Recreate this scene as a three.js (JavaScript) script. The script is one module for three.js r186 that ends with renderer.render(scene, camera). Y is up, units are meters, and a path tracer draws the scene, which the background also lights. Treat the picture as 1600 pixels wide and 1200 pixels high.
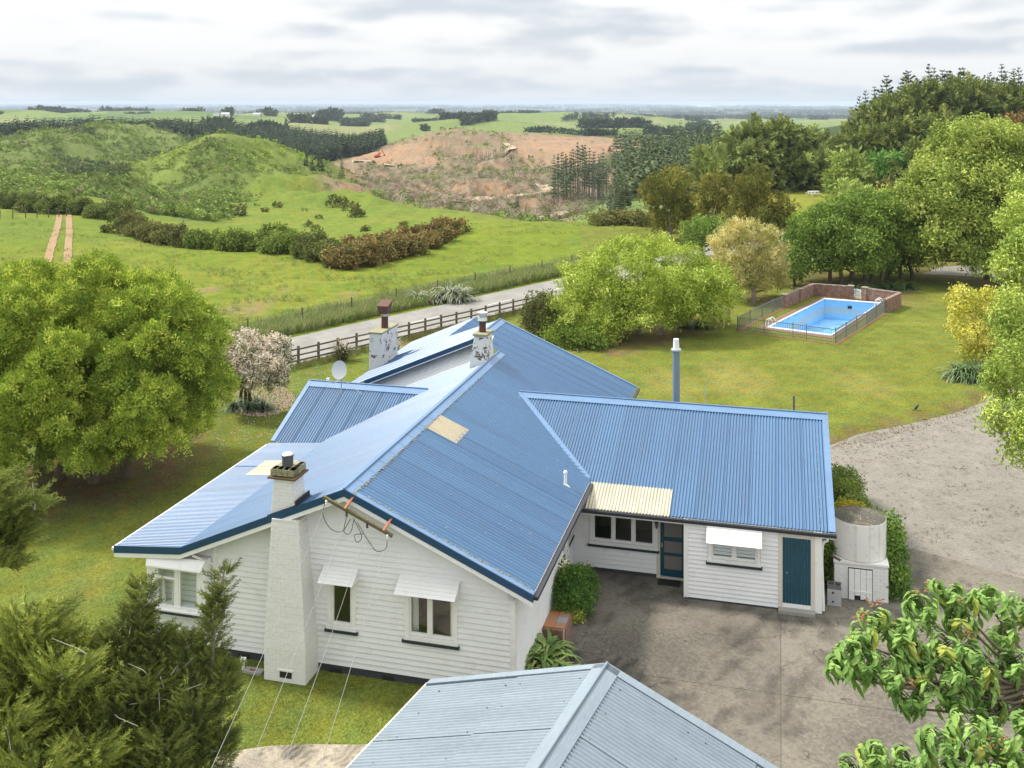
import * as THREE from 'three';
import { mergeGeometries, mergeVertices } from 'three/addons/utils/BufferGeometryUtils.js';
import { ImprovedNoise } from 'three/addons/math/ImprovedNoise.js';

// ---------------------------------------------------------------- camera, sky, sun, exposure
const H = 15.1, F = 1600;                       // eye height (m), focal length in photograph pixels
const scene = new THREE.Scene();
const camera = new THREE.PerspectiveCamera(2 * Math.atan(600 / F) * 180 / Math.PI, 4 / 3, 0.1, 150000);
camera.position.set(0, H, 0);
camera.setViewOffset(1600, 1200, 0, 440, 1600, 1200);   // level camera with the lens shifted down, verticals stay vertical
camera.updateProjectionMatrix();
const renderer = new THREE.WebGLRenderer({ antialias: true });
renderer.setSize(1024, 768);
renderer.toneMapping = THREE.LinearToneMapping;
renderer.toneMappingExposure = 1.56;
renderer.shadowMap.enabled = true;

const SUN = new THREE.Vector3(-0.56, 0.78, -0.3).normalize();
const sun = new THREE.DirectionalLight(new THREE.Color(1, 0.95, 0.86), 3.3);
sun.position.copy(SUN).multiplyScalar(160).add(new THREE.Vector3(0, 0, -60));
sun.target.position.set(0, 0, -60);
sun.castShadow = true; sun.shadow.radius = 14;
sun.shadow.mapSize.set(4096, 4096);
Object.assign(sun.shadow.camera, { left: -90, right: 90, top: 90, bottom: -90, near: 1, far: 400 });
scene.add(sun, sun.target);

const noise = new ImprovedNoise();
const n3 = (x, y, z) => noise.noise(x, y, z);
function fbm(x, y, z, o = 4) { let s = 0, a = 0.5, f = 1; for (let i = 0; i < o; i++) { s += a * n3(x * f, y * f, z * f + i * 7.3); a *= 0.5; f *= 2.03; } return s; }
const clamp = (x, a = 0, b = 1) => Math.min(b, Math.max(a, x));
const lerp = (a, b, t) => a + (b - a) * t;
const sstep = (a, b, x) => { const t = clamp((x - a) / (b - a)); return t * t * (3 - 2 * t); };

{ // computed sky: a bright broken overcast
  const W = 2048, Hh = 1024, data = new Float32Array(W * Hh * 4);
  for (let j = 0; j < Hh; j++) for (let i = 0; i < W; i++) {
    const el = ((j + 0.5) / Hh - 0.5) * Math.PI, az = ((i + 0.5) / W - 0.5) * 2 * Math.PI;
    const dx = Math.cos(az) * Math.cos(el), dz = Math.sin(az) * Math.cos(el), dy = Math.sin(el);
    let c;
    if (dy <= 0) c = [0.3, 0.32, 0.3];
    else {
      const k = 1 / (dy + 0.035), px = dx * k, pz = dz * k;
      const big = fbm(px * 0.16 + 3.1, 1.7, pz * 0.23 + 5, 5), mid = fbm(px * 0.5, 9.2, pz * 0.8 + 2, 5);
      const bank = fbm(az * 5.5, dy * 34, 4.4, 5), puff = 0.32 - 1.5 * Math.abs(fbm(az * 8 + 0.5 * bank, dy * 52 + 0.8 * bank, 8.1, 5));
      let t = 0.5 + 0.8 * big + 0.42 * mid;
      t = lerp(t, 0.46 + 1.05 * bank + 0.75 * puff, 1 - sstep(0.02, 0.35, dy));
      t = clamp(0.5 + (t - 0.5) * 1.15);
      const g = sstep(0.08, 0.72, t);
      const dark = [0.40, 0.435, 0.47], light = [0.60, 0.605, 0.605];
      c = dark.map((d, q) => lerp(d, light[q], g));
      const hz = Math.exp(-dy / 0.03), haze = [0.47, 0.515, 0.555];
      c = c.map((d, q) => lerp(d, haze[q], hz * 0.75));
      const glow = Math.pow(clamp(dx * SUN.x + dy * SUN.y + dz * SUN.z), 10) * 0.4;
      c = c.map((d) => d * (1 + 1.2 * dy) + glow);      // an overcast sky grows brighter towards the zenith
    }
    const o = (j * W + i) * 4; data[o] = c[0]; data[o + 1] = c[1]; data[o + 2] = c[2]; data[o + 3] = 1;
  }
  const t = new THREE.DataTexture(data, W, Hh, THREE.RGBAFormat, THREE.FloatType);
  t.mapping = THREE.EquirectangularReflectionMapping; t.magFilter = THREE.LinearFilter; t.minFilter = THREE.LinearFilter; t.needsUpdate = true;
  scene.background = t; scene.environment = t;
}
scene.fog = new THREE.FogExp2(new THREE.Color(0.66, 0.77, 0.92), 0.00009);

// ---------------------------------------------------------------- helpers
function rng(seed) { let a = seed >>> 0; return () => { a = (a + 0x6D2B79F5) | 0; let t = Math.imul(a ^ (a >>> 15), 1 | a); t = (t + Math.imul(t ^ (t >>> 7), 61 | t)) ^ t; return ((t ^ (t >>> 14)) >>> 0) / 4294967296; }; }
const V = (x, y, z) => new THREE.Vector3(x, y, z);
const at = (u, v, D) => V((u - 800) / F * D, H - (v - 160) / F * D, -D);     // the point seen at photograph pixel (u, v), D metres ahead
const gnd = (u, v, y = 0) => at(u, v, (H - y) * F / (v - 160));
const used = new Map();
function numbered(name) { const n = used.get(name) || 0; used.set(name, n + 1); return n ? name + '_' + String(n).padStart(3, '0') : name; }
function tag(o, label, category, group, kind) { o.userData.label = label; if (category) o.userData.category = category; if (group) o.userData.group = group; if (kind) o.userData.kind = kind; return o; }
function thing(name, label, category, pos = V(0, 0, 0), turn = 0, group) {
  const o = new THREE.Group(); o.name = numbered(name); scene.add(o); o.position.copy(pos); o.rotation.y = turn;
  return tag(o, label, category, group);
}
function part(name, geo, mat, parent, kind) {
  if (Array.isArray(geo)) geo = merge(geo);
  const m = new THREE.Mesh(geo, mat); m.name = name; m.castShadow = m.receiveShadow = true; parent.add(m);
  if (kind) m.userData.kind = kind;
  return m;
}
function node(name, parent) { const o = new THREE.Group(); o.name = name; parent.add(o); return o; }
function merge(list) {
  list = list.filter(Boolean).map((g) => (g.index ? g.toNonIndexed() : g));
  const hasUv = list.every((g) => g.attributes.uv), hasC = list.every((g) => g.attributes.color);
  for (const g of list) for (const k of Object.keys(g.attributes)) if (!(k === 'position' || k === 'normal' || (k === 'uv' && hasUv) || (k === 'color' && hasC))) g.deleteAttribute(k);
  return mergeGeometries(list);
}
function boxUV(g, k = 1) {      // uv in metres by the dominant direction of each face
  if (g.index) g = g.toNonIndexed();
  const p = g.attributes.position, uv = new Float32Array(p.count * 2);
  for (let i = 0; i < p.count; i += 3) {
    const a = V().fromBufferAttribute(p, i), b = V().fromBufferAttribute(p, i + 1), c = V().fromBufferAttribute(p, i + 2);
    const n = b.clone().sub(a).cross(c.clone().sub(a)); const ax = Math.abs(n.x), ay = Math.abs(n.y), az = Math.abs(n.z);
    [a, b, c].forEach((q, j) => { let s, t; if (ay >= ax && ay >= az) { s = q.x; t = q.z; } else if (ax >= az) { s = q.z; t = q.y; } else { s = q.x; t = q.y; } uv[(i + j) * 2] = s * k; uv[(i + j) * 2 + 1] = t * k; });
  }
  g.setAttribute('uv', new THREE.BufferAttribute(uv, 2)); return g;
}
// box given by two corners in local metres (x right, y up, q = away = -z)
function bx(x0, x1, y0, y1, q0, q1, bev = 0) {
  const g = new THREE.BoxGeometry(Math.abs(x1 - x0), Math.abs(y1 - y0), Math.abs(q1 - q0));
  g.translate((x0 + x1) / 2, (y0 + y1) / 2, -(q0 + q1) / 2);
  return boxUV(g);
}
function hexa(b, t) {           // a solid from four bottom and four top corners (Vector3), each ring in the same order
  const P = [...b, ...t], idx = [0, 1, 2, 3]; const tri = [];
  const quad = (i, j, k, l) => tri.push(i, j, k, i, k, l);
  quad(3, 2, 1, 0); quad(4, 5, 6, 7); for (const i of idx) { const j = (i + 1) % 4; quad(i, j, j + 4, i + 4); }
  let ctr = V(); P.forEach((p) => ctr.add(p)); ctr.multiplyScalar(1 / 8);
  const pos = []; for (let i = 0; i < tri.length; i += 3) { let a = P[tri[i]], bb = P[tri[i + 1]], c = P[tri[i + 2]]; pos.push(a, bb, c); }
  // orient outwards
  const n0 = P[1].clone().sub(P[0]).cross(P[4].clone().sub(P[0])); const flip = n0.dot(P[0].clone().sub(ctr)) < 0;
  const arr = new Float32Array(pos.length * 3); for (let i = 0; i < pos.length; i += 3) { const o = flip ? [0, 2, 1] : [0, 1, 2]; o.forEach((q, j) => pos[i + q].toArray(arr, (i + j) * 3)); }
  const g = new THREE.BufferGeometry(); g.setAttribute('position', new THREE.BufferAttribute(arr, 3)); g.computeVertexNormals(); return boxUV(g);
}
function bar(a, b, w, h, up = V(0, 1, 0)) {   // straight bar of section w x h from a to b
  const d = b.clone().sub(a), L = d.length(); d.normalize();
  const s = d.clone().cross(up); if (s.lengthSq() < 1e-6) s.set(1, 0, 0); s.normalize(); const t = d.clone().cross(s);
  const m = new THREE.Matrix4().makeBasis(s, t, d).setPosition(a.clone().add(b).multiplyScalar(0.5));
  return boxUV(new THREE.BoxGeometry(w, h, L)).applyMatrix4(m);
}
function tube(pts, r, seg = 8, rad = 6, r1) {
  const c = new THREE.CatmullRomCurve3(pts); const g = new THREE.TubeGeometry(c, seg, r, rad, false);
  if (r1 !== undefined) { const p = g.attributes.position, q = V(), o = V(); for (let i = 0; i <= seg; i++) { c.getPointAt(i / seg, o); const k = lerp(1, r1 / r, i / seg); for (let j = 0; j <= rad; j++) { const id = i * (rad + 1) + j; q.fromBufferAttribute(p, id).sub(o).multiplyScalar(k).add(o); p.setXYZ(id, q.x, q.y, q.z); } } }
  return g;
}
function cyl(r0, r1, h, x, y, q, seg = 16) { const g = new THREE.CylinderGeometry(r1, r0, h, seg); g.translate(x, y + h / 2, -q); return g; }
function polyGeo(pts, y = 0, hgt) {     // flat sheet from ground outline [[x, z]...] with uv in metres
  const sh = new THREE.Shape(pts.map(([x, z]) => new THREE.Vector2(x, -z))); const g = new THREE.ShapeGeometry(sh); g.rotateX(-Math.PI / 2); g.translate(0, y, 0);
  return boxUV(g);
}
const ORD = ['first', 'second', 'third', 'fourth', 'fifth', 'sixth', 'seventh', 'eighth', 'ninth', 'tenth', 'eleventh', 'twelfth', 'thirteenth', 'fourteenth', 'fifteenth', 'sixteenth', 'seventeenth', 'eighteenth', 'nineteenth'];
const ordinal = (i) => (i < 19 ? ORD[i] : i === 19 ? 'twentieth' : i < 29 ? 'twenty-' + ORD[i - 20] : i === 29 ? 'thirtieth' : i < 39 ? 'thirty-' + ORD[i - 30] : 'fortieth');
// ---- tileable noise for textures
function tnoise(seed, P) { const r = rng(seed), g = new Float32Array(P * P).map(() => r()); return (x, y) => { x *= P; y *= P; const xi = Math.floor(x), yi = Math.floor(y), fx = x - xi, fy = y - yi, u = fx * fx * (3 - 2 * fx), v = fy * fy * (3 - 2 * fy); const G = (i, j) => g[((j % P + P) % P) * P + ((i % P + P) % P)]; return lerp(lerp(G(xi, yi), G(xi + 1, yi), u), lerp(G(xi, yi + 1), G(xi + 1, yi + 1), u), v); }; }
function tfbm(seed, P, oct) { const ns = []; for (let i = 0; i < oct; i++) ns.push(tnoise(seed + i * 13, P << i)); return (x, y) => { let s = 0, a = 0.5, t = 0; ns.forEach((f) => { s += a * f(x, y); t += a; a *= 0.55; }); return s / t; }; }
function tex(N, fn, srgb = true, M = N) {
  const d = new Uint8Array(N * M * 4);
  for (let j = 0; j < M; j++) for (let i = 0; i < N; i++) { const c = fn((i + 0.5) / N, (j + 0.5) / M), o = (j * N + i) * 4; const e = (x) => { x = clamp(x); return 255 * (srgb ? (x <= 0.0031308 ? x * 12.92 : 1.055 * Math.pow(x, 1 / 2.4) - 0.055) : x); }; d[o] = e(c[0]); d[o + 1] = e(c[1]); d[o + 2] = e(c[2]); d[o + 3] = 255; }
  const t = new THREE.DataTexture(d, N, M); t.wrapS = t.wrapT = THREE.RepeatWrapping; t.magFilter = THREE.LinearFilter; t.minFilter = THREE.LinearMipmapLinearFilter; t.generateMipmaps = true; if (srgb) t.colorSpace = THREE.SRGBColorSpace; t.needsUpdate = true; return t;
}
const rep = (t, x, y = x) => { const c = t.clone(); c.repeat.set(x, y); c.needsUpdate = true; return c; };
const C = (r, g, b) => new THREE.Color().setRGB(r, g, b);
const std = (o) => new THREE.MeshStandardMaterial({ side: THREE.DoubleSide, ...o });
const phy = (o) => new THREE.MeshPhysicalMaterial({ side: THREE.DoubleSide, ...o });
const UP = V(0, 1, 0), push = (a, ...ps) => ps.forEach((p) => a.push(p.x, p.y, p.z));
// ---------------------------------------------------------------- terrain: heights through surveyed points [u, v, distance, cover]
const TP = [
  [-300, 300, 170, 'p'], [0, 296, 190, 's'], [60, 318, 165, 'v'], [150, 312, 170, 'v'], [250, 352, 148, 'v'], [330, 366, 135, 'p'], [400, 374, 130, 'v'], [500, 394, 118, 'p'], [620, 397, 112, 'p'], [720, 353, 128, 'p'], [850, 350, 127, 'p'], [950, 351, 127, 'p'],
  [400, 350, 172, 'v'], [550, 343, 178, 'v'], [650, 346, 166, 'v'], [480, 322, 220, 'v'], [600, 318, 222, 'v'], [690, 332, 200, 'v'], [400, 335, 195, 'v'], [300, 335, 185, 's'], [200, 322, 190, 's'], [100, 298, 210, 's'],
  [330, 226, 335, 'h'], [372, 218, 340, 'h'], [440, 245, 335, 'h'], [520, 275, 320, 'h'], [562, 290, 305, 's'], [250, 262, 312, 'h'], [180, 290, 268, 's'], [330, 256, 302, 's'], [420, 268, 300, 'h'], [365, 262, 298, 's'], [440, 292, 270, 'v'], [300, 300, 262, 's'], [560, 302, 260, 'v'], [500, 302, 250, 'v'], [300, 318, 222, 's'],
  [300, 252, 420, 'd'], [220, 270, 370, 'd'], [150, 286, 300, 'd'], [90, 292, 262, 's'], [380, 262, 430, 'd'], [460, 272, 400, 'd'],
  [165, 195, 520, 'g'], [75, 212, 470, 'g'], [120, 212, 500, 'd'], [250, 214, 530, 'g'], [205, 226, 470, 'g'], [140, 240, 430, 'g'], [20, 236, 430, 'g'], [-120, 236, 430, 'g'], [320, 232, 580, 'd'], [60, 256, 370, 'g'], [110, 262, 380, 'd'], [0, 272, 320, 'g'], [545, 292, 292, 'c'],
  [150, 226, 720, 'w'], [250, 214, 760, 'w'], [400, 230, 720, 'w'], [520, 250, 650, 'w'], [0, 226, 700, 'w'], [100, 222, 800, 'w'], [-150, 226, 800, 'w'], [180, 205, 1000, 'f'], [310, 203, 900, 'f'],
  [700, 213, 560, 'c'], [660, 217, 570, 'c'], [640, 226, 550, 'o'], [612, 238, 540, 'o'], [780, 218, 565, 'c'], [830, 226, 560, 'o'], [930, 236, 520, 'o'], [700, 244, 500, 'c'], [655, 250, 490, 'o'], [600, 262, 480, 'c'], [760, 246, 480, 'c'], [870, 228, 545, 'o'], [900, 240, 500, 'o'], [730, 238, 515, 'c'], [570, 262, 460, 'c'],
  [650, 272, 420, 'c'], [800, 275, 400, 'c'], [700, 300, 335, 'c'], [850, 298, 320, 'c'], [610, 292, 352, 'c'], [740, 332, 265, 'c'], [860, 345, 235, 'c'], [830, 322, 285, 'c'], [640, 318, 270, 'c'], [940, 322, 240, 'b'], [960, 338, 205, 'b'], [900, 300, 330, 'c'], [700, 318, 290, 'c'], [770, 335, 240, 'c'],
  [1000, 300, 260, 'w'], [960, 252, 450, 'w'], [1050, 242, 470, 'w'], [1100, 232, 510, 'w'], [1000, 216, 800, 'w'],
  [1190, 300, 175, 'l'], [1250, 305, 170, 'l'], [1300, 300, 175, 'l'], [1250, 272, 235, 'w'], [1300, 254, 300, 'w'], [1400, 240, 260, 'w'], [1500, 222, 250, 'w'], [1600, 210, 240, 'w'], [1500, 190, 400, 'w'], [1350, 208, 420, 'w'], [1750, 180, 300, 'w'], [1400, 190, 700, 'w'], [1650, 175, 700, 'w'], [1500, 270, 170, 'w'], [1650, 270, 160, 'w'],
  [1250, 214, 950, 'f'], [1150, 208, 1250, 'f'], [800, 190, 1500, 'f'], [700, 204, 1100, 'f'], [900, 200, 1300, 'f'], [550, 196, 1500, 'f'], [600, 182, 2100, 'f'], [400, 180, 2000, 'f'], [300, 180, 2200, 'f'], [100, 177, 1900, 'f'], [0, 178, 1900, 'f'], [150, 194, 1300, 'f'], [50, 202, 1100, 'f'], [-200, 180, 1800, 'f'], [750, 181, 2300, 'f'], [950, 184, 2200, 'f'], [480, 198, 1250, 'f'], [620, 214, 900, 'f'],
];
const kind0 = { g: [0.135, 0.175, 0.05], d: [0.075, 0.1, 0.03], l: [0.215, 0.225, 0.036], p: [0.155, 0.2, 0.024], v: [0.14, 0.195, 0.03], h: [0.14, 0.18, 0.038], s: [0.12, 0.16, 0.04], b: [0.16, 0.22, 0.07], c: [0.22, 0.165, 0.105], o: [0.36, 0.215, 0.125], f: [0.15, 0.2, 0.06], w: [0.05, 0.075, 0.025] };
const ctl = TP.map(([u, v, D, k]) => ({ s: (u - 800) / F * 3, t: Math.log(D), y: H - (v - 160) * D / F, k }));
for (const u of [-900, -300, 100, 500, 900, 1300, 1700, 2300]) for (const D of [40, 80]) ctl.push({ s: (u - 800) / F * 3, t: Math.log(D), y: 0, k: 'p' });
for (const u of [-700, 0, 800, 1600, 2200]) for (const D of [3200, 8000]) ctl.push({ s: (u - 800) / F * 3, t: Math.log(D), y: D > 5000 ? -50 : -36, k: 'f' });
const tps = (() => {      // thin-plate spline through the points
  const n = ctl.length, N = n + 3, A = [], K = (r2) => (r2 < 1e-12 ? 0 : 0.5 * r2 * Math.log(r2));
  for (let i = 0; i < N; i++) A.push(new Float64Array(N + 1));
  for (let i = 0; i < n; i++) { for (let j = 0; j < n; j++) A[i][j] = K((ctl[i].s - ctl[j].s) ** 2 + (ctl[i].t - ctl[j].t) ** 2) + (i === j ? 2e-4 : 0); A[i][n] = A[n][i] = 1; A[i][n + 1] = A[n + 1][i] = ctl[i].s; A[i][n + 2] = A[n + 2][i] = ctl[i].t; A[i][N] = ctl[i].y; }
  for (let c = 0; c < N; c++) { let b = c; for (let r = c + 1; r < N; r++) if (Math.abs(A[r][c]) > Math.abs(A[b][c])) b = r; [A[c], A[b]] = [A[b], A[c]]; for (let r = c + 1; r < N; r++) { const f = A[r][c] / A[c][c]; if (f) for (let k = c; k <= N; k++) A[r][k] -= f * A[c][k]; } }
  const w = new Float64Array(N); for (let r = N - 1; r >= 0; r--) { let s = A[r][N]; for (let k = r + 1; k < N; k++) s -= A[r][k] * w[k]; w[r] = s / A[r][r]; }
  return (s, t) => { let y = w[n] + w[n + 1] * s + w[n + 2] * t; for (let i = 0; i < n; i++) y += w[i] * K((s - ctl[i].s) ** 2 + (t - ctl[i].t) ** 2); return y; };
})();
function polar(x, z) { const r = Math.hypot(x, z); let D = Math.max(-z, r * 0.5), s = clamp(x / D, -1.3, 1.3); return [s * 3, Math.log(D), D]; }
const RD = [Math.cos(0.8785), Math.sin(0.8785)];           // direction of the road (x, away)
const roadSide = (x, z) => (x + 12) * RD[1] - (-z - 63.9) * RD[0];   // > 0: on the house's side
function height(x, z) {
  const [s, t, D] = polar(x, z);
  const d0 = lerp(100, 168, sstep(0.3, 0.62, s));
  const m = sstep(d0 * 0.97, d0 * 1.22, D);
  let y = 0;
  if (m > 0) {
    y = D > 9000 ? lerp(-50, -30, 0) : tps(s, t);
    if (D > 2600) { const far = -50 + 14 * fbm(x / 2600, 2.2, z / 2600, 4) + (s < 0.4 ? 70 * sstep(15000, 40000, D) * (0.35 + 0.9 * fbm(s * 2.3, 3.3, t * 3, 4)) : 0); y = lerp(y, far, sstep(2600, 4800, D)); }
    const a = lerp(lerp(0.8, 4.6, sstep(200, 300, D)), 26, sstep(820, 1300, D)) * (1 - 0.5 * sstep(2200, 3600, D)), w = D < 810 ? 46 : 230;
    const rough = D < 2500 ? 1 : 0.2;
    y += m * rough * sstep(120, 200, D) * (a * fbm(x / w, 1.5, z / w, 4) + (D < 700 ? 0.5 * (1 - Math.abs(fbm(x / 9, 5.5, z / 26, 3)) * 4) : 0));
    if (D > 180 && D < 640 && s < -0.25) { const w = (1 - sstep(-0.5, -0.25, s)) * sstep(185, 250, D) * (1 - sstep(540, 640, D)); const rg = 1 - Math.abs(fbm(x / 52, 12.5, z / 52, 3)) * 5; y += w * (4.2 * rg - 1.6); }
    if (D > 215 && D < 620 && s > -0.5 && s < 0.45) { const w = sstep(-0.5, -0.35, s) * (1 - sstep(0.25, 0.42, s)) * sstep(215, 260, D) * (1 - 0.6 * sstep(520, 600, D)), q = y / 4.6 + 1.1 * fbm(x / 60, 6.1, z / 60, 3), f = q - Math.floor(q); y += w * (4.6 * (sstep(0.7, 0.98, f) - f) * 0.85 + 3.6 * fbm(x / 26, 8.2, z / 26, 3)); }
    y *= m;
  }
  const rs = roadSide(x, z);
  if (rs < -3.2 && D < 130) y += sstep(-3.2, -7, rs) * (0.22 * fbm(x / 3, 0.3, z / 3, 3) + 0.5 * fbm(x / 16, 7.3, z / 16, 2));
  return y;
}
function ground(x, z, lift = 0) { return V(x, height(x, z) + lift, z); }
function onGround(u, v) {       // where the ray of pixel (u, v) meets the terrain
  let D = 8, step = 1.006; const p = at(u, v, D);
  for (; D < 60000; D *= step) { p.copy(at(u, v, D)); if (p.y <= height(p.x, p.z)) break; }
  return p;
}
function coverAt(x, z) {
  const [s, t, D] = polar(x, z);
  const js = s + 0.05 * fbm(x / (D * 0.05), 4.4, z / (D * 0.05), 3), jt = t + 0.09 * fbm(x / (D * 0.05), 8.8, z / (D * 0.05), 3);
  const c = [0, 0, 0]; let W = 0; const ks = {};
  for (const q of ctl) { const r2 = (q.s - js) ** 2 + 1.4 * (q.t - jt) ** 2 + 1e-4; if (r2 > 2) continue; const w = 1 / (r2 * r2 * r2); W += w; ks[q.k] = (ks[q.k] || 0) + w; }
  for (const k in ks) ks[k] /= W || 1;
  if (!W) ks.f = 1;
  return ks;
}
const inPoly = (x, z, P) => { let r = false; for (let i = 0, j = P.length - 1; i < P.length; j = i++) { const [a, b] = P[i], [c, d] = P[j]; if ((b > z) !== (d > z) && x < (c - a) * (z - b) / (d - b) + a) r = !r; } return r; };
const soft = (x, z, list) => { let m = 0; for (const [u, v, ru, k] of list) { const p = gnd(u, v); const r = ru * -p.z / F; const d = Math.hypot(x - p.x, (z - p.z) * 0.55); m = Math.max(m, (k ?? 1) * (1 - sstep(r * 0.5, r, d + r * 0.5 * fbm(x * 1.3, 2, z * 1.3, 3)))); } return m; };
const poolHole = (() => { const Q = [[1197.8, 513], [1299, 526], [1378, 474.5], [1288, 467.6]].map(([u, v]) => gnd(u, v)), c = Q.reduce((a, p) => a.add(p), V()).multiplyScalar(0.25); return Q.map((p) => { const d = p.clone().sub(c), L = d.length(); d.multiplyScalar((L - 0.22) / L).add(c); return [d.x, d.z]; }); })();
const dryPatch = [[640, 545, 60], [1150, 590, 70, 0.5], [1350, 600, 60, 0.4], [150, 1005, 16, 1], [120, 1020, 14, 1], [1050, 600, 60, 0.4]];
const mudPatch = [[385, 483, 45], [325, 452, 26], [420, 470, 30, 0.7], [545, 462, 26, 0.6], [445, 454, 20, 0.6]];
const barePatch = [[1310, 697, 40, 0.8], [1350, 681, 40, 0.8], [1400, 668, 40, 0.7], [1455, 655, 40, 0.7], [1505, 642, 36, 0.8], [1540, 626, 36, 0.9], [215, 725, 130], [110, 745, 120], [1010, 520, 65], [1060, 508, 55], [960, 535, 60], [1185, 468, 34, 0.8], [1565, 595, 55, 0.9], [1330, 448, 110, 0.8], [1500, 425, 90, 0.8]];
function groundColour(x, z) {
  const [s, t, D] = polar(x, z), rs = roadSide(x, z);
  let c;
  const big = fbm(x / 9, 3, z / 9, 4), small = fbm(x / 1.6, 6, z / 1.6, 3);
  if (D < 125 && (rs > 2.4 || (s > 0.2 && D < 165))) {
    c = [0.205, 0.225, 0.036];
    const green = clamp(0.35 + big * 1.3 + (1 - sstep(-0.9, 0, s)) * 0.5);
    c = c.map((q, i) => lerp(q, [0.14, 0.178, 0.034][i], green));
    const mow = Math.sin((x * 0.52 + z * 0.855) / 0.62 + 2.2 * fbm(x / 20, 1, z / 20, 2)); c = c.map((q) => q * (1 + 0.035 * mow));
    c = c.map((q) => q * 0.86); const dry = clamp(soft(x, z, dryPatch) + 0.28 * sstep(0.12, 0.4, fbm(x / 4, 8, z / 4, 4))); c = c.map((q, i) => lerp(q, [0.29, 0.235, 0.075][i], dry * 0.8));
    const bare = soft(x, z, barePatch); c = c.map((q, i) => lerp(q, [0.15, 0.1, 0.055][i], bare * clamp(0.75 + small)));
  } else {
    const ks = D < 110 ? { p: 1 } : coverAt(x, z); c = [0, 0, 0];
    for (const k in ks) {
      let q = kind0[k]; const m = fbm(x / 11, 2.5, z / 11, 4), f2 = fbm(x / 2.7, 4.5, z / 2.7, 3);
      if (k === 'p' || k === 'v') { const y = sstep(-0.15, 0.35, m + 0.5 * f2); q = q.map((a, i) => lerp(a, [0.2, 0.215, 0.036][i], y * 0.7)); const dk = sstep(0.1, 0.4, fbm(x / 5, 9.1, z / 3, 4)); q = q.map((a, i) => lerp(a, [0.085, 0.15, 0.025][i], dk * 0.65)); }
      if (k === 'h') q = q.map((a, i) => lerp(a, [0.18, 0.235, 0.05][i], sstep(-0.1, 0.3, m)));
      if (k === 's') q = q.map((a, i) => lerp(a, [0.13, 0.165, 0.045][i], sstep(0, 0.4, m)));
      if (k === 'c') { const sl = Math.hypot(height(x + 1.5, z) - height(x - 1.5, z), height(x, z + 1.5) - height(x, z - 1.5)) / 3; q = q.map((a, i) => lerp(a, [0.33, 0.2, 0.115][i], sstep(0.3, 0.75, sl) * 0.8)); const br = fbm(x / 6, 11, z / 3, 4); q = q.map((a, i) => lerp(a, br > 0 ? [0.29, 0.25, 0.185][i] : [0.165, 0.13, 0.085][i], clamp(Math.abs(br) * 1.7))); const gr = sstep(0.08, 0.35, fbm(x / 22, 14, z / 22, 3)); q = q.map((a, i) => lerp(a, [0.15, 0.18, 0.06][i], gr * 0.6 * (1 - sstep(0.3, 0.6, sl)))); }
      if (k === 'o') q = q.map((a, i) => lerp(a, [0.27, 0.2, 0.13][i], sstep(-0.25, 0.2, m + 0.6 * f2)));
      if (k === 'f') { const fx = Math.floor(x / (D < 4000 ? 130 : 420) + 0.4 * fbm(x / 900, 1, z / 900, 2)), fz = Math.floor(z / (D < 4000 ? 170 : 650) + 0.4 * fbm(x / 700, 4, z / 900, 2)); const h = Math.abs(Math.sin(fx * 12.9898 + fz * 78.233) * 43758.5453) % 1; q = q.map((a, i) => lerp(a, h > 0.75 ? [0.23, 0.23, 0.1][i] : h > 0.55 ? [0.1, 0.155, 0.045][i] : [0.165, 0.215, 0.06][i], 0.8)); if (D > 4000) q = q.map((a, i) => a * lerp(0.62, 0.3, h * h)); const dk = sstep(0.05, 0.4, fbm(x / 70, 3.1, z / 70, 3)); if (D < 4000) q = q.map((a, i) => lerp(a, [0.1, 0.15, 0.05][i], dk * 0.5)); }
      c = c.map((a, i) => a + ks[k] * q[i]);
    }
    if (D < 140) { const mud = soft(x, z, mudPatch) * clamp(0.55 + 2 * fbm(x / 1.2, 3, z / 0.5, 3)); c = c.map((q, i) => lerp(q, [0.26, 0.185, 0.1][i], mud)); }
  }
  const g = 1 + 0.22 * small + 0.16 * big; return c.map((q) => Math.max(0.01, q * g));
}
const grassTex = (() => { const a = tfbm(5, 64, 3), b = tfbm(9, 160, 2), d = tfbm(23, 6, 3); return tex(1024, (x, y) => { const m = 0.62 + 0.42 * (a(x, y) - 0.5) + 0.5 * (b(x, y) - 0.5) + 0.25 * (d(x, y) - 0.5); const w = tw(x, y); return [m * (1 + 0.1 * w), m, m * (1 - 0.12 * w)]; }); })();
function tw(x, y) { return Math.sin(6.28 * (3 * x + y)) * Math.cos(6.28 * (2 * y - x)); }
const grassBump = (() => { const a = tfbm(31, 110, 3); return tex(1024, (x, y) => { const q = a(x, y); return [q, q, q]; }, false); })();
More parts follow.
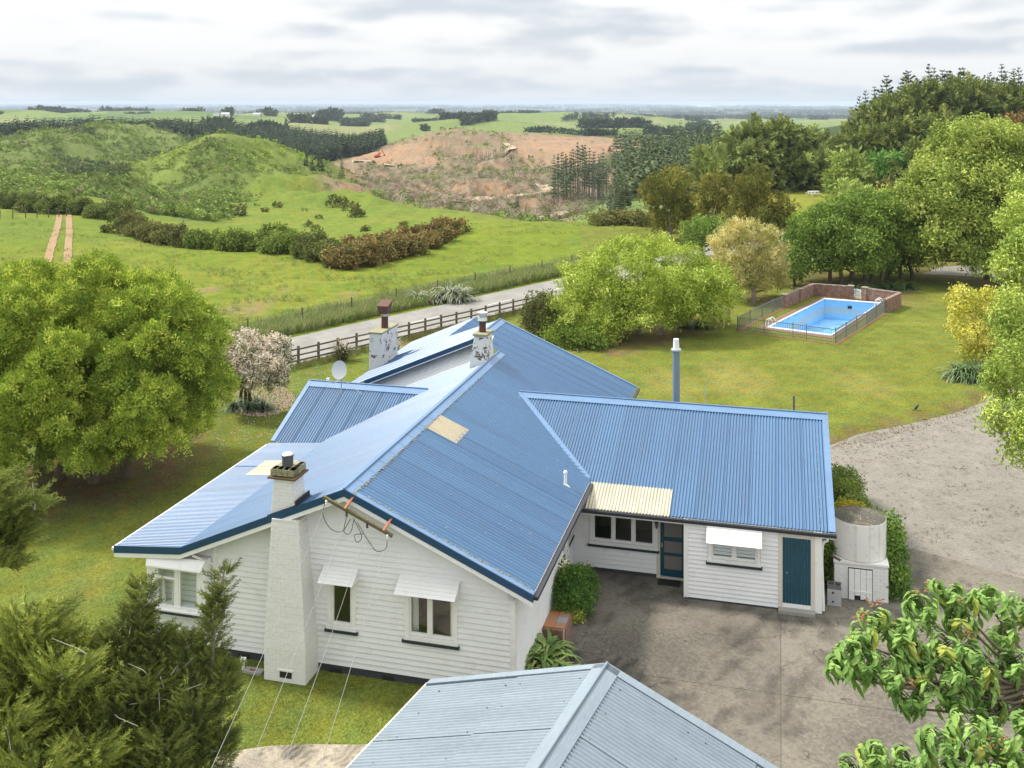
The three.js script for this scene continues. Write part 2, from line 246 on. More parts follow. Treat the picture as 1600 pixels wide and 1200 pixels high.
{
  const A = [], B = [];
  for (let i = 0; i <= 520; i++) A.push(-0.66 + 1.32 * i / 520);
  for (let i = 1; i <= 44; i++) A.push(0.66 + (2 * Math.PI - 1.32) * i / 44);
  for (let r = 5; r < 62; r *= 1.0125) B.push(r); for (let r = 62; r < 92; r += 0.24) B.push(r); for (let r = 92; r < 130; r *= 1.0125) B.push(r); for (let r = 130; r < 800; r *= 1.013) B.push(r); for (let r = 800; r < 95000; r *= 1.045) B.push(r);
  const nA = A.length, nB = B.length, pos = new Float32Array(nA * nB * 3), col = new Float32Array(nA * nB * 3), uv = new Float32Array(nA * nB * 2), idx = [];
  for (let j = 0; j < nB; j++) for (let i = 0; i < nA; i++) {
    const k = j * nA + i, x = B[j] * Math.sin(A[i]), z = -B[j] * Math.cos(A[i]);
    const fine = i <= 520;
    pos[k * 3] = x; pos[k * 3 + 1] = fine || B[j] > 100 ? height(x, z) : 0; pos[k * 3 + 2] = z;
    const c = groundColour(x, z); for (let q = 0; q < 3; q++) col[k * 3 + q] = c[q] * 0.86 / 0.62; uv[k * 2] = x / 5.3; uv[k * 2 + 1] = z / 5.3;
    if (i < nA - 1 && j < nB - 1) { const xc = (B[j] + B[j + 1]) / 2 * Math.sin((A[i] + A[i + 1]) / 2), zc = -(B[j] + B[j + 1]) / 2 * Math.cos((A[i] + A[i + 1]) / 2); if (!(B[j] > 62 && B[j] < 92 && inPoly(xc, zc, poolHole))) idx.push(k, k + 1, k + nA, k + 1, k + nA + 1, k + nA); }
  }
  // ground under the eye
  const g = new THREE.BufferGeometry(); g.setAttribute('position', new THREE.BufferAttribute(pos, 3)); g.setAttribute('color', new THREE.BufferAttribute(col, 3)); g.setAttribute('uv', new THREE.BufferAttribute(uv, 2)); g.setIndex(idx); g.computeVertexNormals();
  const m = new THREE.Mesh(g, phy({ vertexColors: true, map: grassTex, bumpMap: grassBump, bumpScale: 0.05, roughness: 1, specularIntensity: 0.15 })); m.name = 'ground'; m.receiveShadow = m.castShadow = true; scene.add(m);
  tag(m, 'rolling grassy ground from the mown lawn out to the hazy plain', null, null, 'structure');
}
{ // strip of sea at the horizon
  const P = [[1090, 12500], [1200, 14500], [1420, 15000], [1500, 90000], [1060, 90000], [1040, 30000], [1085, 17000]].map(([u, D]) => [(u - 800) / F * D, -D]);
  const s = part('sea', polyGeo(P, -40), phy({ color: C(0.25, 0.3, 0.33), roughness: 0.25 }), scene); tag(s, 'pale strip of sea under the horizon on the right', null, null, 'structure');
}
// ---------------------------------------------------------------- materials of the buildings
const grime = (() => { const a = tfbm(41, 4, 5), b = tfbm(47, 40, 3), s = tfbm(49, 8, 4); return tex(1024, (x, y) => { const m = clamp(0.93 + 0.09 * (a(x, y) - 0.5) + 0.07 * (b(x, y) - 0.5)); const st = sstep(0.62, 0.8, s(x, y)) * 0.07; return [m - st * 0.8, m - st * 0.9, m - st * 1.15]; }); })();
const roofDirt = (() => { const a = tfbm(61, 3, 5), b = tfbm(67, 50, 3), l = tfbm(68, 90, 2); return tex(1024, (x, y) => { const m = clamp(0.86 + 0.26 * (a(x, y) - 0.5) + 0.2 * (b(x, y) - 0.5)); const q = sstep(0.73, 0.8, l(x, y)) * sstep(0.45, 0.6, a(x, y)); return [lerp(m, 1, q * 0.3) , lerp(m, 1, q * 0.25), lerp(m, 0.95, q * 0.12)]; }); })();
const lichenTex = (() => { const a = tfbm(71, 14, 4), b = tfbm(73, 60, 3); return tex(512, (x, y) => { const q = sstep(0.5, 0.6, a(x, y) * 0.6 + b(x, y) * 0.4); const c1 = [0.34, 0.32, 0.24], c2 = [0.2, 0.19, 0.09]; return c1.map((v, i) => lerp(v, c2[i], q)); }); })();
const woodTex = (() => { const a = tfbm(81, 4, 4), b = tfbm(83, 64, 2); return tex(512, (x, y) => { const g = 0.5 + 0.5 * Math.sin((y * 9 + a(x, y) * 1.4) * 6.28); const m = 0.75 + 0.25 * g * b(x, y) + 0.3 * (a(x, y) - 0.5); return [m, m * 0.95, m * 0.88]; }); })();
const peelTex = (() => { const a = tfbm(91, 6, 5), b = tfbm(93, 28, 3), c = tfbm(95, 3, 4); return tex(1024, (x, y) => { const q = sstep(0.6, 0.63, a(x, y) * 0.55 + b(x, y) * 0.3 + c(x, y) * 0.15), m = 0.76 * (0.92 + 0.16 * (c(x, y) - 0.5)), k = b(x, y) > 0.5 ? [0.1, 0.075, 0.06] : [0.2, 0.12, 0.085]; return [lerp(m, k[0], q), lerp(m * 0.99, k[1], q), lerp(m * 0.96, k[2], q)]; }); })();
const M = {
  white: phy({ color: C(0.80, 0.80, 0.79), map: rep(grime, 0.35), roughness: 0.5 }),
  whiteTrim: phy({ color: C(0.84, 0.83, 0.80), map: rep(grime, 0.5), roughness: 0.42 }),
  cream: phy({ color: C(0.66, 0.61, 0.52), map: rep(grime, 0.5), roughness: 0.5 }),
  plinth: std({ color: C(0.045, 0.047, 0.052), map: rep(grime, 0.4), roughness: 0.9 }),
  blue: null, blues: [[1, 1, 1, 0], [0.93, 0.95, 0.97, 0.37], [1.08, 1.06, 1.04, 0.71]].map(([a, b, c, o]) => phy({ color: C(0.034 * a, 0.128 * b, 0.27 * c), map: (() => { const t = rep(roofDirt, 0.75, 0.1); t.offset.set(o, o * 0.6); return t; })(), roughness: 0.46 + 0.1 * o, specularIntensity: 1, clearcoat: 0.9, clearcoatRoughness: 0.37 })),
  blueFlash: phy({ color: C(0.13, 0.235, 0.4), map: rep(roofDirt, 0.3), roughness: 0.4 }),
  navy: phy({ color: C(0.012, 0.055, 0.12), roughness: 0.4 }),
  gutter: phy({ color: C(0.02, 0.023, 0.03), roughness: 0.5 }),
  teal: phy({ color: C(0.004, 0.075, 0.125), map: rep(woodTex, 0.8), roughness: 0.45 }),
  sill: phy({ color: C(0.012, 0.028, 0.034), roughness: 0.5 }),
  creamSheet: phy({ color: C(0.56, 0.52, 0.4), map: rep(roofDirt, 1.3, 0.4), roughness: 0.8 }),
  yellowSheet: phy({ color: C(0.5, 0.44, 0.31), map: rep(roofDirt, 1.3, 0.4), roughness: 0.75 }),
  whiteSheet: phy({ color: C(0.72, 0.73, 0.73), map: rep(roofDirt, 0.3), roughness: 0.45 }),
  glass: phy({ color: C(0.95, 0.97, 0.96), transmission: 1, thickness: 0, roughness: 0.02, ior: 1.5 }),
  curtain: std({ color: C(0.72, 0.71, 0.67), roughness: 0.9 }),
  room: std({ color: C(0.3, 0.27, 0.22), roughness: 0.9 }),
  paintBrick: std({ color: C(0.79, 0.78, 0.75), map: rep(grime, 0.9), roughness: 0.75 }),
  peelBrick: std({ color: C(1, 1, 1), map: rep(peelTex, 0.7), roughness: 0.85 }),
  mortar: std({ color: C(0.62, 0.6, 0.56), roughness: 0.9 }),
  lichen: std({ color: C(0.9, 0.9, 0.8), map: rep(lichenTex, 2.2), roughness: 1 }),
  rust: std({ color: C(0.22, 0.075, 0.03), map: rep(grime, 2), roughness: 0.85 }),
  rustPipe: std({ color: C(0.095, 0.033, 0.022), map: rep(grime, 2), roughness: 0.7 }),
  zinc: phy({ color: C(0.5, 0.52, 0.53), map: rep(roofDirt, 0.35), roughness: 0.45, metalness: 0.35 }),
  darkZinc: std({ color: C(0.1, 0.105, 0.11), map: rep(grime, 1), roughness: 0.6, metalness: 0.2 }),
  timber: std({ color: C(0.15, 0.125, 0.095), map: rep(woodTex, 0.7), roughness: 0.9 }),
  black: std({ color: C(0.015, 0.015, 0.016), roughness: 0.7 }),
  brick: std({ color: C(0.29, 0.155, 0.1), map: rep(grime, 1.2), roughness: 0.9 }),
  steel: phy({ color: C(0.6, 0.62, 0.64), roughness: 0.35, metalness: 0.6 }),
  concrete: std({ color: C(0.3, 0.285, 0.25), map: rep(grime, 0.5), roughness: 0.95 }),
};
// ---------------------------------------------------------------- the house. Local axes: x = along the gable front, y = up, q = away (z = -q)
const TH = 14.648 * Math.PI / 180;
const HOUSE_AT = V(0.064, 0, -25.9);
const house = thing('house', 'white weatherboard house with blue corrugated roof and three chimneys', 'house', HOUSE_AT, -TH);
const hw = (p, y, q) => V(p, y, -q).applyAxisAngle(V(0, 1, 0), -TH).add(HOUSE_AT);    // house axes to world
const K = 0.42477, L3 = (p, y, q) => V(p, y, -q);
// ---- corrugated sheets: O on the eave, S along the eave, U up the slope, convex outline [[s, t]...]; each 0.76 m sheet is a mesh of its own
function clipS(poly, s) { let lo = 1e9, hi = -1e9; for (let i = 0, n = poly.length; i < n; i++) { const [a, b] = poly[i], [c, d] = poly[(i + 1) % n]; if ((a - s) * (c - s) <= 0) { if (Math.abs(c - a) < 1e-9) { lo = Math.min(lo, b, d); hi = Math.max(hi, b, d); } else { const t = b + (d - b) * (s - a) / (c - a); lo = Math.min(lo, t); hi = Math.max(hi, t); } } } return lo <= hi ? [lo, hi] : null; }
function corrugated(parent, O, S, U, poly, mat, { pitch = 0.1, amp = 0.021, per = 10, name = 'roof_sheet', lift = 0, width = 0.762 } = {}) {
  S = S.clone().normalize(); U = U.clone().normalize(); const N = S.clone().cross(U).normalize(); if (N.y < 0) N.negate();
  const smin = Math.min(...poly.map((q) => q[0])), smax = Math.max(...poly.map((q) => q[0]));
  const w = Math.max(1, Math.round(width / pitch)) * pitch, out = [];
  let k = 0;
  for (let s0 = smin; s0 < smax - 1e-4; s0 += w, k++) {
    const s1 = Math.min(smax, s0 + w + 0.012), n = Math.max(2, Math.round((s1 - s0) / pitch * per));
    const pos = [], uv = [], idx = [], jit = ((Math.sin(k * 91.7 + smin * 13.1) * 437.5) % 1) * 0.0016;
    for (let i = 0; i <= n; i++) {
      const s = s0 + (s1 - s0) * i / n, r = clipS(poly, clamp(s, smin + 1e-5, smax - 1e-5)); if (!r) continue;
      const h = amp * Math.sin(2 * Math.PI * s / pitch) + lift + jit + (i >= n - 1 ? 0.01 : 0);
      for (const t of r) { const p = O.clone().addScaledVector(S, s).addScaledVector(U, t).addScaledVector(N, h); pos.push(p.x, p.y, p.z); uv.push(s, t); }
    }
    const m = pos.length / 6; if (m < 2) continue;
    for (let i = 0; i < m - 1; i++) { const a = i * 2; idx.push(a, a + 2, a + 1, a + 1, a + 2, a + 3); }
    const g = new THREE.BufferGeometry(); g.setAttribute('position', new THREE.Float32BufferAttribute(pos, 3)); g.setAttribute('uv', new THREE.Float32BufferAttribute(uv, 2)); g.setIndex(idx); g.computeVertexNormals();
    out.push(part(name, g, mat || M.blues[Math.floor(Math.abs(Math.sin(k * 12.7 + smin * 3.1 + O.x) * 1000)) % 3], parent));
  }
  return out;
}
function ridgeCap(a, b, sideA, sideB, w = 0.24, lift = 0.03) {   // folded strip along a ridge: two flanges following the slopes sideA / sideB, roll on top
  const d = b.clone().sub(a).normalize(); const f = (s) => { const n = s.clone().normalize(); const q = [a.clone(), b.clone(), b.clone().addScaledVector(n, w), a.clone().addScaledVector(n, w)]; q.forEach((p) => (p.y += lift)); const t = q.map((p) => p.clone().add(V(0, -0.006, 0))); return hexa(t, q); };
  const up = V(0, lift + 0.012, 0);
  const r = new THREE.CylinderGeometry(0.03, 0.03, a.distanceTo(b), 8); r.rotateX(Math.PI / 2); const m = new THREE.Matrix4().lookAt(a, b, V(0, 1, 0)).setPosition(a.clone().add(b).multiplyScalar(0.5).add(up)); r.applyMatrix4(m);
  return merge([f(sideA), f(sideB), boxUV(r)]);
}
function barge(a, b, n, hNavy = 0.16, hWhite = 0.12, parent = house) {     // sloping fascia from a to b, proud along n (unit): navy capping above a white board
  const off = n.clone().multiplyScalar(0.03), dn = (y) => V(0, -y, 0), A = a.clone(), B = b.clone();
  const slab = (y0, y1, th) => { const o = n.clone().multiplyScalar(th); return hexa([A.clone().add(dn(y1)), B.clone().add(dn(y1)), B.clone().add(dn(y1)).add(o), A.clone().add(dn(y1)).add(o)], [A.clone().add(dn(y0)), B.clone().add(dn(y0)), B.clone().add(dn(y0)).add(o), A.clone().add(dn(y0)).add(o)]); };
  part('barge_flashing', slab(-0.035, hNavy, 0.035), M.navy, parent);
  if (hWhite) part('barge_board', slab(hNavy - 0.01, hNavy + hWhite, 0.022), M.whiteTrim, parent);
}
// ---- weatherboards on a wall plane. frame(s, y, o): s along the wall, y up, o out of it; ext(y) -> [s0, s1]; holes [s0, s1, y0, y1]
function boards(wall, frame, y0, y1, ext, holes, step = 0.145, mat = M.white) {
  for (let y = y0; y < y1 - 0.02; y += step) {
    const yt = Math.min(y1, y + step), ym = (y + yt) / 2, e = ext(ym); if (!e || e[1] - e[0] < 0.05) continue;
    let segs = [[e[0], e[1]]];
    for (const [a, b, c, d] of holes) if (c < ym && d > ym) segs = segs.flatMap(([s, t]) => (b <= s || a >= t ? [[s, t]] : [[s, Math.min(t, a)], [Math.max(s, b), t]].filter(([p, q]) => q - p > 0.01)));
    for (const [s, t] of segs) part('weatherboard', hexa([frame(s, y, 0), frame(t, y, 0), frame(t, y, 0.042), frame(s, y, 0.042)], [frame(s, yt + 0.004, 0), frame(t, yt + 0.004, 0), frame(t, yt + 0.004, 0.004), frame(s, yt + 0.004, 0.004)]), mat, wall);
  }
}
function shell(pts, frame, holes, th = 0.1) {   // wall core with openings, outline in (s, y)
  const sh = new THREE.Shape(pts.map(([s, y]) => new THREE.Vector2(s, y)));
  for (const [a, b, c, d] of holes) { const h = new THREE.Path(); h.moveTo(a, c); h.lineTo(a, d); h.lineTo(b, d); h.lineTo(b, c); h.closePath(); sh.holes.push(h); }
  const g = new THREE.ExtrudeGeometry(sh, { depth: th, bevelEnabled: false }); const o = frame(0, 0, -th), sx = frame(1, 0, -th).sub(o), sy = V(0, 1, 0), sn = frame(0, 0, 1 - th).sub(o);
  g.applyMatrix4(new THREE.Matrix4().makeBasis(sx, sy, sn).setPosition(o)); return boxUV(g);
}
// window: opening s0..s1, y0..y1; mullions as fractions; opts sill, curtain, transom
function windowIn(wall, frame, [s0, s1, y0, y1], { mull = [], sill = true, fw = 0.12, transom, curtain, head = true, glassSets = true } = {}) {
  const w = node('window', wall), B = (a, b, c, d, o0, o1) => hexa([frame(a, c, o0), frame(b, c, o0), frame(b, c, o1), frame(a, c, o1)], [frame(a, d, o0), frame(b, d, o0), frame(b, d, o1), frame(a, d, o1)]);
  const fr = [B(s0 - fw, s0, y0 - 0.02, y1 + (head ? fw * 0.8 : 0.02), -0.02, 0.05), B(s1, s1 + fw, y0 - 0.02, y1 + (head ? fw * 0.8 : 0.02), -0.02, 0.05)];
  if (head) fr.push(B(s0, s1, y1, y1 + fw * 0.8, -0.02, 0.048));
  part('frame', fr, M.whiteTrim, w);
  const cuts = [0, ...mull, 1];
  for (let i = 0; i < cuts.length - 1; i++) {
    const a = lerp(s0, s1, cuts[i]) + (i ? 0.02 : 0.0), b = lerp(s0, s1, cuts[i + 1]) - (i < cuts.length - 2 ? 0.02 : 0.0), t = 0.05;
    const bars = [B(a, a + t, y0, y1, -0.05, 0.02), B(b - t, b, y0, y1, -0.05, 0.02), B(a + t, b - t, y0, y0 + t * 1.4, -0.05, 0.018), B(a + t, b - t, y1 - t, y1, -0.05, 0.018)];
    if (transom && transom[i]) bars.push(B(a + t, b - t, lerp(y0, y1, transom[i]) - 0.025, lerp(y0, y1, transom[i]) + 0.025, -0.05, 0.016));
    part('sash', bars, M.whiteTrim, w);
    part('pane', B(a + t, b - t, y0 + t, y1 - t, -0.03, -0.025), M.glass, w);
    if (i) part('mullion', B(a - 0.04, a, y0, y1, -0.05, 0.03), M.whiteTrim, w);
  }
  if (curtain) for (const [c0, c1] of curtain) {
    const a = lerp(s0, s1, c0), b = lerp(s0, s1, c1), n = 14, pos = [], idx = [];
    for (let i = 0; i <= n; i++) for (const y of [y0 + 0.02, y1 - 0.02]) { const p = frame(lerp(a, b, i / n), y, -0.16 + 0.03 * Math.sin(i * 2.1)); pos.push(p.x, p.y, p.z); }
    for (let i = 0; i < n; i++) idx.push(i * 2, i * 2 + 2, i * 2 + 1, i * 2 + 1, i * 2 + 2, i * 2 + 3);
    const g = new THREE.BufferGeometry(); g.setAttribute('position', new THREE.Float32BufferAttribute(pos, 3)); g.setIndex(idx); g.computeVertexNormals(); part('curtain', g, M.curtain, w);
  }
  if (sill) { part('apron', B(s0 - fw - 0.02, s1 + fw + 0.02, y0 - 0.12, y0 - 0.02, -0.01, 0.07), M.whiteTrim, w); part('sill', B(s0 - fw - 0.06, s1 + fw + 0.06, y0 - 0.19, y0 - 0.12, -0.01, 0.1), M.sill, w); }
  return w;
}
function hood(wall, frame, s0, s1, yT, yB, out, rows = 5) {     // slatted timber hood over a window
  const h = node('window_hood', wall), dy = (yT - yB) / rows, P = (s, k, o) => { const y = lerp(yT, yB, k), q = lerp(0.04, out, k); return frame(s, y, q + o); };
  for (let i = 0; i < rows; i++) { const a = i / rows, b = (i + 1.08) / rows; part('slat', hexa([P(s0, a, 0.0), P(s1, a, 0), P(s1, b, 0.025), P(s0, b, 0.025)], [P(s0, a, 0.02).add(V(0, 0.01, 0)), P(s1, a, 0.02).add(V(0, 0.01, 0)), P(s1, b, 0.045).add(V(0, 0.012, 0)), P(s0, b, 0.045).add(V(0, 0.012, 0))]), M.whiteTrim, h); }
  for (const s of [s0 + 0.02, s1 - 0.05]) part('cheek', hexa([frame(s, yB - 0.02, 0.02), frame(s + 0.03, yB - 0.02, 0.02), frame(s + 0.03, yB - 0.01, out), frame(s, yB - 0.01, out)], [frame(s, yT, 0.02), frame(s + 0.03, yT, 0.02), frame(s + 0.03, yB + 0.03, out), frame(s, yB + 0.03, out)]), M.whiteTrim, h);
}
part('security_light', [bx(-0.12, 0.06, 2.66, 2.72, -0.2, -0.05), bx(-0.1, 0.04, 2.6, 2.66, -0.24, -0.1)], M.steel, house);
const YE = 2.886, PE = 0.566, PR = -4.461, YR = 5.021, PR2 = -5.503, YR2 = 5.464, QF = -0.42;
const roofY = (p) => Math.min(YE + K * (PE - p), YR - K * (PR - p));
// ---------- front gable wall (q = 0), p from -10.6 to 0
{
  const f = (s, y, o) => L3(s, y, -o), wall = node('front_wall', house);
  const holes = [[-5.0, -4.42, 1.28, 2.42], [-2.82, -1.62, 1.28, 2.42]];
  part('wall_core', shell([[-10.5, 0.2], [0, 0.2], [0, 2.95], [PR, 4.84], [-9.2, 2.84], [-10.5, 2.74]], f, holes), M.white, wall);
  const ext = (y) => { const pr = y > roofY(0) - 0.2 ? PE - (y + 0.2 - YE) / K : -0.06; const pl = y > 2.75 ? PR - (YR - y - 0.2) / K : -10.45; return [Math.max(pl, -10.45), Math.min(pr, -0.06)]; };
  boards(wall, f, 0.215, 4.86, ext, holes.map(([a, b, c, d]) => [a - 0.12, b + 0.12, c - 0.15, d + 0.1]));
  part('corner_board', [bx(-0.1, 0.025, 0.2, 2.9, -0.04, 0.06), bx(-0.003, 0.035, 0.2, 2.9, -0.03, 0.12)], M.whiteTrim, wall);
  part('corner_board', bx(-8.52, -8.40, 0.2, 3.1, -0.05, 0.0), M.whiteTrim, wall);
  windowIn(wall, f, holes[0], {}); windowIn(wall, f, holes[1], { mull: [0.47], curtain: [[0.02, 0.16], [0.88, 1]] });
  hood(wall, f, -5.2, -4.22, 2.82, 2.55, 0.45); hood(wall, f, -3.05, -1.42, 2.84, 2.54, 0.5);
  const pl = node('foundation', house);
  part('plinth', [bx(-10.5, 0.0, -0.3, 0.2, 0.0, 0.2)], M.plinth, pl);
  for (const p of [-7.6, -4.9, -3.4, -1.2]) part('vent_grille', [bx(p - 0.17, p + 0.17, -0.05, 0.11, -0.02, 0.0), ...[0, 1, 2].map((i) => bx(p - 0.15, p + 0.15, -0.03 + i * 0.05, -0.01 + i * 0.05, -0.03, -0.02))], M.black, pl);
}
// ---------- box bay window and wall beyond it (p -10.35..-8.5)
{
  const bay = node('bay_window', house), f = (s, y, o) => L3(s, y, 0.38 * -1 - o);
  part('frame', [bx(-10.34, -10.06, 1.25, 2.62, -0.38, 0), bx(-8.78, -8.56, 1.25, 2.62, -0.38, 0), bx(-10.06, -8.78, 2.42, 2.62, -0.38, -0.05), bx(-10.06, -8.78, 1.25, 1.34, -0.38, -0.05), bx(-9.46, -9.38, 1.34, 2.42, -0.36, -0.3), bx(-10.06, -9.46, 2.06, 2.12, -0.36, -0.31)], M.whiteTrim, bay);
  part('sash', [bx(-10.06, -10.01, 1.34, 2.42, -0.35, -0.3), bx(-9.51, -9.46, 1.34, 2.42, -0.35, -0.3), bx(-9.38, -9.33, 1.34, 2.42, -0.35, -0.3), bx(-8.83, -8.78, 1.34, 2.42, -0.35, -0.3)], M.whiteTrim, bay);
  part('pane', bx(-10.01, -9.51, 1.34, 2.06, -0.325, -0.32), M.glass, bay); part('pane', bx(-10.01, -9.51, 2.12, 2.42, -0.325, -0.32), M.glass, bay); part('pane', bx(-9.33, -8.83, 1.34, 2.42, -0.325, -0.32), M.glass, bay);
  part('sill', bx(-10.42, -8.5, 1.15, 1.21, -0.46, 0), M.sill, bay); part('apron', [bx(-10.38, -8.54, 1.21, 1.25, -0.43, 0)], M.whiteTrim, bay);
  part('soffit_panel', bx(-10.34, -8.56, 2.62, 2.66, -0.38, 0), M.whiteTrim, bay);
  part('backdrop', bx(-10.06, -8.78, 1.25, 2.6, -0.012, -0.008), M.room, bay);
  for (const [a, b] of [[-9.98, -9.86], [-9.66, -9.52]]) part('curtain', hexa([L3(a, 1.36, -0.2), L3(b, 1.36, -0.2), L3(b, 1.36, -0.22), L3(a, 1.36, -0.22)], [L3(a, 2.05, -0.2), L3(b - 0.06, 2.05, -0.2), L3(b - 0.06, 2.05, -0.22), L3(a, 2.05, -0.22)]), M.curtain, bay);
  part('pelmet', hexa([L3(-10.3, 2.4, -0.5), L3(-8.62, 2.4, -0.5), L3(-8.62, 2.43, -0.38), L3(-10.3, 2.43, -0.38)], [L3(-10.3, 2.44, -0.5), L3(-8.62, 2.44, -0.5), L3(-8.56, 2.68, -0.36), L3(-10.34, 2.68, -0.36)]), M.whiteTrim, bay);
  part('bracket', [bar(L3(-8.46, 2.45, -0.03), L3(-8.95, 2.8, -0.36), 0.06, 0.06), bar(L3(-8.46, 2.2, -0.03), L3(-8.46, 3.0, -0.03), 0.08, 0.06)], M.whiteTrim, house);
}
// ---------- other outer walls
{
  const wallL = node('garden_wall', house), fl = (s, y, o) => L3(-10.5 - o, y, s);
  part('wall_core', shell([[0, 0.2], [8.4, 0.2], [8.4, 2.78], [0, 2.78]], fl, []), M.white, wallL); boards(wallL, fl, 0.215, 2.78, () => [0.05, 8.4], []);
  const f = (s, y, o) => L3(o, y, s), wall = node('courtyard_wall', house), holes = [[5.35, 6.05, 1.3, 2.4], [6.55, 7.15, 1.3, 2.4]];
  part('wall_core', shell([[0, 0.1], [7.6, 0.1], [7.6, 2.9], [0, 2.9]], f, holes), M.white, wall);
  boards(wall, f, 0.215, 2.9, () => [0.06, 7.57], holes.map(([a, b, c, d]) => [a - 0.12, b + 0.12, c - 0.15, d + 0.1]));
  for (const h of holes) windowIn(wall, f, h, {});
  part('plinth', bx(-0.2, 0, -0.2, 0.2, 0.0, 7.6), M.plinth, wall);
  part('closing_wall', [bx(-10.5, -10.4, 0, 2.7, 8.3, 24), bx(-10.4, 0, 0, 2.7, 18.3, 18.4), bx(-0.1, 0, 0, 2.8, 16.3, 18.4)], M.white, house);
  part('ceiling', bx(-10.4, -0.1, 2.66, 2.7, 0.1, 18.2), M.room, house); part('interior_floor', bx(-10.4, -0.1, 0.3, 0.34, 0.1, 18.2), M.room, house);
  part('partition', [bx(-10.4, -0.1, 0.34, 2.66, 3.8, 3.85), bx(-5.9, -5.85, 0.34, 2.66, 0.1, 3.8)], M.room, house);
  // wing: recess wall q = 7.6, then front wall q = 6.463 from p 3.69 to 7.667
  const fr = (s, y, o) => L3(s, y, 7.6 - o), rw = node('recess_wall', house), rh = [[0.66, 2.62, 0.98, 2.12]];
  part('wall_core', shell([[0, 0], [3.7, 0], [3.7, 2.85], [0, 2.85]], fr, [...rh, [2.82, 3.62, 0.08, 2.1]]), M.white, rw);
  boards(rw, fr, 0.12, 2.85, () => [0.03, 3.66], [[0.54, 2.78, 0.82, 2.22], [2.7, 3.69, 0, 2.3]]);
  windowIn(rw, fr, rh[0], { mull: [0.335, 0.665], fw: 0.11 });
  part('plinth', bx(0.0, 2.75, -0.1, 0.12, 7.58, 7.7), M.plinth, rw);
  const door = node('screen_door', house), D = (a, b, c, d, o0, o1) => bx(a, b, c, d, 7.6 - o0, 7.6 - o1);
  part('door_frame', [D(2.70, 2.82, 0.0, 2.2, -0.03, 0.04), D(3.62, 3.69, 0, 2.2, -0.03, 0.04), D(2.7, 3.69, 2.1, 2.22, -0.03, 0.042), D(2.72, 3.69, 0.0, 0.06, -0.03, 0.07)], M.cream, door);
  part('stile', [D(2.83, 2.94, 0.08, 2.09, -0.02, 0.03), D(3.5, 3.61, 0.08, 2.09, -0.02, 0.03), D(2.94, 3.5, 0.08, 0.3, -0.02, 0.028), D(2.94, 3.5, 1.2, 1.32, -0.02, 0.028), D(2.94, 3.5, 0.74, 0.82, -0.02, 0.028), D(2.94, 3.5, 1.98, 2.09, -0.02, 0.028)], M.teal, door);
  const mesh = std({ color: C(0.2, 0.19, 0.17), map: rep(grime, 1), roughness: 0.7 });
  for (const [a, b] of [[0.3, 0.74], [0.82, 1.2], [1.32, 1.98]]) part('screen_panel', D(2.94, 3.5, a, b, -0.01, 0.0), mesh, door);
  part('handle', D(2.86, 2.89, 1.0, 1.12, 0.03, 0.06), M.steel, door);
  const fw = (s, y, o) => L3(s, y, 6.463 - o), ww = node('wing_wall', house), wh = [[4.5, 5.82, 1.32, 1.85]];
  part('wall_core', shell([[3.69, 0], [7.667, 0], [7.667, 2.42], [3.69, 2.42]], fw, wh), M.white, ww);
  boards(ww, fw, 0.06, 2.42, () => [3.8, 6.5], [[4.38, 5.94, 1.16, 1.95]], 0.13);
  part('corner_board', [bx(3.66, 3.8, 0.03, 2.42, 6.42, 6.5), bx(3.66, 3.69, 0.03, 2.42, 6.45, 7.6)], M.whiteTrim, ww);
  part('corner_board', bx(7.45, 7.7, 0.03, 2.42, 6.42, 6.5), M.whiteTrim, ww);
  part('plinth', bx(3.69, 6.5, -0.1, 0.05, 6.42, 6.5), M.plinth, ww);
  const lw = windowIn(ww, fw, wh[0], { mull: [0.5], fw: 0.11 });
  for (let i = 0; i < 2; i++) for (let k = 0; k < 4; k++) part('louvre_blade', hexa([L3(4.56 + i * 0.67, 1.42 + k * 0.1, 6.5), L3(5.1 + i * 0.67, 1.42 + k * 0.1, 6.5), L3(5.1 + i * 0.67, 1.41 + k * 0.1, 6.56), L3(4.56 + i * 0.67, 1.41 + k * 0.1, 6.56)], [L3(4.56 + i * 0.67, 1.5 + k * 0.1, 6.52), L3(5.1 + i * 0.67, 1.5 + k * 0.1, 6.52), L3(5.1 + i * 0.67, 1.5 + k * 0.1, 6.57), L3(4.56 + i * 0.67, 1.5 + k * 0.1, 6.57)]), M.steel, lw);
  hood(ww, fw, 4.36, 5.98, 2.36, 1.93, 0.42, 6);
  const ds = node('plank_door', house), E2 = (a, b, c, d, o0, o1) => bx(a, b, c, d, 6.463 - o0, 6.463 - o1);
  part('door_frame', [E2(6.45, 6.57, 0.02, 2.3, -0.02, 0.045), E2(7.38, 7.5, 0.02, 2.3, -0.02, 0.045), E2(6.57, 7.38, 2.18, 2.3, -0.02, 0.044)], M.cream, ds);
  part('threshold', E2(6.45, 7.7, 0.03, 0.22, -0.02, 0.035), M.whiteTrim, ds);
  for (let i = 0; i < 9; i++) part('plank', E2(6.575 + i * 0.0895, 6.575 + (i + 1) * 0.0895 - 0.006, 0.225, 2.175, 0.0, 0.03 + (i % 2) * 0.002), M.teal, ds);
  part('handle', E2(6.68, 6.71, 1.12, 1.15, 0.03, 0.07), M.steel, ds);
  part('step', [E2(6.45, 7.5, -0.05, 0.1, 0.03, 0.3)], M.concrete, ds);
  const ew = node('end_wall', house), fe = (s, y, o) => L3(7.667 + o, y, s);
  part('wall_core', shell([[6.463, 0], [16.2, 0], [16.2, 2.5], [11.65, 4.2], [6.463, 2.35]], fe, []), M.white, ew);
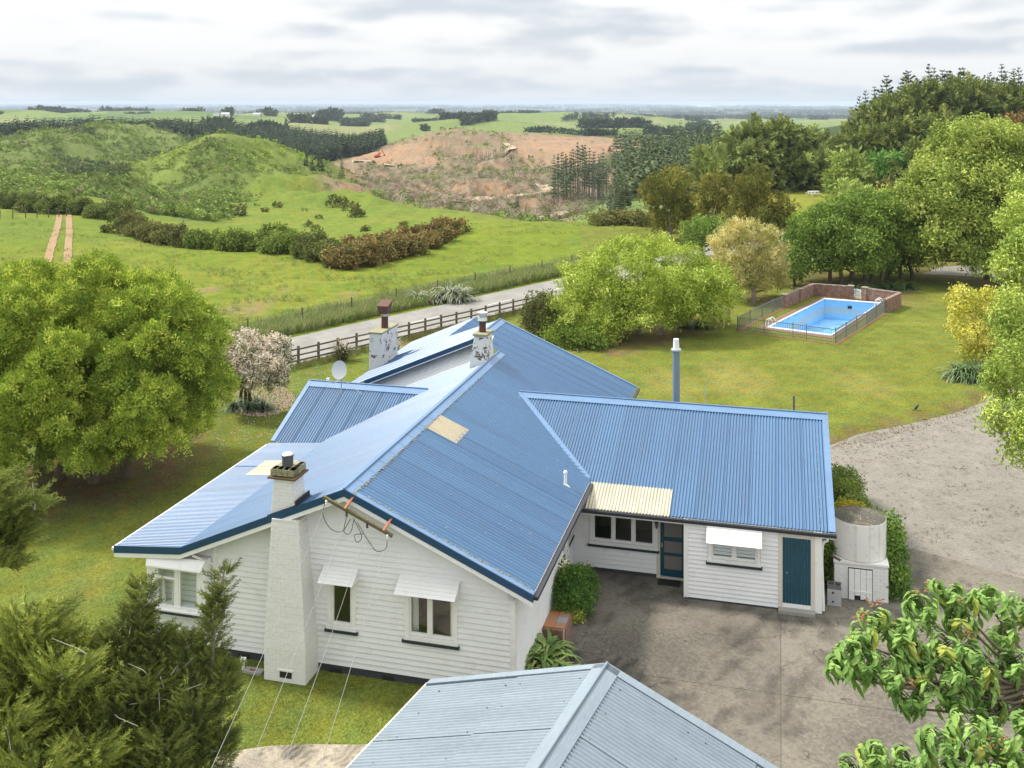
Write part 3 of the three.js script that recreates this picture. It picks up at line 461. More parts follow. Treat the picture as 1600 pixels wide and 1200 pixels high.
  boards(ew, fe, 0.06, 4.2, (y) => { const e = y > 2.4 ? (y - 2.4) / 0.37 : 0; return [6.5 + e, 16.2 - e]; }, []);
  part('closing_wall', bx(0, 7.66, 0, 2.6, 16.1, 16.2), M.white, ew); part('ceiling', bx(0.05, 7.6, 2.32, 2.36, 7.7, 16), M.room, ew); part('ceiling', bx(3.75, 7.6, 2.32, 2.36, 6.6, 7.7), M.room, ew); part('interior_floor', bx(0.05, 7.6, 0.1, 0.12, 7.7, 16), M.room, ew); part('partition', bx(0.05, 7.6, 0.1, 2.4, 10.8, 10.9), M.room, ew);
}
// ---------- roofs
{
  const roof = node('roof', house);
  const sl = Math.hypot(1, K);
  const UR = V(-1, K, 0), UL = V(1, K, 0), back = V(0, 0, -1), rightS = V(1, 0, 0);
  // right slope of the long block, skylight patch let in
  const tR = (p) => (PE - p) * sl, OR = L3(PE, YE, 0);
  const sk = [5.2, 6.5, tR(-3.22), tR(-4.2)];
  const q14 = 14.75, q18 = 18.76;
  corrugated(roof, OR, back, UR, [[QF, 0], [sk[0], 0], [sk[0], tR(PR)], [QF, tR(PR)]], M.blue, { pitch: 0.152, amp: 0.027 });
  corrugated(roof, OR, back, UR, [[sk[0], 0], [sk[1], 0], [sk[1], sk[2] + 0.1], [sk[0], sk[2] + 0.1]], M.blue, { pitch: 0.152, amp: 0.027 });
  corrugated(roof, OR, back, UR, [[sk[0], sk[3] - 0.02], [sk[1], sk[3] - 0.02], [sk[1], tR(PR)], [sk[0], tR(PR)]], M.blue, { pitch: 0.152, amp: 0.027 });
  corrugated(roof, OR, back, UR, [[sk[0] - 0.04, sk[2]], [sk[1] + 0.04, sk[2]], [sk[1] + 0.04, sk[3]], [sk[0] - 0.04, sk[3]]], M.yellowSheet, { name: 'skylight_sheet', lift: 0.014 });
  corrugated(roof, OR, back, UR, [[sk[1], 0], [q14, 0], [q14, tR(PR)], [sk[1], tR(PR)]], M.blue, { pitch: 0.152, amp: 0.027 });
  corrugated(roof, OR, back, UR, [[q14, 0], [q18, 0], [q18, tR(PR2)], [q14, tR(PR2)]], M.blue, { pitch: 0.152, amp: 0.027 });
  // left slope of the front block, low verandah slope
  const PFo = -9.275, YFo = YR - K * (PR - PFo), OL = L3(PFo, YFo, 0), tL = (p) => (p - PFo) * sl;
  corrugated(roof, OL, back, UL, [[QF, 0], [14.75, 0], [14.75, tL(PR)], [QF, tL(PR)]], M.blue);
  const PL = -11.335, YL = 2.8, vs = (YFo - YL) / (PFo - PL);
  const UV = V(1, vs, 0), tV = (PFo - PL) * Math.hypot(1, vs);
  corrugated(roof, L3(PL, YL, 0), back, UV, [[QF, 0], [5.2, 0], [5.2, tV], [QF, tV]], M.blue);
  corrugated(roof, L3(PL, YL, 0), back, UV, [[5.2, 0], [6.55, 0], [6.55, tV * 0.45], [5.2, tV * 0.45]], M.blue);
  corrugated(roof, L3(PL, YL, 0), back, UV, [[5.2, tV * 0.42], [6.55, tV * 0.42], [6.55, tV], [5.2, tV]], M.creamSheet, { name: 'skylight_sheet', lift: 0.004 });
  corrugated(roof, L3(PL, YL, 0), back, UV, [[6.55, 0], [8.46, 0], [8.46, tV], [6.55, tV]], M.blue);
  // right wing: front slope with the cream sheets let in at the eave
  const W0 = 6.442, WY = 2.449, WK = (4.377 - WY) / (11.653 - W0), UW = V(0, WK, -1), wl = Math.hypot(1, WK), tW = (q) => (q - W0) * wl, PV = -2.828, PWE = 8.054;
  const vx = (p) => lerp(7.6, 11.653, (0.5 - p) / (0.5 - PV));
  corrugated(roof, L3(0, WY, W0), rightS, UW, [[0.42, 0], [0.63, 0], [0.63, tW(7.6)], [0.42, tW(7.6)]], M.blue);
  corrugated(roof, L3(0, WY, W0), rightS, UW, [[PV, tW(11.653)], [0.5, tW(7.6)], [0.63, tW(7.5)], [3.19, tW(7.5)], [3.19, tW(11.653)]], M.blue);
  corrugated(roof, L3(0, WY, W0), rightS, UW, [[0.6, -0.02], [3.22, -0.02], [3.22, tW(7.54)], [0.6, tW(7.54)]], M.creamSheet, { name: 'skylight_sheet', lift: 0.006 });
  corrugated(roof, L3(0, WY, W0), rightS, UW, [[3.19, 0], [PWE, 0], [PWE, tW(11.653)], [3.19, tW(11.653)]], M.blue);
  corrugated(roof, L3(0, 4.377, 11.653), rightS, V(0, -WK, -1), [[PV, 0], [PWE, 0], [PWE, 5 * wl], [0.5, 5 * wl]], M.blue);
  // left wing
  const A0 = 8.527, AY = 2.849, AK = (4.214 - AY) / (11.648 - A0), UA = V(0, AK, -1), al = Math.hypot(1, AK), tA = (q) => (q - A0) * al;
  corrugated(roof, L3(0, AY, A0), rightS, UA, [[-11.29, 0], [-9.275, 0], [-6.4, tA(11.648)], [-11.29, tA(11.648)]], M.blue);
  corrugated(roof, L3(0, 4.214, 11.648), rightS, V(0, -AK, -1), [[-11.29, 0], [-6.4, 0], [-9.4, 3.1 * al], [-11.29, 3.1 * al]], M.blue);
  // white low roof between the blocks, back block, far gable
  for (let k = 0; k < 6; k++) { const W = (p, t) => L3(p, lerp(YR - K * (PR - p) - 0.06, YR2 - K * (PR2 - p) - 0.22, t), lerp(14.76, 15.5, t)), t0 = k / 6, t1 = (k + 1) / 6 + 0.012; const up = V(0, 0.012, 0.008); part('roof_sheet', hexa([W(-10.9, t0), W(-4.9, t0), W(-4.9, t1), W(-10.9, t1)], [W(-10.9, t0).add(up), W(-4.9, t0).add(up), W(-4.9, t1), W(-10.9, t1)]), M.whiteSheet, roof); }
  const yB = (p) => YR2 - K * (PR2 - p), OB = L3(-11.6, yB(-11.6), 0), tB = (p) => (p + 11.6) * sl;
  corrugated(roof, OB, back, UL, [[15.02, 0], [19.9, 0], [19.9, tB(-8.27)], [18.76, tB(PR2)], [15.02, tB(PR2)]], M.blue);
  corrugated(roof, OB, back, UL, [[19.9, -0.1], [24.3, -0.1], [24.3, tB(-8.3)], [19.9, tB(-8.3)]], M.blue, { lift: 0.02 });
  corrugated(roof, L3(-8.3, yB(-8.3) + 0.02, 0), back, V(1, -K, 0), [[19.7, 0], [24.3, 0], [24.3, 2.6], [19.9, 0.05]], M.blue);
  // flashings
  const cap = (a, b, s1, s2, w, l) => part('ridge_cap', ridgeCap(a, b, s1, s2, w, l), M.blueFlash, roof);
  cap(L3(PR, YR, QF - 0.02), L3(PR, YR, 14.75), V(1, -K, 0), V(-1, -K, 0), 0.28);
  cap(L3(PR2, YR2, 15.0), L3(PR2, YR2, 18.8), V(1, -K, 0), V(-1, -K, 0), 0.28);
  cap(L3(PV, 4.377, 11.653), L3(PWE, 4.377, 11.653), V(0, -WK, 1), V(0, -WK, -1), 0.34);
  cap(L3(-11.29, 4.214, 11.648), L3(-6.4, 4.214, 11.648), V(0, -AK, 1), V(0, -AK, -1), 0.34);
  part('valley_flashing', hexa([L3(0.42, 2.9, 7.58), L3(0.56, 2.9, 7.7), L3(PV + 0.12, 4.36, 11.66), L3(PV - 0.04, 4.36, 11.54)], [L3(0.42, 2.935, 7.58), L3(0.56, 2.935, 7.7), L3(PV + 0.12, 4.4, 11.66), L3(PV - 0.04, 4.4, 11.54)]), M.blueFlash, roof);
  part('verge_flashing', [bx(PWE - 0.16, PWE + 0.03, 0, 0.03, 0, tW(11.75)).applyMatrix4(new THREE.Matrix4().makeRotationX(Math.atan(WK)).setPosition(0, WY + 0.0, -W0))], M.blueFlash, roof);
  part('verge_flashing', hexa([L3(PE + 0.02, YE - 0.02, QF), L3(PR, YR - 0.01, QF), L3(PR, YR - 0.01, QF + 0.2), L3(PE + 0.02, YE - 0.02, QF + 0.2)], [L3(PE + 0.02, YE + 0.022, QF), L3(PR, YR + 0.03, QF), L3(PR, YR + 0.03, QF + 0.2), L3(PE + 0.02, YE + 0.022, QF + 0.2)]), M.blueFlash, roof);
  part('verge_flashing', hexa([L3(PE, YE, 18.7), L3(PR2, YR2, 18.7), L3(PR2, YR2, 18.82), L3(PE, YE, 18.82)], [L3(PE, YE + 0.04, 18.7), L3(PR2, YR2 + 0.04, 18.7), L3(PR2, YR2 + 0.04, 18.82), L3(PE, YE + 0.04, 18.82)]), M.blueFlash, roof);
  part('verge_flashing', hexa([L3(-11.32, AY - 0.01, A0), L3(-11.16, AY - 0.01, A0), L3(-11.16, 4.2, 11.648), L3(-11.32, 4.2, 11.648)], [L3(-11.32, AY + 0.035, A0), L3(-11.16, AY + 0.035, A0), L3(-11.16, 4.25, 11.648), L3(-11.32, 4.25, 11.648)]), M.blueFlash, roof);
  { const r = rng(63), g = []; const fl = (p) => { const n = 5, c = []; for (let i = 0; i < n; i++) { const a = i / n * 6.28, R = (0.012 + 0.04 * r() * r() * r()); c.push(p.clone().add(V(Math.cos(a) * R, 0.014 - Math.cos(a) * R * K, Math.sin(a) * R * 1.3))); } const q = []; for (let i = 1; i < n - 1; i++) push(q, c[0], c[i], c[i + 1]); const t = new THREE.BufferGeometry(); t.setAttribute('position', new THREE.Float32BufferAttribute(q, 3)); t.computeVertexNormals(); return boxUV(t); };
    for (let i = 0; i < 300; i++) { const q = QF + Math.pow(r(), 1.4) * 12, p = PR + 0.27 + 0.07 * (r() - 0.5); g.push(fl(L3(p, YE + K * (PE - p) + 0.025, q))); } for (let i = 0; i < 200; i++) { const p = lerp(PR + 0.5, PE - 0.1, r()), q = QF + 0.2 + 0.07 * (r() - 0.5); g.push(fl(L3(p, YE + K * (PE - p) + 0.025, q))); } for (let i = 0; i < 70; i++) { const p = lerp(-4, 0.4, r()), q = r() * 14; g.push(fl(L3(p, YE + K * (PE - p) + 0.012, q))); }
    part('lichen', g, M.lichen, roof, 'stuff'); }
  // barges
  const n = V(0, 0, 1);
  barge(L3(PR, YR, QF), L3(PE + 0.02, YE, QF), n); barge(L3(PFo, YFo, QF), L3(PR, YR, QF), n); barge(L3(PL, YL, QF), L3(PFo, YFo, QF), n);
  part('soffit', hexa([L3(PE, YE - 0.26, QF), L3(0, roofY(0) - 0.26, QF), L3(0, roofY(0) - 0.26, 0), L3(PE, YE - 0.26, 0)], [L3(PE, YE - 0.24, QF), L3(0, roofY(0) - 0.06, QF), L3(0, roofY(0) - 0.06, 0), L3(PE, YE - 0.24, 0)]), M.whiteTrim, house);
  part('soffit', [hexa([L3(PE, YE - 0.06, QF), L3(PR, YR - 0.06, QF), L3(PR, YR - 0.06, 0.02), L3(PE, YE - 0.06, 0.02)], [L3(PE, YE - 0.035, QF), L3(PR, YR - 0.035, QF), L3(PR, YR - 0.035, 0.02), L3(PE, YE - 0.035, 0.02)]), hexa([L3(PFo, YFo - 0.06, QF), L3(PR, YR - 0.06, QF), L3(PR, YR - 0.06, 0.02), L3(PFo, YFo - 0.06, 0.02)], [L3(PFo, YFo - 0.035, QF), L3(PR, YR - 0.035, QF), L3(PR, YR - 0.035, 0.02), L3(PFo, YFo - 0.035, 0.02)]), hexa([L3(PL, YL - 0.06, QF), L3(PFo, YFo - 0.06, QF), L3(PFo, YFo - 0.06, 0.02), L3(PL, YL - 0.06, 0.02)], [L3(PL, YL - 0.035, QF), L3(PFo, YFo - 0.035, QF), L3(PFo, YFo - 0.035, 0.02), L3(PL, YL - 0.035, 0.02)])], M.whiteTrim, house);
  part('soffit', bx(PL + 0.1, -10.5, YL - 0.2, YL - 0.17, QF + 0.02, 8.4), M.whiteTrim, house);
  const yW = (p) => YR - K * (PR - p);
  barge(L3(-10.4, yB(-10.4), 15.0), L3(PR2 - 0.05, yB(PR2 - 0.05), 15.0), n, 0.15, 0.05);
  part('barge_flashing', [hexa([L3(-9.2, yW(-9.2) - 0.2, 14.75), L3(PR, YR - 0.2, 14.75), L3(PR, YR - 0.2, 14.79), L3(-9.2, yW(-9.2) - 0.2, 14.79)], [L3(-9.2, yW(-9.2) + 0.02, 14.75), L3(PR, YR + 0.02, 14.75), L3(PR, YR + 0.02, 14.79), L3(-9.2, yW(-9.2) + 0.02, 14.79)])], M.navy, house);
  part('gable_wall', [hexa([L3(-11.2, 0.3, A0 + 0.2), L3(-11.1, 0.3, A0 + 0.2), L3(-11.1, 0.3, 14.5), L3(-11.2, 0.3, 14.5)], [L3(-11.2, AY - 0.1, A0 + 0.2), L3(-11.1, AY - 0.1, A0 + 0.2), L3(-11.1, AY - 0.1, 14.5), L3(-11.2, AY - 0.1, 14.5)])], M.white, house);
  // gutters
  const gut = (a, b, w = 0.11) => part('gutter', [bar(a, b, w, 0.09)], M.gutter, house);
  gut(L3(PE + 0.07, YE - 0.09, QF + 0.05), L3(PE + 0.07, YE - 0.09, 7.45), 0.12);
  gut(L3(PE + 0.07, YE - 0.09, 16.6), L3(PE + 0.07, YE - 0.09, 18.8));
  gut(L3(0.42, WY - 0.08, W0 - 0.06), L3(PWE + 0.05, WY - 0.08, W0 - 0.06), 0.12);
  gut(L3(-11.33, AY - 0.1, A0 - 0.05), L3(-9.3, AY - 0.1, A0 - 0.05));
  part('gutter', bar(L3(PL - 0.05, YL - 0.07, QF), L3(PL - 0.05, YL - 0.07, 8.4), 0.09, 0.08), M.whiteTrim, house);
  part('fascia', [bx(0.42, PWE, WY - 0.2, WY - 0.03, W0 - 0.005, W0 + 0.02), bx(PE - 0.02, PE + 0.005, YE - 0.22, YE - 0.03, QF, 7.5)], M.whiteTrim, house);
  part('soffit', [bx(0.42, PWE, WY - 0.21, WY - 0.19, W0, 6.46)], M.whiteTrim, house);
  // vent pipe, downpipes
  const vp = node('vent_pipe', house); part('pipe', [cyl(0.05, 0.05, 0.42, 0.0, 3.1, 6.36, 12), cyl(0.065, 0.065, 0.03, 0, 3.5, 6.36, 12)], M.whiteTrim, vp); part('flashing', cyl(0.16, 0.06, 0.1, 0, 3.05, 6.36, 14), M.whiteTrim, vp); const dm = new THREE.SphereGeometry(0.06, 12, 8); dm.translate(0, 3.53, -6.36); part('cowl', dm, M.whiteTrim, vp);
  const dp = node('downpipe', house); part('pipe', [tube([L3(0.6, YE - 0.15, 5.9), L3(0.3, 2.4, 5.9), L3(0.12, 2.1, 5.9), L3(0.1, 1.2, 5.9), L3(0.1, 0.05, 5.9)], 0.05, 24, 8), tube([L3(0.1, 1.3, 6.25), L3(0.1, 0.9, 6.2), L3(0.1, 0.5, 5.98)], 0.035, 10, 8), cyl(0.08, 0.08, 0.1, 0.1, 0.6, 5.9, 10)], M.whiteTrim, dp);
  part('downpipe', tube([L3(7.85, WY - 0.1, 6.4), L3(7.85, WY - 0.25, 6.42), L3(7.74, WY - 0.35, 6.5), L3(7.74, 0.1, 6.5)], 0.04, 16, 8), M.whiteTrim, house);
  // flue on the wing's far slope
  const fl = node('flue_pipe', house); const fp = (() => { const w = at(1056.5, 600, 38.2); const l = w.clone().sub(HOUSE_AT).applyAxisAngle(V(0, 1, 0), TH); return l; })();
  part('pipe', cyl(0.135, 0.135, 2.55, fp.x, 3.3, -fp.z, 20), phy({ color: C(0.2, 0.26, 0.3), roughness: 0.5, metalness: 0.2, map: rep(grime, 0.8) }), fl); part('collar', cyl(0.19, 0.19, 0.05, fp.x, 5.85, -fp.z, 20), M.steel, fl); part('cowl', [cyl(0.12, 0.1, 0.38, fp.x, 5.9, -fp.z, 16)], M.whiteTrim, fl);
  part('aerial_post', cyl(0.035, 0.035, 0.9, 6.97, 3.9, 12.2, 8), M.darkZinc, house); part('aerial_post', cyl(0.012, 0.012, 1.2, 3.9, 3.9, 12.3, 6), M.zinc, house);
}
// ---------- chimneys
function brickFaces(rows, per, ring, rnd) {      // courses of slightly uneven bricks round a tapering stack; ring(y) -> [p0, p1, q0, q1]
  const g = [];
  for (let r = 0; r < rows.length - 1; r++) {
    const y0 = rows[r] + 0.004, y1 = rows[r + 1] - 0.005, R = ring((y0 + y1) / 2); if (!R) continue; const [p0, p1, q0, q1] = R;
    const side = (a, b, fixed, alongP, out) => { const n = Math.max(1, Math.round((b - a) / 0.235)), L = (b - a) / n, off = r % 2 ? 0.5 : 0; for (let i = -1; i < n; i++) { const s = Math.max(a, a + (i + off) * L + 0.004), e = Math.min(b, a + (i + 1 + off) * L - 0.004); if (e - s < 0.03) continue; const o = 0.004 + rnd() * 0.007; g.push(alongP ? bx(s, e, y0, y1, fixed, fixed - out * o) : bx(fixed, fixed + out * o, y0, y1, s, e)); } };
    side(p0, p1, q0, true, 1); side(q0, q1, p1, false, 1); side(q0, q1, p0, false, -1);
  }
  return g;
}
{
  const rnd = rng(77);
  // front chimney: broad below, shouldered
  const c = node('front_chimney', house);
  const ring = (y) => (y < 0.9 ? [-6.57, -5.40, -0.77, 0.0] : y < 4.1 ? [lerp(-6.57, -6.5, (y - 0.9) / 3.2), lerp(-5.40, -5.72, (y - 0.9) / 3.2), lerp(-0.77, -0.5, (y - 0.9) / 3.2), 0] : [lerp(-6.6, -6.5, (y - 4.1)), lerp(-5.86, -6.0, (y - 4.1)), -0.36, 0.3]);
  const core = (y0, y1) => { const a = ring(y0 + 1e-4), b = ring(y1 - 1e-4); return hexa([L3(a[0], y0, a[2]), L3(a[1], y0, a[2]), L3(a[1], y0, a[3]), L3(a[0], y0, a[3])], [L3(b[0], y1, b[2]), L3(b[1], y1, b[2]), L3(b[1], y1, b[3]), L3(b[0], y1, b[3])]); };
  part('stack', [core(-0.3, 0.9), core(0.9, 4.1), core(4.1, 5.12)], M.mortar, c);
  const rows = []; for (let y = -0.05; y <= 5.12; y += 0.086) rows.push(y);
  const rows1 = rows.filter((y) => y < 4.0), rows2 = rows.filter((y) => y > 4.1);
  part('brick', brickFaces(rows1, 0, (y) => ring(y), rnd), M.paintBrick, c, 'stuff'); part('brick', brickFaces(rows2, 0, (y) => ring(y), rnd), M.paintBrick, c, 'stuff');
  part('coping', bx(-6.66, -5.86, 5.12, 5.165, -0.44, 0.38), std({ color: C(0.4, 0.26, 0.17), map: rep(lichenTex, 3), roughness: 1 }), c);
  { const g = []; for (let k = 0; k < 2; k++) for (let i = 0; i < 4; i++) { g.push(bx(-6.6 + i * 0.17, -6.45 + i * 0.17, 5.195 + k * 0.09, 5.275 + k * 0.09, -0.38 + 0.004 * ((i * 7 + k * 3) % 3), -0.1)); g.push(bx(-6.07, -5.92 - 0.004 * ((i + k) % 3), 5.195 + k * 0.09, 5.275 + k * 0.09, -0.09 + i * 0.11, 0.01 + i * 0.11)); } part('cap_brick', g, M.lichen, c, 'stuff'); }
  part('cap', [bx(-6.58, -5.94, 5.2, 5.365, -0.36, 0.33)], M.lichen, c);
  part('flue_pipe', [cyl(0.15, 0.15, 0.32, -6.28, 5.36, -0.02, 20), cyl(0.165, 0.165, 0.04, -6.28, 5.63, -0.02, 20)], M.darkZinc, c); part('flue_cap', cyl(0.16, 0.1, 0.04, -6.28, 5.67, -0.02, 20), M.steel, c);
  part('flashing', [hexa([L3(-6.68, 4.04, -0.42), L3(-5.9, 4.4, -0.42), L3(-5.8, 4.42, -0.38), L3(-6.68, 4.04, -0.38)], [L3(-6.68, 4.14, -0.42), L3(-5.9, 4.47, -0.42), L3(-5.8, 4.5, -0.38), L3(-6.68, 4.14, -0.38)]), hexa([L3(-5.86, 4.4, -0.42), L3(-5.8, 4.43, -0.42), L3(-5.8, 4.43, 0.36), L3(-5.86, 4.4, 0.36)], [L3(-5.86, 4.6, -0.42), L3(-5.82, 4.6, -0.42), L3(-5.82, 4.6, 0.36), L3(-5.86, 4.6, 0.36)])], M.black, c);
  part('vent_opening', [bx(-6.12, -5.78, 0.12, 0.28, -0.79, -0.72)], M.black, c); part('lintel', bx(-6.18, -5.74, 0.29, 0.33, -0.8, -0.7), M.paintBrick, c);
  // ridge chimney, tapered, with tall rusty flue
  const d = node('ridge_chimney', house), r2 = (y) => { const k = clamp((y - 4.3) / 1.75); return [lerp(-5.25, -5.02, k), lerp(-4.5, -4.55, k), lerp(13.0, 13.2, k), lerp(14.2, 14.0, k)]; };
  const a2 = r2(4.3), b2 = r2(6.0); part('stack', hexa([L3(a2[0], 4.3, a2[2]), L3(a2[1], 4.3, a2[2]), L3(a2[1], 4.3, a2[3]), L3(a2[0], 4.3, a2[3])], [L3(b2[0], 6.0, b2[2]), L3(b2[1], 6.0, b2[2]), L3(b2[1], 6.0, b2[3]), L3(b2[0], 6.0, b2[3])]), M.mortar, d);
  const rw = []; for (let y = 4.4; y <= 6.0; y += 0.086) rw.push(y); part('brick', brickFaces(rw, 0, r2, rnd), M.peelBrick, d, 'stuff');
  part('coping', bx(-5.08, -4.5, 6.0, 6.08, 13.12, 14.06), M.lichen, d);
  part('flue_pipe', cyl(0.14, 0.135, 0.5, -4.82, 6.05, 13.6, 18), M.rustPipe, d); part('flue_collar', [cyl(0.2, 0.17, 0.12, -4.82, 6.53, 13.6, 18), cyl(0.13, 0.13, 0.12, -4.82, 6.65, 13.6, 18)], M.steel, d); part('flue_cap', [cyl(0.2, 0.21, 0.1, -4.82, 6.75, 13.6, 18), cyl(0.14, 0.05, 0.05, -4.82, 6.85, 13.6, 18)], M.steel, d);
  // far chimney at the left eave of the back block
  const e = node('eave_chimney', house), r3 = () => [-11.55, -10.95, 18.3, 20.3];
  part('stack', bx(-11.54, -10.96, 2.2, 4.62, 18.31, 20.3), M.mortar, e); const re = []; for (let y = 2.7; y <= 4.6; y += 0.086) re.push(y); part('brick', brickFaces(re, 0, r3, rnd), M.peelBrick, e, 'stuff');
  part('coping', bx(-11.58, -10.92, 4.6, 4.67, 18.27, 20.33), M.lichen, e);
  part('flue_pipe', cyl(0.16, 0.155, 0.62, -11.2, 4.65, 19.3, 18), M.rustPipe, e); part('flue_collar', cyl(0.17, 0.17, 0.14, -11.2, 5.22, 19.3, 18), M.steel, e);
  part('flue_cowl', [hexa([L3(-11.4, 5.35, 19.08), L3(-11.0, 5.35, 19.08), L3(-11.0, 5.35, 19.52), L3(-11.4, 5.35, 19.52)], [L3(-11.47, 5.72, 19), L3(-10.93, 5.72, 19), L3(-10.93, 5.92, 19.6), L3(-11.47, 5.92, 19.6)])], std({ color: C(0.13, 0.065, 0.045), map: rep(grime, 2), roughness: 0.85 }), e);
}
// ---------------------------------------------------------------- road, drive, courtyard
const P2 = (u, v) => { const p = gnd(u, v); return [p.x, p.z]; };
const asphaltTex = (() => { const a = tfbm(101, 120, 2), b = tfbm(103, 5, 5); return tex(1024, (x, y) => { const m = 0.72 + 0.3 * (a(x, y) - 0.5) + 0.4 * (b(x, y) - 0.5); return [m, m * 0.98, m * 0.95]; }); })();
const gravelTex = (() => { const a = tfbm(111, 150, 2), b = tfbm(113, 6, 5), c = tfbm(117, 26, 3); return tex(1024, (x, y) => { const m = 0.72 + 0.62 * (a(x, y) - 0.5) + 0.3 * (b(x, y) - 0.5); const l = sstep(0.62, 0.72, c(x, y) * 0.6 + a(x, y) * 0.4); return [lerp(m, 0.42, l), lerp(m * 0.95, 0.33, l), lerp(m * 0.86, 0.22, l)]; }); })();
const slabTex = (() => {
  const a = tfbm(121, 140, 2), b = tfbm(123, 3, 5), c = tfbm(127, 7, 5), w = tfbm(129, 5, 4), k1 = tfbm(131, 4, 5), k2 = tfbm(133, 3, 5);
  return tex(1536, (x, y) => {
    let m = 0.74 + 0.5 * (a(x, y) - 0.5) + 1.15 * (b(x, y) - 0.5); const sw = Math.sin((x * 13 + y * 9 + 2.6 * w(x, y)) * 6.28) * sstep(0.48, 0.62, c(x, y)); m += 0.16 * sw;
    const stain = sstep(0.5, 0.66, c(x, y)); m *= 1 - 0.33 * stain;
    const cr = Math.min(Math.abs(k1(x, y) - 0.5), Math.abs(k2(x, y) - 0.47)); if (cr < 0.0022) m *= 0.5;
    const dot = a(x * 1, y) > 0.8 ? 0.12 : 0; return [m + dot, m * 0.945 + dot, m * 0.85 + dot];
  });
})();
{
  const r = (s, off) => [-12 + RD[0] * s + RD[1] * off, -(63.9 + RD[1] * s - RD[0] * off)];
  const P = []; for (let s = -60; s <= 70; s += 5) P.push(r(s, 2.75 + 0.12 * Math.sin(s * 0.7))); for (let s = 70; s >= -60; s -= 5) P.push(r(s, -2.75 + 0.12 * Math.sin(s * 0.9)));
  const road = part('road', polyGeo(P, 0.02), std({ color: C(0.3, 0.29, 0.275), map: rep(asphaltTex, 0.2), roughness: 0.9 }), scene); tag(road, 'narrow grey sealed country road behind the post and rail fence', null, null, 'structure');
  const paint = std({ color: C(0.62, 0.61, 0.57), map: rep(grime, 1), roughness: 0.7 });
  for (let s = -48; s < 64; s += 8) part('centre_dash', polyGeo([r(s, -0.05), r(s + 2.7, -0.05), r(s + 2.7, 0.05), r(s, 0.05)], 0.026), paint, road);
}
const courtPts = [[hw(0.045, 0, -2.5)], [hw(0.045, 0, 7.57)], [hw(3.65, 0, 7.57)], [hw(3.65, 0, 6.41)], [hw(7.72, 0, 6.41)], [hw(7.9, 0, 8.9)], [hw(9.9, 0, 9.0)], [gnd(1394, 850)], [gnd(1450, 864)], [gnd(1530, 886)], [gnd(1620, 911)], [gnd(1900, 985)], [V(15, 0, -9)], [V(-1, 0, -9)], [V(-1.2, 0, -22)]].map(([p]) => [p.x, p.z]);
{
  const base = part('courtyard', polyGeo(courtPts, 0.005), std({ color: C(0.07, 0.06, 0.045), roughness: 1 }), scene); tag(base, 'worn concrete courtyard in the angle of the house, cracked and stained', null, null, 'structure');
  const local = courtPts.map(([x, z]) => { const v = V(x, 0, z).sub(HOUSE_AT).applyAxisAngle(V(0, 1, 0), TH); return [v.x, -v.z]; });
  const clip = (P, ax, lim, sgn) => { const o = []; for (let i = 0; i < P.length; i++) { const a = P[i], b = P[(i + 1) % P.length], da = (a[ax] - lim) * sgn, db = (b[ax] - lim) * sgn; if (da >= 0) o.push(a); if (da * db < 0) { const t = da / (da - db); o.push([a[0] + (b[0] - a[0]) * t, a[1] + (b[1] - a[1]) * t]); } } return o; };
  const px = [-3, 6.52, 22], qx = [-20, -5.5, 1.9, 16], rnd = rng(5);
  for (let i = 0; i < px.length - 1; i++) for (let j = 0; j < qx.length - 1; j++) {
    const g = 0.007; let P = clip(clip(clip(clip(local, 0, px[i] + g, 1), 0, px[i + 1] - g, -1), 1, qx[j] + g, 1), 1, qx[j + 1] - g, -1); if (P.length < 3) continue;
    const W = P.map(([p, q]) => { const v = hw(p, 0, q); return [v.x, v.z]; }); const t = 0.9 + rnd() * 0.22;
    part('concrete_slab', polyGeo(W, 0.01 + rnd() * 0.002), std({ color: C(0.158 * t, 0.147 * t, 0.127 * t), map: rep(slabTex, 0.11), roughness: 0.93 }), base);
  }
}
{
  const P = [P2(1290, 699), P2(1340, 679), P2(1400, 667), P2(1450, 656), P2(1500, 643), P2(1535, 629), P2(1552, 614), P2(1575, 607), P2(1640, 600), P2(1900, 600), P2(2000, 1000), P2(1620, 911), P2(1530, 886), P2(1450, 864), P2(1394, 850), P2(1300, 860), P2(1280, 760)];
  const d = part('gravel_drive', polyGeo(P, 0.008), std({ color: C(0.265, 0.258, 0.243), map: rep(gravelTex, 0.24), bumpMap: rep(gravelTex, 0.24), bumpScale: 0.01, roughness: 0.97 }), scene); tag(d, 'pale gravel turning area beside the lawn', null, null, 'structure');
  const back = part('gravel_drive', polyGeo([P2(1440, 428), P2(1470, 417), P2(1560, 412), P2(1700, 418), P2(1700, 432), P2(1560, 434)], 0.008), d.material, scene); back.name = 'gravel_drive_001'; used.set('gravel_drive', 2); tag(back, 'far strip of gravel drive under the big trees', null, null, 'structure');
  const patch = part('path', polyGeo([P2(340, 1182), P2(376, 1172), P2(420, 1166), P2(480, 1163), P2(560, 1164), P2(700, 1150), P2(760, 1250), P2(300, 1320)], 0.008), std({ color: C(0.4, 0.365, 0.31), map: rep(slabTex, 0.33), roughness: 0.95 }), scene); tag(patch, 'pale broken concrete path at the foot of the garage', null, null, 'structure');
}
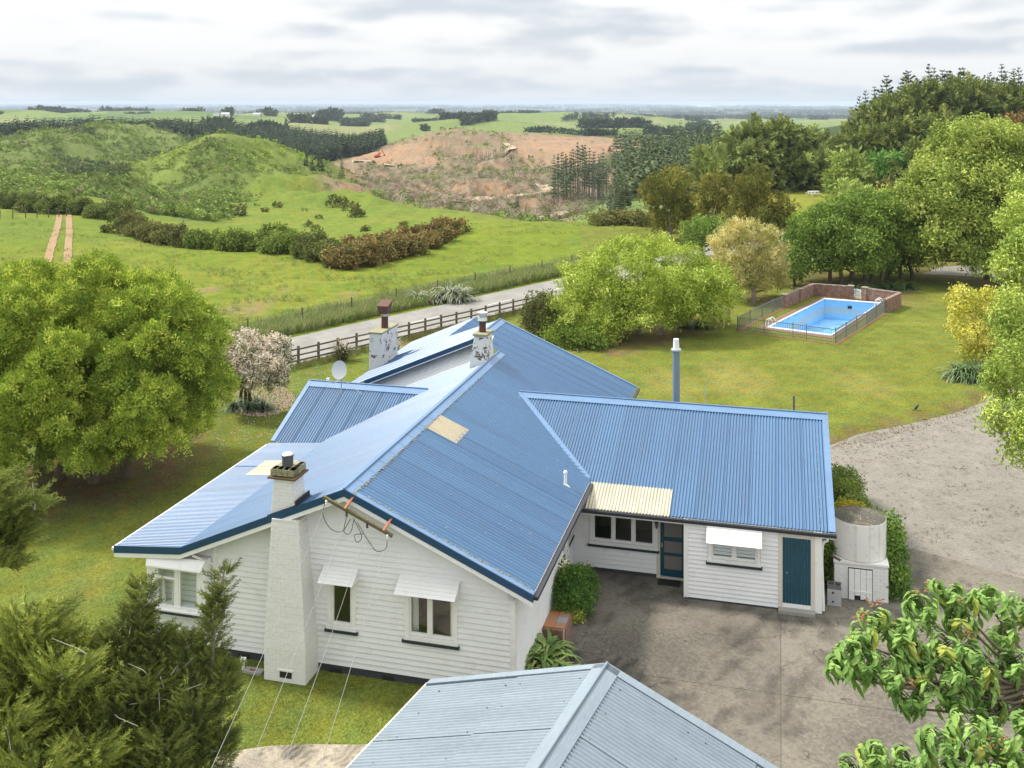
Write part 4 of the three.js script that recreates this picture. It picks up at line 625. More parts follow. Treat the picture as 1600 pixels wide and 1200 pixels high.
// ---------------------------------------------------------------- garage in the foreground
{
  const A = at(949, 1040, 21.45), yr = A.y, tg = 24.4 * Math.PI / 180;
  const g = thing('garage', 'garage with pale weathered corrugated iron roof in the foreground', 'garage', V(A.x, 0, A.z), -tg);
  const PLg = -4.24, YLg = 1.97, PRg = 4.4, YRg = 1.72, L = -10.5;
  const zr = phy({ color: C(0.235, 0.285, 0.33), map: rep(roofDirt, 0.9, 0.15), roughness: 0.62, specularIntensity: 0.7 });
  const roof = node('roof', g), UL = V(-PLg, yr - YLg, 0), UR = V(-PRg, yr - YRg, 0), ll = Math.hypot(PLg, yr - YLg), lr = Math.hypot(PRg, yr - YRg), fw = V(0, 0, 1);
  const rows = (O, U, len, k) => { for (let s = 0.12; s < -L; s += 2.25) { const e = Math.min(-L, s + 2.25); corrugated(roof, O, fw, U, [[s, -0.03], [e, -0.03], [e, len * k + 0.05], [s, len * k + 0.05]], zr, { pitch: 0.11, amp: 0.021, width: 2.3 }); corrugated(roof, O, fw, U, [[s, len * k - 0.05], [e, len * k - 0.05], [e, len], [s, len]], zr, { pitch: 0.11, amp: 0.021, lift: 0.02, width: 2.3 }); } };
  rows(V(PLg, YLg, 0), UL, ll, 0.55); rows(V(PRg, YRg, 0), UR, lr, 0.3);
  corrugated(roof, V(PRg, YRg, 0), fw, UR, [[2.4, 0.9], [3.4, 0.9], [3.4, 1.75], [2.4, 1.75]], std({ color: C(0.42, 0.27, 0.12), map: rep(grime, 1), roughness: 0.7 }), { pitch: 0.11, amp: 0.012, lift: 0.03, name: 'patched_sheet' });
  part('ridge_cap', ridgeCap(V(0, yr + 0.02, 0.0), V(0, yr + 0.02, -L), V(-PLg * -1, YLg - yr, 0), V(PRg, YRg - yr, 0), 0.3, 0.03), zr, roof);
  part('verge_flashing', [hexa([V(PLg, YLg + 0.02, -0.03), V(0, yr + 0.02, -0.03), V(0, yr + 0.02, 0.17), V(PLg, YLg + 0.02, 0.17)], [V(PLg, YLg + 0.05, -0.03), V(0, yr + 0.05, -0.03), V(0, yr + 0.05, 0.17), V(PLg, YLg + 0.05, 0.17)])], zr, roof);
  part('verge_flashing', [hexa([V(PRg, YRg + 0.02, -0.03), V(0, yr + 0.02, -0.03), V(0, yr + 0.02, 0.2), V(PRg, YRg + 0.02, 0.2)], [V(PRg, YRg + 0.05, -0.03), V(0, yr + 0.05, -0.03), V(0, yr + 0.05, 0.2), V(PRg, YRg + 0.05, 0.2)])], zr, roof);
  { const b = []; for (let s = 0.5; s < -L; s += 0.9) for (const t of [0.12, 0.5, 0.58, 0.9]) { const p = V(PLg, YLg, s).addScaledVector(UL.clone().normalize(), ll * t); const c = new THREE.CylinderGeometry(0.012, 0.014, 0.02, 6); c.translate(p.x, p.y + 0.02, p.z); b.push(c); const p2 = V(PRg, YRg, s).addScaledVector(UR.clone().normalize(), lr * t); const c2 = c.clone(); c2.translate(p2.x - p.x, p2.y - p.y, 0); b.push(c2); } part('roofing_nail', b, M.darkZinc, roof, 'stuff'); }
  part('gutter', [bar(V(PLg - 0.07, YLg - 0.05, 0), V(PLg - 0.07, YLg - 0.05, -L), 0.04, 0.03)], M.cream, g); part('gutter', bar(V(PLg - 0.02, YLg - 0.1, 0), V(PLg - 0.02, YLg - 0.1, -L), 0.1, 0.1), M.black, g);
  part('wall', [hexa([V(PLg + 0.25, 0, 0.3), V(PRg - 0.25, 0, 0.3), V(PRg - 0.25, 0, 0.4), V(PLg + 0.25, 0, 0.4)], [V(PLg + 0.25, YLg - 0.05, 0.3), V(PRg - 0.25, YRg - 0.05, 0.3), V(PRg - 0.25, YRg - 0.05, 0.4), V(PLg + 0.25, YLg - 0.05, 0.4)]), hexa([V(PLg + 0.25, YLg - 0.1, 0.3), V(PRg - 0.25, YRg - 0.1, 0.3), V(PRg - 0.25, YRg - 0.1, 0.4), V(PLg + 0.25, YLg - 0.1, 0.4)], [V(-0.1, yr - 0.12, 0.3), V(0.1, yr - 0.12, 0.3), V(0.1, yr - 0.12, 0.4), V(-0.1, yr - 0.12, 0.4)])], M.white, g);
  part('wall', [bx(PLg + 0.2, PLg + 0.28, 0, YLg - 0.08, -0.4, L)], M.white, g); part('wall', [bx(PRg - 0.28, PRg - 0.2, 0, YRg - 0.08, -0.4, L)], M.white, g);
}
// ---------------------------------------------------------------- water tank on its brick stand, hollow block, mats, lantern
{
  const base = hw(8.88, 0, 8.42), st = thing('tank_stand', 'white painted brick stand with a rotting plank door under the water tank', 'tank stand', base, -TH);
  const rnd = rng(9), X = 0.77;
  part('core', bx(-X, X, -0.1, 1.08, -0.77, 0.77), M.mortar, st); const rows = []; for (let y = 0; y < 1.08; y += 0.1) rows.push(y); const g = brickFaces(rows, 0, () => [-X, X, -0.77, 0.77], rnd); part('brick', g, M.paintBrick, st, 'stuff');
  part('top_slab', bx(-X - 0.03, X + 0.03, 1.08, 1.14, -0.8, 0.8), M.paintBrick, st);
  const d = node('cupboard_door', st), bot = [0.14, 0.02, 0.1]; for (let i = 0; i < 4; i++) part('plank', bx(-0.36 + i * 0.17, -0.2 + i * 0.17, i === 1 ? 0.16 : i === 2 ? 0.05 : 0.02, 0.94, -0.83 - 0.004 * (i % 2), -0.79), M.whiteTrim, d); part('ledge', [bx(-0.36, 0.31, 0.26, 0.3, -0.845, -0.83), bx(0.06, 0.31, 0.72, 0.75, -0.845, -0.83)], M.whiteTrim, d); part('opening', bx(-0.38, 0.33, 0, 0.97, -0.785, -0.78), M.black, d);
  const tk = thing('water_tank', 'round white water tank with a mossy concrete lid', 'water tank', hw(8.88, 1.14, 8.42), -TH);
  const body = new THREE.LatheGeometry([[0.0, 0.0], [0.78, 0.0], [0.8, 0.03], [0.79, 0.6], [0.8, 1.12], [0.785, 1.13]].map(([r, y]) => new THREE.Vector2(r, y)), 40);
  const tankTex = (() => { const a = tfbm(141, 6, 4), b = tfbm(143, 30, 3), c = tnoise(145, 60); return tex(512, (x, y) => { const st = sstep(0.5, 0.8, c(x, 0.3) * 0.55 + a(x, y) * 0.5); const m = 0.93 - 0.16 * st - 0.12 * sstep(0.6, 0.8, b(x, y)) ; return [m, m * 0.985, m * 0.95]; }); })();
  part('tank_wall', body, std({ color: C(0.8, 0.79, 0.77), map: tankTex, roughness: 0.7 }), tk);
  const lidTex = (() => { const a = tfbm(151, 5, 5), b = tfbm(153, 50, 2); return tex(512, (x, y) => { const q = sstep(0.45, 0.62, a(x, y)), d = b(x, y) > 0.82 ? 0.5 : 0; const c = [lerp(0.15, 0.24, q), lerp(0.135, 0.2, q), lerp(0.11, 0.11, q)]; return c.map((v) => v * 0.5 * (0.8 + 0.4 * b(x, y)) + d); }); })();
  const lid = new THREE.SphereGeometry(4.2, 40, 8, 0, 6.2832, 0, 0.186); lid.translate(0, 1.205 - 4.2, 0); part('lid', boxUV(lid), std({ color: C(1, 1, 1), map: rep(lidTex, 0.9), roughness: 0.95 }), tk);
  part('timber_offcut', bar(V(-0.85, 0.03, 0.55), V(-0.6, 0.0, 0.78), 0.09, 0.04), M.timber, tk);
  const bl = thing('hollow_block', 'two hollow concrete blocks stacked beside the tank stand', 'concrete block', hw(8.08, 0, 7.2), -TH - 0.05);
  const grey = std({ color: C(0.42, 0.415, 0.42), map: rep(grime, 2), roughness: 0.95 }), dark = std({ color: C(0.16, 0.15, 0.14), map: rep(grime, 2), roughness: 0.95 });
  part('block', [bx(-0.2, 0.2, 0, 0.5, -0.14, -0.11), bx(-0.2, 0.2, 0, 0.5, 0.11, 0.14), bx(-0.2, -0.17, 0, 0.5, -0.11, 0.11), bx(0.17, 0.2, 0, 0.5, -0.11, 0.11), bx(-0.02, 0.02, 0, 0.5, -0.11, 0.11)], grey, bl);
  part('block', [bx(-0.2, 0.2, 0.505, 0.62, -0.14, -0.11), bx(-0.2, 0.2, 0.505, 0.62, 0.11, 0.14), bx(-0.2, -0.17, 0.505, 0.62, -0.11, 0.11), bx(0.17, 0.2, 0.505, 0.62, -0.11, 0.11), bx(-0.02, 0.02, 0.505, 0.62, -0.11, 0.11)], dark, bl);
  for (const y of [0.13, 0.4]) { const h = new THREE.CylinderGeometry(0.03, 0.03, 0.02, 12); h.rotateX(Math.PI / 2); h.translate(-0.04, y, 0.142); part('hole', h, M.black, bl); }
  const mat1 = thing('doormat', 'black rubber doormat in front of the blue screen door', 'doormat', hw(3.13, 0.013, 7.28), -TH); { const r = [bx(-0.35, 0.35, 0, 0.012, -0.2, 0.2)]; for (let i = 0; i < 12; i++) r.push(bx(-0.33 + i * 0.056, -0.3 + i * 0.056, 0.012, 0.018, -0.18, 0.18)); part('rubber', r, M.black, mat1); }
  const stp = thing('doorstep', 'small dark step in the inner corner of the courtyard', 'step', hw(0.3, 0.01, 7.33), -TH); part('tread', bx(-0.26, 0.28, 0.05, 0.11, -0.24, 0.24), M.concrete, stp); part('riser', bx(-0.26, 0.28, 0, 0.05, -0.23, 0.23), M.black, stp);
  const coir = std({ color: C(0.3, 0.2, 0.11), roughness: 1, map: rep(grime, 3) }), mat2 = thing('doormat', 'tan coir doormat with a rust red middle on the corner step', 'doormat', hw(0.3, 0.121, 7.33), -TH); part('coir', bx(-0.23, 0.23, 0, 0.015, -0.19, 0.19), std({ color: C(0.42, 0.34, 0.26), roughness: 1, map: rep(grime, 3) }), mat2); { const e = new THREE.CylinderGeometry(0.13, 0.13, 0.004, 20); e.scale(1.2, 1, 0.8); e.translate(0, 0.018, 0); part('motif', e, M.rust, mat2); }
  const ln = thing('wall_lantern', 'small black lantern on the wall beside the blue screen door', 'lantern', hw(2.72, 1.62, 7.55), -TH); part('bracket', [bx(-0.03, 0.03, 0.0, 0.3, 0, 0.04), bx(-0.02, 0.02, 0.24, 0.27, -0.13, 0)], M.black, ln); { const b = new THREE.CylinderGeometry(0.06, 0.04, 0.16, 6); b.translate(0, 0.12, 0.13); part('glass', b, std({ color: C(0.12, 0.11, 0.1), roughness: 0.2 }), ln); const c = new THREE.ConeGeometry(0.08, 0.08, 6); c.translate(0, 0.24, 0.13); part('cap', c, M.black, ln); const f = new THREE.SphereGeometry(0.03, 8, 6); f.translate(0, 0.02, 0.13); part('finial', f, M.black, ln); }
}
// ---------------------------------------------------------------- dish, service arm and wires
{
  const p = at(531, 578, 38.6), d = thing('satellite_dish', 'grey satellite dish standing behind the ridge of the left wing', 'satellite dish', p, -0.15);
  const l = new THREE.LatheGeometry([...Array(9)].map((_, i) => new THREE.Vector2(0.345 * i / 8, 0.09 * (i / 8) ** 2)), 32); l.rotateX(Math.PI / 2); l.rotateX(-0.25); l.scale(0.85, 1, 1); part('reflector', l, std({ color: C(0.56, 0.57, 0.58), roughness: 0.6 }), d);
  part('mast', [tube([V(0.02, -0.1, -0.12), V(0.02, -0.4, -0.12), V(0.02, -0.95, -0.12)], 0.025, 8, 8)], M.zinc, d); part('arm', tube([V(0, -0.32, 0.05), V(-0.12, -0.42, 0.3), V(-0.3, -0.3, 0.48)], 0.015, 8, 6), M.zinc, d); part('receiver', bx(-0.36, -0.26, -0.3, -0.2, -0.52, -0.42), M.whiteTrim, d); part('stay', tube([V(0.1, -0.4, -0.1), V(0.5, -0.6, 0.05), V(0.9, -0.85, 0.1)], 0.012, 6, 6), M.zinc, d);
  const a = L3(-4.89, 4.84, -0.62), b = L3(-3.12, 4.09, -0.62), arm = thing('insulator_crossbar', 'mossy timber crossarm with insulators bolted under the gable barge', 'crossarm', HOUSE_AT.clone(), -TH);
  const mossy = std({ color: C(0.42, 0.39, 0.27), map: rep(lichenTex, 2.4), roughness: 1 });
  part('beam', bar(a.clone().addScaledVector(b.clone().sub(a), -0.04), b.clone().addScaledVector(b.clone().sub(a), 0.04), 0.075, 0.075), mossy, arm);
  for (const t of [0.36, 0.96]) { const q = a.clone().lerp(b, t - 0.02).add(V(0.0, 0.05, 0)); part('bracket', bar(q.clone().add(V(-0.06, 0, 0.03)), q.clone().add(V(0.1, 0.28, -0.22)), 0.07, 0.03), std({ color: C(0.4, 0.15, 0.07), roughness: 0.8 }), arm); }
  const ends = [[0.02, -0.44], [0.34, -0.393], [0.66, -0.358], [0.97, -0.304]], px = [[514.8, 775.5], [545.5, 795], [578.5, 814.5], [611.5, 831]];
  ends.forEach(([t, k], i) => {
    const q = a.clone().lerp(b, t).add(V(0, -0.09, 0.05)); const ins = node('insulator', arm); const c = new THREE.LatheGeometry([[0, -0.06], [0.03, -0.06], [0.035, -0.02], [0.02, 0], [0.035, 0.03], [0.02, 0.06], [0, 0.06]].map(([r, y]) => new THREE.Vector2(r, y)), 10); c.translate(q.x, q.y + 0.02, q.z); part('cup', c, i % 3 ? M.black : M.whiteTrim, ins);
    const w0 = q.clone().applyAxisAngle(V(0, 1, 0), -TH).add(HOUSE_AT), v1 = 1420, u1 = px[i][0] + (v1 - px[i][1]) * k, w1 = at(u1, v1, 7.5);
    const w = thing('service_wire', ['first overhead wire from the left end of the mossy crossarm', 'second overhead wire from the left, crossing the brick chimney foot', 'third overhead wire from the left, passing right of the chimney', 'last overhead wire, from the right end of the crossarm past the small window'][i], 'wire', w0, 0);
    const mid = w0.clone().lerp(w1, 0.5).add(V(0, -0.12, 0)); part('strand', tube([V(), mid.sub(w0), w1.clone().sub(w0)], 0.0034, 20, 5), std({ color: C(0.24, 0.24, 0.235), roughness: 0.6 }), w);
  });
  const loop = (pts) => part('lead_wire', tube(pts.map(([t, y, o]) => a.clone().lerp(b, t).add(V(0, y, o))), 0.009, 30, 5), M.black, arm);
  loop([[0, -0.1, 0.05], [-0.02, -0.4, 0.1], [0.12, -0.62, 0.15], [0.3, -0.5, 0.2], [0.44, -0.05, 0.2]]); loop([[0.34, -0.1, 0.05], [0.32, -0.55, 0.1], [0.4, -0.5, 0.1], [0.46, -0.08, 0.05]]); loop([[0.46, -0.05, 0.1], [0.6, -0.4, 0.15], [0.54, -0.55, 0.2], [0.5, -0.4, 0.2], [0.62, -0.3, 0.1]]); loop([[0.52, -0.1, 0.1], [0.7, -0.42, 0.1], [0.82, -0.55, 0.1], [0.96, -0.35, 0.1], [0.97, -0.05, 0.05]]);
}
// small things at the foot of the front wall
{
  const s = thing('vent_stub', 'short white waste pipe stub standing by the front wall plinth', 'pipe', gnd(380, 1045)); part('pipe', cyl(0.045, 0.045, 0.26, 0, -0.05, 0, 12), M.whiteTrim, s); part('cap', [bx(-0.07, 0.07, 0.2, 0.28, -0.07, 0.07)], M.whiteTrim, s);
  const g = thing('gully_trap', 'small pale concrete gully surround in the grass by the chimney', 'gully trap', gnd(396, 1050), -TH); part('surround', [bx(-0.27, 0.27, 0, 0.06, -0.12, -0.05), bx(-0.27, 0.27, 0, 0.06, 0.05, 0.12), bx(-0.27, -0.1, 0, 0.06, -0.05, 0.05), bx(0.1, 0.27, 0, 0.06, -0.05, 0.05)], M.concrete, g); part('grate', bx(-0.1, 0.1, 0, 0.03, -0.05, 0.05), M.rust, g);
  const pl = thing('brick_planter', 'low brick planter topped with terracotta and grey tiles by courtyard wall', 'planter', hw(0.36, 0, 3.5), -TH); part('core', bx(-0.3, 0.29, 0, 0.33, -0.5, 0.55), M.mortar, pl);
  const r2 = rng(31); for (let k = 0; k < 4; k++) { for (let i = 0; i < 3; i++) part('brick', bx(-0.32 + i * 0.2, -0.13 + i * 0.2, k * 0.085, 0.078 + k * 0.085, -0.54 - r2() * 0.006, -0.45), M.brick, pl); for (let i = 0; i < 5; i++) part('brick', bx(0.24, 0.33 + r2() * 0.006, k * 0.085, 0.078 + k * 0.085, -0.44 + i * 0.2, -0.25 + i * 0.2), M.brick, pl); }
  const tc = [C(0.5, 0.2, 0.1), C(0.42, 0.23, 0.13), C(0.36, 0.16, 0.09), C(0.33, 0.34, 0.37)]; let k = 0; for (const [p, q] of [[-0.16, 0.32], [0.14, 0.32], [-0.16, 0.0], [0.14, 0.0], [-0.16, -0.32], [0.14, -0.32]]) part('tile', bx(p - 0.145, p + 0.145, 0.335, 0.36 + 0.002 * k, q - 0.155, q + 0.155), std({ color: tc[[0, 1, 1, 3, 0, 1][k]], roughness: 0.6, map: rep(grime, 2) }), pl, void k++);
  const ca = thing('clothes_airer', 'white tube clothes airer frame at the left edge of the lawn', 'clothes airer', gnd(14, 822)); const t = (p, q) => tube([V(...p), V((p[0] + q[0]) / 2, (p[1] + q[1]) / 2, (p[2] + q[2]) / 2), V(...q)], 0.016, 4, 6);
  part('frame', [t([-1.2, 1.05, 0.2], [0.32, 1.62, 0]), t([0.32, 1.62, 0], [0.42, 0.75, 0]), t([-0.16, 1.44, 0.1], [-0.1, 0.52, 0.1]), t([-1.2, 0.45, 0.25], [0.26, 0.42, 0])], M.whiteTrim, ca); part('post', [t([-0.1, 0.52, 0.1], [-0.1, 0, 0.1]), t([0.42, 0.75, 0], [0.45, 0, 0])], M.whiteTrim, ca);
}
// ---------------------------------------------------------------- foliage
const leafMat = (o = {}) => phy({ color: C(1, 1, 1), roughness: 0.75, specularIntensity: 0.25, transmission: 0.3, thickness: 0, ...o });
const LEAF = leafMat(), BARK = std({ color: C(0.16, 0.13, 0.1), map: rep(woodTex, 0.6), roughness: 1 }), PALEBARK = std({ color: C(0.32, 0.29, 0.25), map: rep(woodTex, 0.6), roughness: 1 });
function triGeo(pos) { const g = new THREE.BufferGeometry(); g.setAttribute('position', new THREE.Float32BufferAttribute(pos, 3)); g.computeVertexNormals(); return g; }
function leaf(a, base, dir, side, len, w, droop = 0.25) {   // folded lens-shaped leaf: 4 triangles
  const nrm = dir.clone().cross(side).normalize(), m = base.clone().addScaledVector(dir, len * 0.45), t = base.clone().addScaledVector(dir, len).addScaledVector(V(0, -1, 0), len * droop);
  const l = m.clone().addScaledVector(side, w / 2).addScaledVector(nrm, w * 0.18), r = m.clone().addScaledVector(side, -w / 2).addScaledVector(nrm, w * 0.18);
  push(a, base, l, m, base, m, r, l, t, m, m, t, r);
}
function dirIn(rnd, spread) { const ph = rnd() * 6.283, c = lerp(1, Math.cos(spread), rnd()), s = Math.sqrt(1 - c * c); return V(Math.cos(ph) * s, c, Math.sin(ph) * s); }
function tuft(seed, n, len, w, spread = 1.5, jr = 0.3, droop = 0.25) {
  const r = rng(seed), a = [];
  for (let i = 0; i < n; i++) { const d = dirIn(r, spread), b = V(r() - 0.5, r() - 0.5, r() - 0.5).multiplyScalar(2 * jr); const s = d.clone().cross(V(r() - 0.5, r() - 0.5, r() - 0.5)).normalize(); leaf(a, b, d, s, len * (0.7 + 0.6 * r()), w * (0.8 + 0.4 * r()), droop); }
  return triGeo(a);
}
function fern(seed, len, n, ll, lw, droop) {    // arching branchlet along +y with fine side shoots (conifers)
  const r = rng(seed), a = [], pt = (t) => V(Math.sin(t * 2 + seed) * 0.04 * len, len * t * (1 - 0.25 * droop * t), len * droop * t * t);
  for (let i = 0; i < n; i++) { const t = 0.08 + 0.92 * i / n, b = pt(t), f = pt(t + 0.05).sub(b).normalize(); for (const sg of [-1, 1]) { const ph = (r() - 0.5) * 1.6, d = V(sg * Math.cos(ph) * 0.75, 0, Math.sin(ph) * 0.75).addScaledVector(f, 0.85).normalize(); const L = ll * (1.1 - 0.7 * t) * (0.7 + 0.6 * r()); const s = d.clone().cross(V(r() - 0.5, r() - 0.5, r() - 0.5)).normalize(); const e = b.clone().addScaledVector(d, L).add(V(0, 0, L * 0.35 * droop)); push(a, b.clone().addScaledVector(s, lw / 2), e, b.clone().addScaledVector(s, -lw / 2)); const m = b.clone().lerp(e, 0.5), d2 = d.clone().add(V(r() - 0.5, r() - 0.5, r() - 0.5)).normalize(); push(a, m.clone().addScaledVector(s, lw / 2), m.clone().addScaledVector(d2, L * 0.5), m.clone().addScaledVector(s, -lw / 2)); } }
  return triGeo(a);
}

function instances(name, parent, geo, mat, places, kind = 'stuff') {
  const m = new THREE.InstancedMesh(geo, mat, places.length); m.name = name; m.castShadow = m.receiveShadow = true;
  const q = new THREE.Quaternion(), q2 = new THREE.Quaternion(), M4 = new THREE.Matrix4(), c = new THREE.Color();
  places.forEach((p, i) => { q.setFromUnitVectors(UP, p.n); q2.setFromAxisAngle(UP, p.a || 0); q.multiply(q2); M4.compose(p.p, q, V(p.s, p.s * (p.sy || 1), p.s)); m.setMatrixAt(i, M4); c.setRGB(...p.c); m.setColorAt(i, c); });
  if (kind) m.userData.kind = kind; parent.add(m); return m;
}
const LB = (u, v, D, r, ry = r, rz) => { const k = D / F; return { c: at(u, v, D), r: V(r * k, ry * k, (rz ?? (r + ry) / 2) * k) }; };
// places for leaf sprays through and over a set of lobes
function cover(lobes, origin, per, rnd, { up = 0.35, rough = 0.22, size = 1, inner = 0.16, low = -0.75, cols, mixAt = 0.5, down = 0, lump = 0.42, lumps = 16, flat = 0.8, spill = 0.3, jitter = 0.8, gain = [1.85, 1.75, 1.4], under = -0.55 }) {
  const out = [], inside = (p, skip) => { for (const L of lobes) { if (L === skip) continue; const x = (p.x - L.c.x) / L.r.x, y = (p.y - L.c.y) / L.r.y, z = (p.z - L.c.z) / L.r.z; if (x * x + y * y + z * z < 0.6) return true; } return false; };
  for (const L of lobes) {
    const [a, b, c] = [L.r.x, L.r.y, L.r.z], area = 4 * Math.PI * Math.pow((Math.pow(a * b, 1.6) + Math.pow(a * c, 1.6) + Math.pow(b * c, 1.6)) / 3, 1 / 1.6), N = area * per * (L.k || 1), rm = Math.cbrt(a * b * c);
    const n = Math.max(4, Math.round(lumps * (0.8 + 0.4 * rnd()))), subs = [];
    for (let i = 0; i < n; i++) {      // clumps spread evenly over the lobe
      const y = 1 - 2 * (i + 0.5) / n, ph = i * 2.39996 + rnd() * 0.9, s = Math.sqrt(1 - y * y), d = V(Math.cos(ph) * s, y + (rnd() - 0.5) * 0.25, Math.sin(ph) * s).normalize(); if (d.y < low) continue;
      const k = 0.66 + rough * (rnd() * 1.6 - 0.5), p = L.c.clone().add(V(d.x * a * k, d.y * b * k, d.z * c * k)), r = rm * lump * (0.7 + 0.65 * rnd());
      if (inside(p.clone().add(V(d.x, d.y, d.z).multiplyScalar(r)), L)) { if (rnd() < 0.75) continue; }
      subs.push({ p, r, d, tone: rnd() });
    }
    const tot = subs.reduce((q, x) => q + x.r * x.r, 0) || 1;
    for (const S of subs) for (let i = Math.round(N * S.r * S.r / tot); i > 0; i--) {
      const d = V(rnd() * 2 - 1, rnd() * 2 - 1, rnd() * 2 - 1); if (d.lengthSq() > 1 || d.lengthSq() < 0.01) { i++; continue; } d.normalize();
      if (d.dot(S.d) < -0.35 || (d.y < under && rnd() > spill)) { if (rnd() < 0.85) continue; }
      const deep = rnd() < inner, k = deep ? 0.3 + 0.5 * rnd() : 0.84 + 0.26 * rnd();
      const p = S.p.clone().add(V(d.x * S.r * k, d.y * S.r * k * flat, d.z * S.r * k));
      const m = d.clone().addScaledVector(S.d, 0.5).normalize().addScaledVector(UP, up - down).add(V(rnd() - 0.5, rnd() - 0.5, rnd() - 0.5).multiplyScalar(jitter)).normalize();
      const t = clamp(mixAt + (rnd() - 0.5) * 0.8 + (S.tone - 0.5) * 0.55), v = 0.8 + 0.4 * rnd();
      let col = cols[0].map((q, j) => lerp(q, cols[1][j], t) * v); if (cols[2] && rnd() < (cols[3] ?? 0.1) * (0.5 + S.tone)) col = cols[2].map((q) => q * v);
      out.push({ p: p.sub(origin), n: m, a: rnd() * 6.28, s: size * (0.7 + 0.6 * rnd()), c: col.map((q, j) => q * gain[j]) });
    }
  }
  return out;
}
function limbs(base, lobes, r0, rnd, { tops = 1, spread = 0.35 } = {}) {     // trunk and limbs reaching into the lobes, relative to the base
  const g = [], top = V(); lobes.forEach((l) => top.add(l.c)); top.multiplyScalar(1 / lobes.length).sub(base); const fork = top.clone().multiplyScalar(spread); fork.x *= 0.5; fork.z *= 0.5;
  g.push(tube([V(0, -0.3, 0), fork.clone().multiplyScalar(0.5).add(V((rnd() - 0.5) * r0, 0, (rnd() - 0.5) * r0)), fork], r0, 8, 8, r0 * 0.7));
  for (const l of lobes) { const e = l.c.clone().sub(base).add(V((rnd() - 0.5) * l.r.x, (rnd() - 0.3) * l.r.y * 0.7, (rnd() - 0.5) * l.r.z)), m = fork.clone().lerp(e, 0.5).add(V((rnd() - 0.5) * 0.3, -0.1 * e.length(), (rnd() - 0.5) * 0.3)); const r = r0 * (0.3 + 0.25 * rnd()); g.push(tube([fork.clone().multiplyScalar(0.92), m, e], r, 8, 6, r * 0.2)); for (let k = 0; k < 2; k++) { const s = m.clone().lerp(e, 0.3 + 0.4 * rnd()), t = l.c.clone().sub(base).add(V((rnd() * 2 - 1) * l.r.x, (rnd() * 2 - 1) * l.r.y, (rnd() * 2 - 1) * l.r.z).multiplyScalar(0.8)); g.push(tube([s, s.clone().lerp(t, 0.5).add(V(0, 0.05, 0)), t], r * 0.35, 5, 5, r * 0.08)); } }
  return g;
}
function tree(name, label, cat, base, lobes, { geo, per, trunk = 0.2, seed = 1, bark = BARK, group, stems, mat = LEAF, ...o }) {
  const rnd = rng(seed), t = thing(name, label, cat, base, 0, group);
  if (trunk) {
    if (stems) { const g = []; stems.forEach(([x, z]) => { const b2 = base.clone().add(V(x, 0, z)); const near = [...lobes].sort((p, q) => p.c.distanceTo(b2) - q.c.distanceTo(b2)).slice(0, 2); limbs(b2, near, trunk, rnd, { spread: 0.6 }).forEach((q) => { q.translate(x, 0, z); g.push(q); }); }); part('trunk', g, bark, t); }
    else part('trunk', limbs(base, lobes, trunk, rnd, o), bark, t);
  }
  instances('crown', t, geo, mat, cover(lobes, base, per, rnd, o));
  return t;
}
// --- the big rounded tree on the left lawn
const G = {
  pitto: tuft(1, 16, 0.15, 0.05, 1.45, 0.12, 0.1), round: tuft(2, 18, 0.16, 0.075, 1.6, 0.2), airy: tuft(3, 18, 0.2, 0.085, 1.7, 0.26, 0.35), small: tuft(4, 20, 0.085, 0.045, 1.6, 0.15), bloom: tuft(5, 12, 0.09, 0.06, 1.7, 0.1), fine: tuft(6, 26, 0.17, 0.035, 0.9, 0.16, 0.1),
  scale: tuft(7, 22, 0.3, 0.07, 1.1, 0.25, 0.05), clump: tuft(8, 16, 0.55, 0.32, 1.5, 0.45, 0.1), coarse: tuft(9, 16, 0.34, 0.17, 1.6, 0.4, 0.3),
};
const domes = (list, seed) => { const r = rng(seed), out = []; for (const [u, v, D, ru, rv, rz, n, r0, r1, fl = 0.85] of list) { const k = D / F, c = at(u, v, D); for (let i = 0; i < n; i++) { const y = 1 - 1.75 * (i + 0.5) / n, ph = i * 2.39996 + r() * 0.7, s = Math.sqrt(Math.max(0, 1 - y * y)), q = 0.74 + 0.14 * r(), R = lerp(r0, r1, r()); out.push({ c: c.clone().add(V(Math.cos(ph) * s * ru * k * q, y * rv * k * q, Math.sin(ph) * s * rz * q)), r: V(R, R * fl, R) }); } } return out; };
tree('pittosporum_tree', 'huge dense rounded evergreen tree left of the house', 'tree', gnd(130, 748), domes([[110, 552, 42, 200, 138, 4.6, 38, 0.9, 1.5], [240, 588, 41, 112, 110, 3.2, 22, 0.75, 1.25], [60, 660, 39.6, 150, 85, 3, 20, 0.8, 1.3], [230, 665, 39.4, 82, 52, 2, 10, 0.7, 1.0], [130, 712, 37.6, 44, 34, 1, 6, 0.5, 0.7], [110, 600, 41, 140, 95, 3, 12, 1, 1.3]], 7),
{ geo: G.pitto, per: 40, trunk: 0.3, seed: 11, cols: [[0.08, 0.13, 0.022], [0.19, 0.25, 0.042], [0.28, 0.335, 0.075], 0.2], gain: [2.1, 1.95, 1.5], size: 0.95, rough: 0.12, lumps: 10, lump: 0.5, inner: 0.04, flat: 0.9, up: 0.45, jitter: 0.5, under: -0.05, spill: 0.05, low: -0.35, stems: [[-1, 0], [0.6, 0.4], [1.6, -0.3], [-2, -0.6]] });
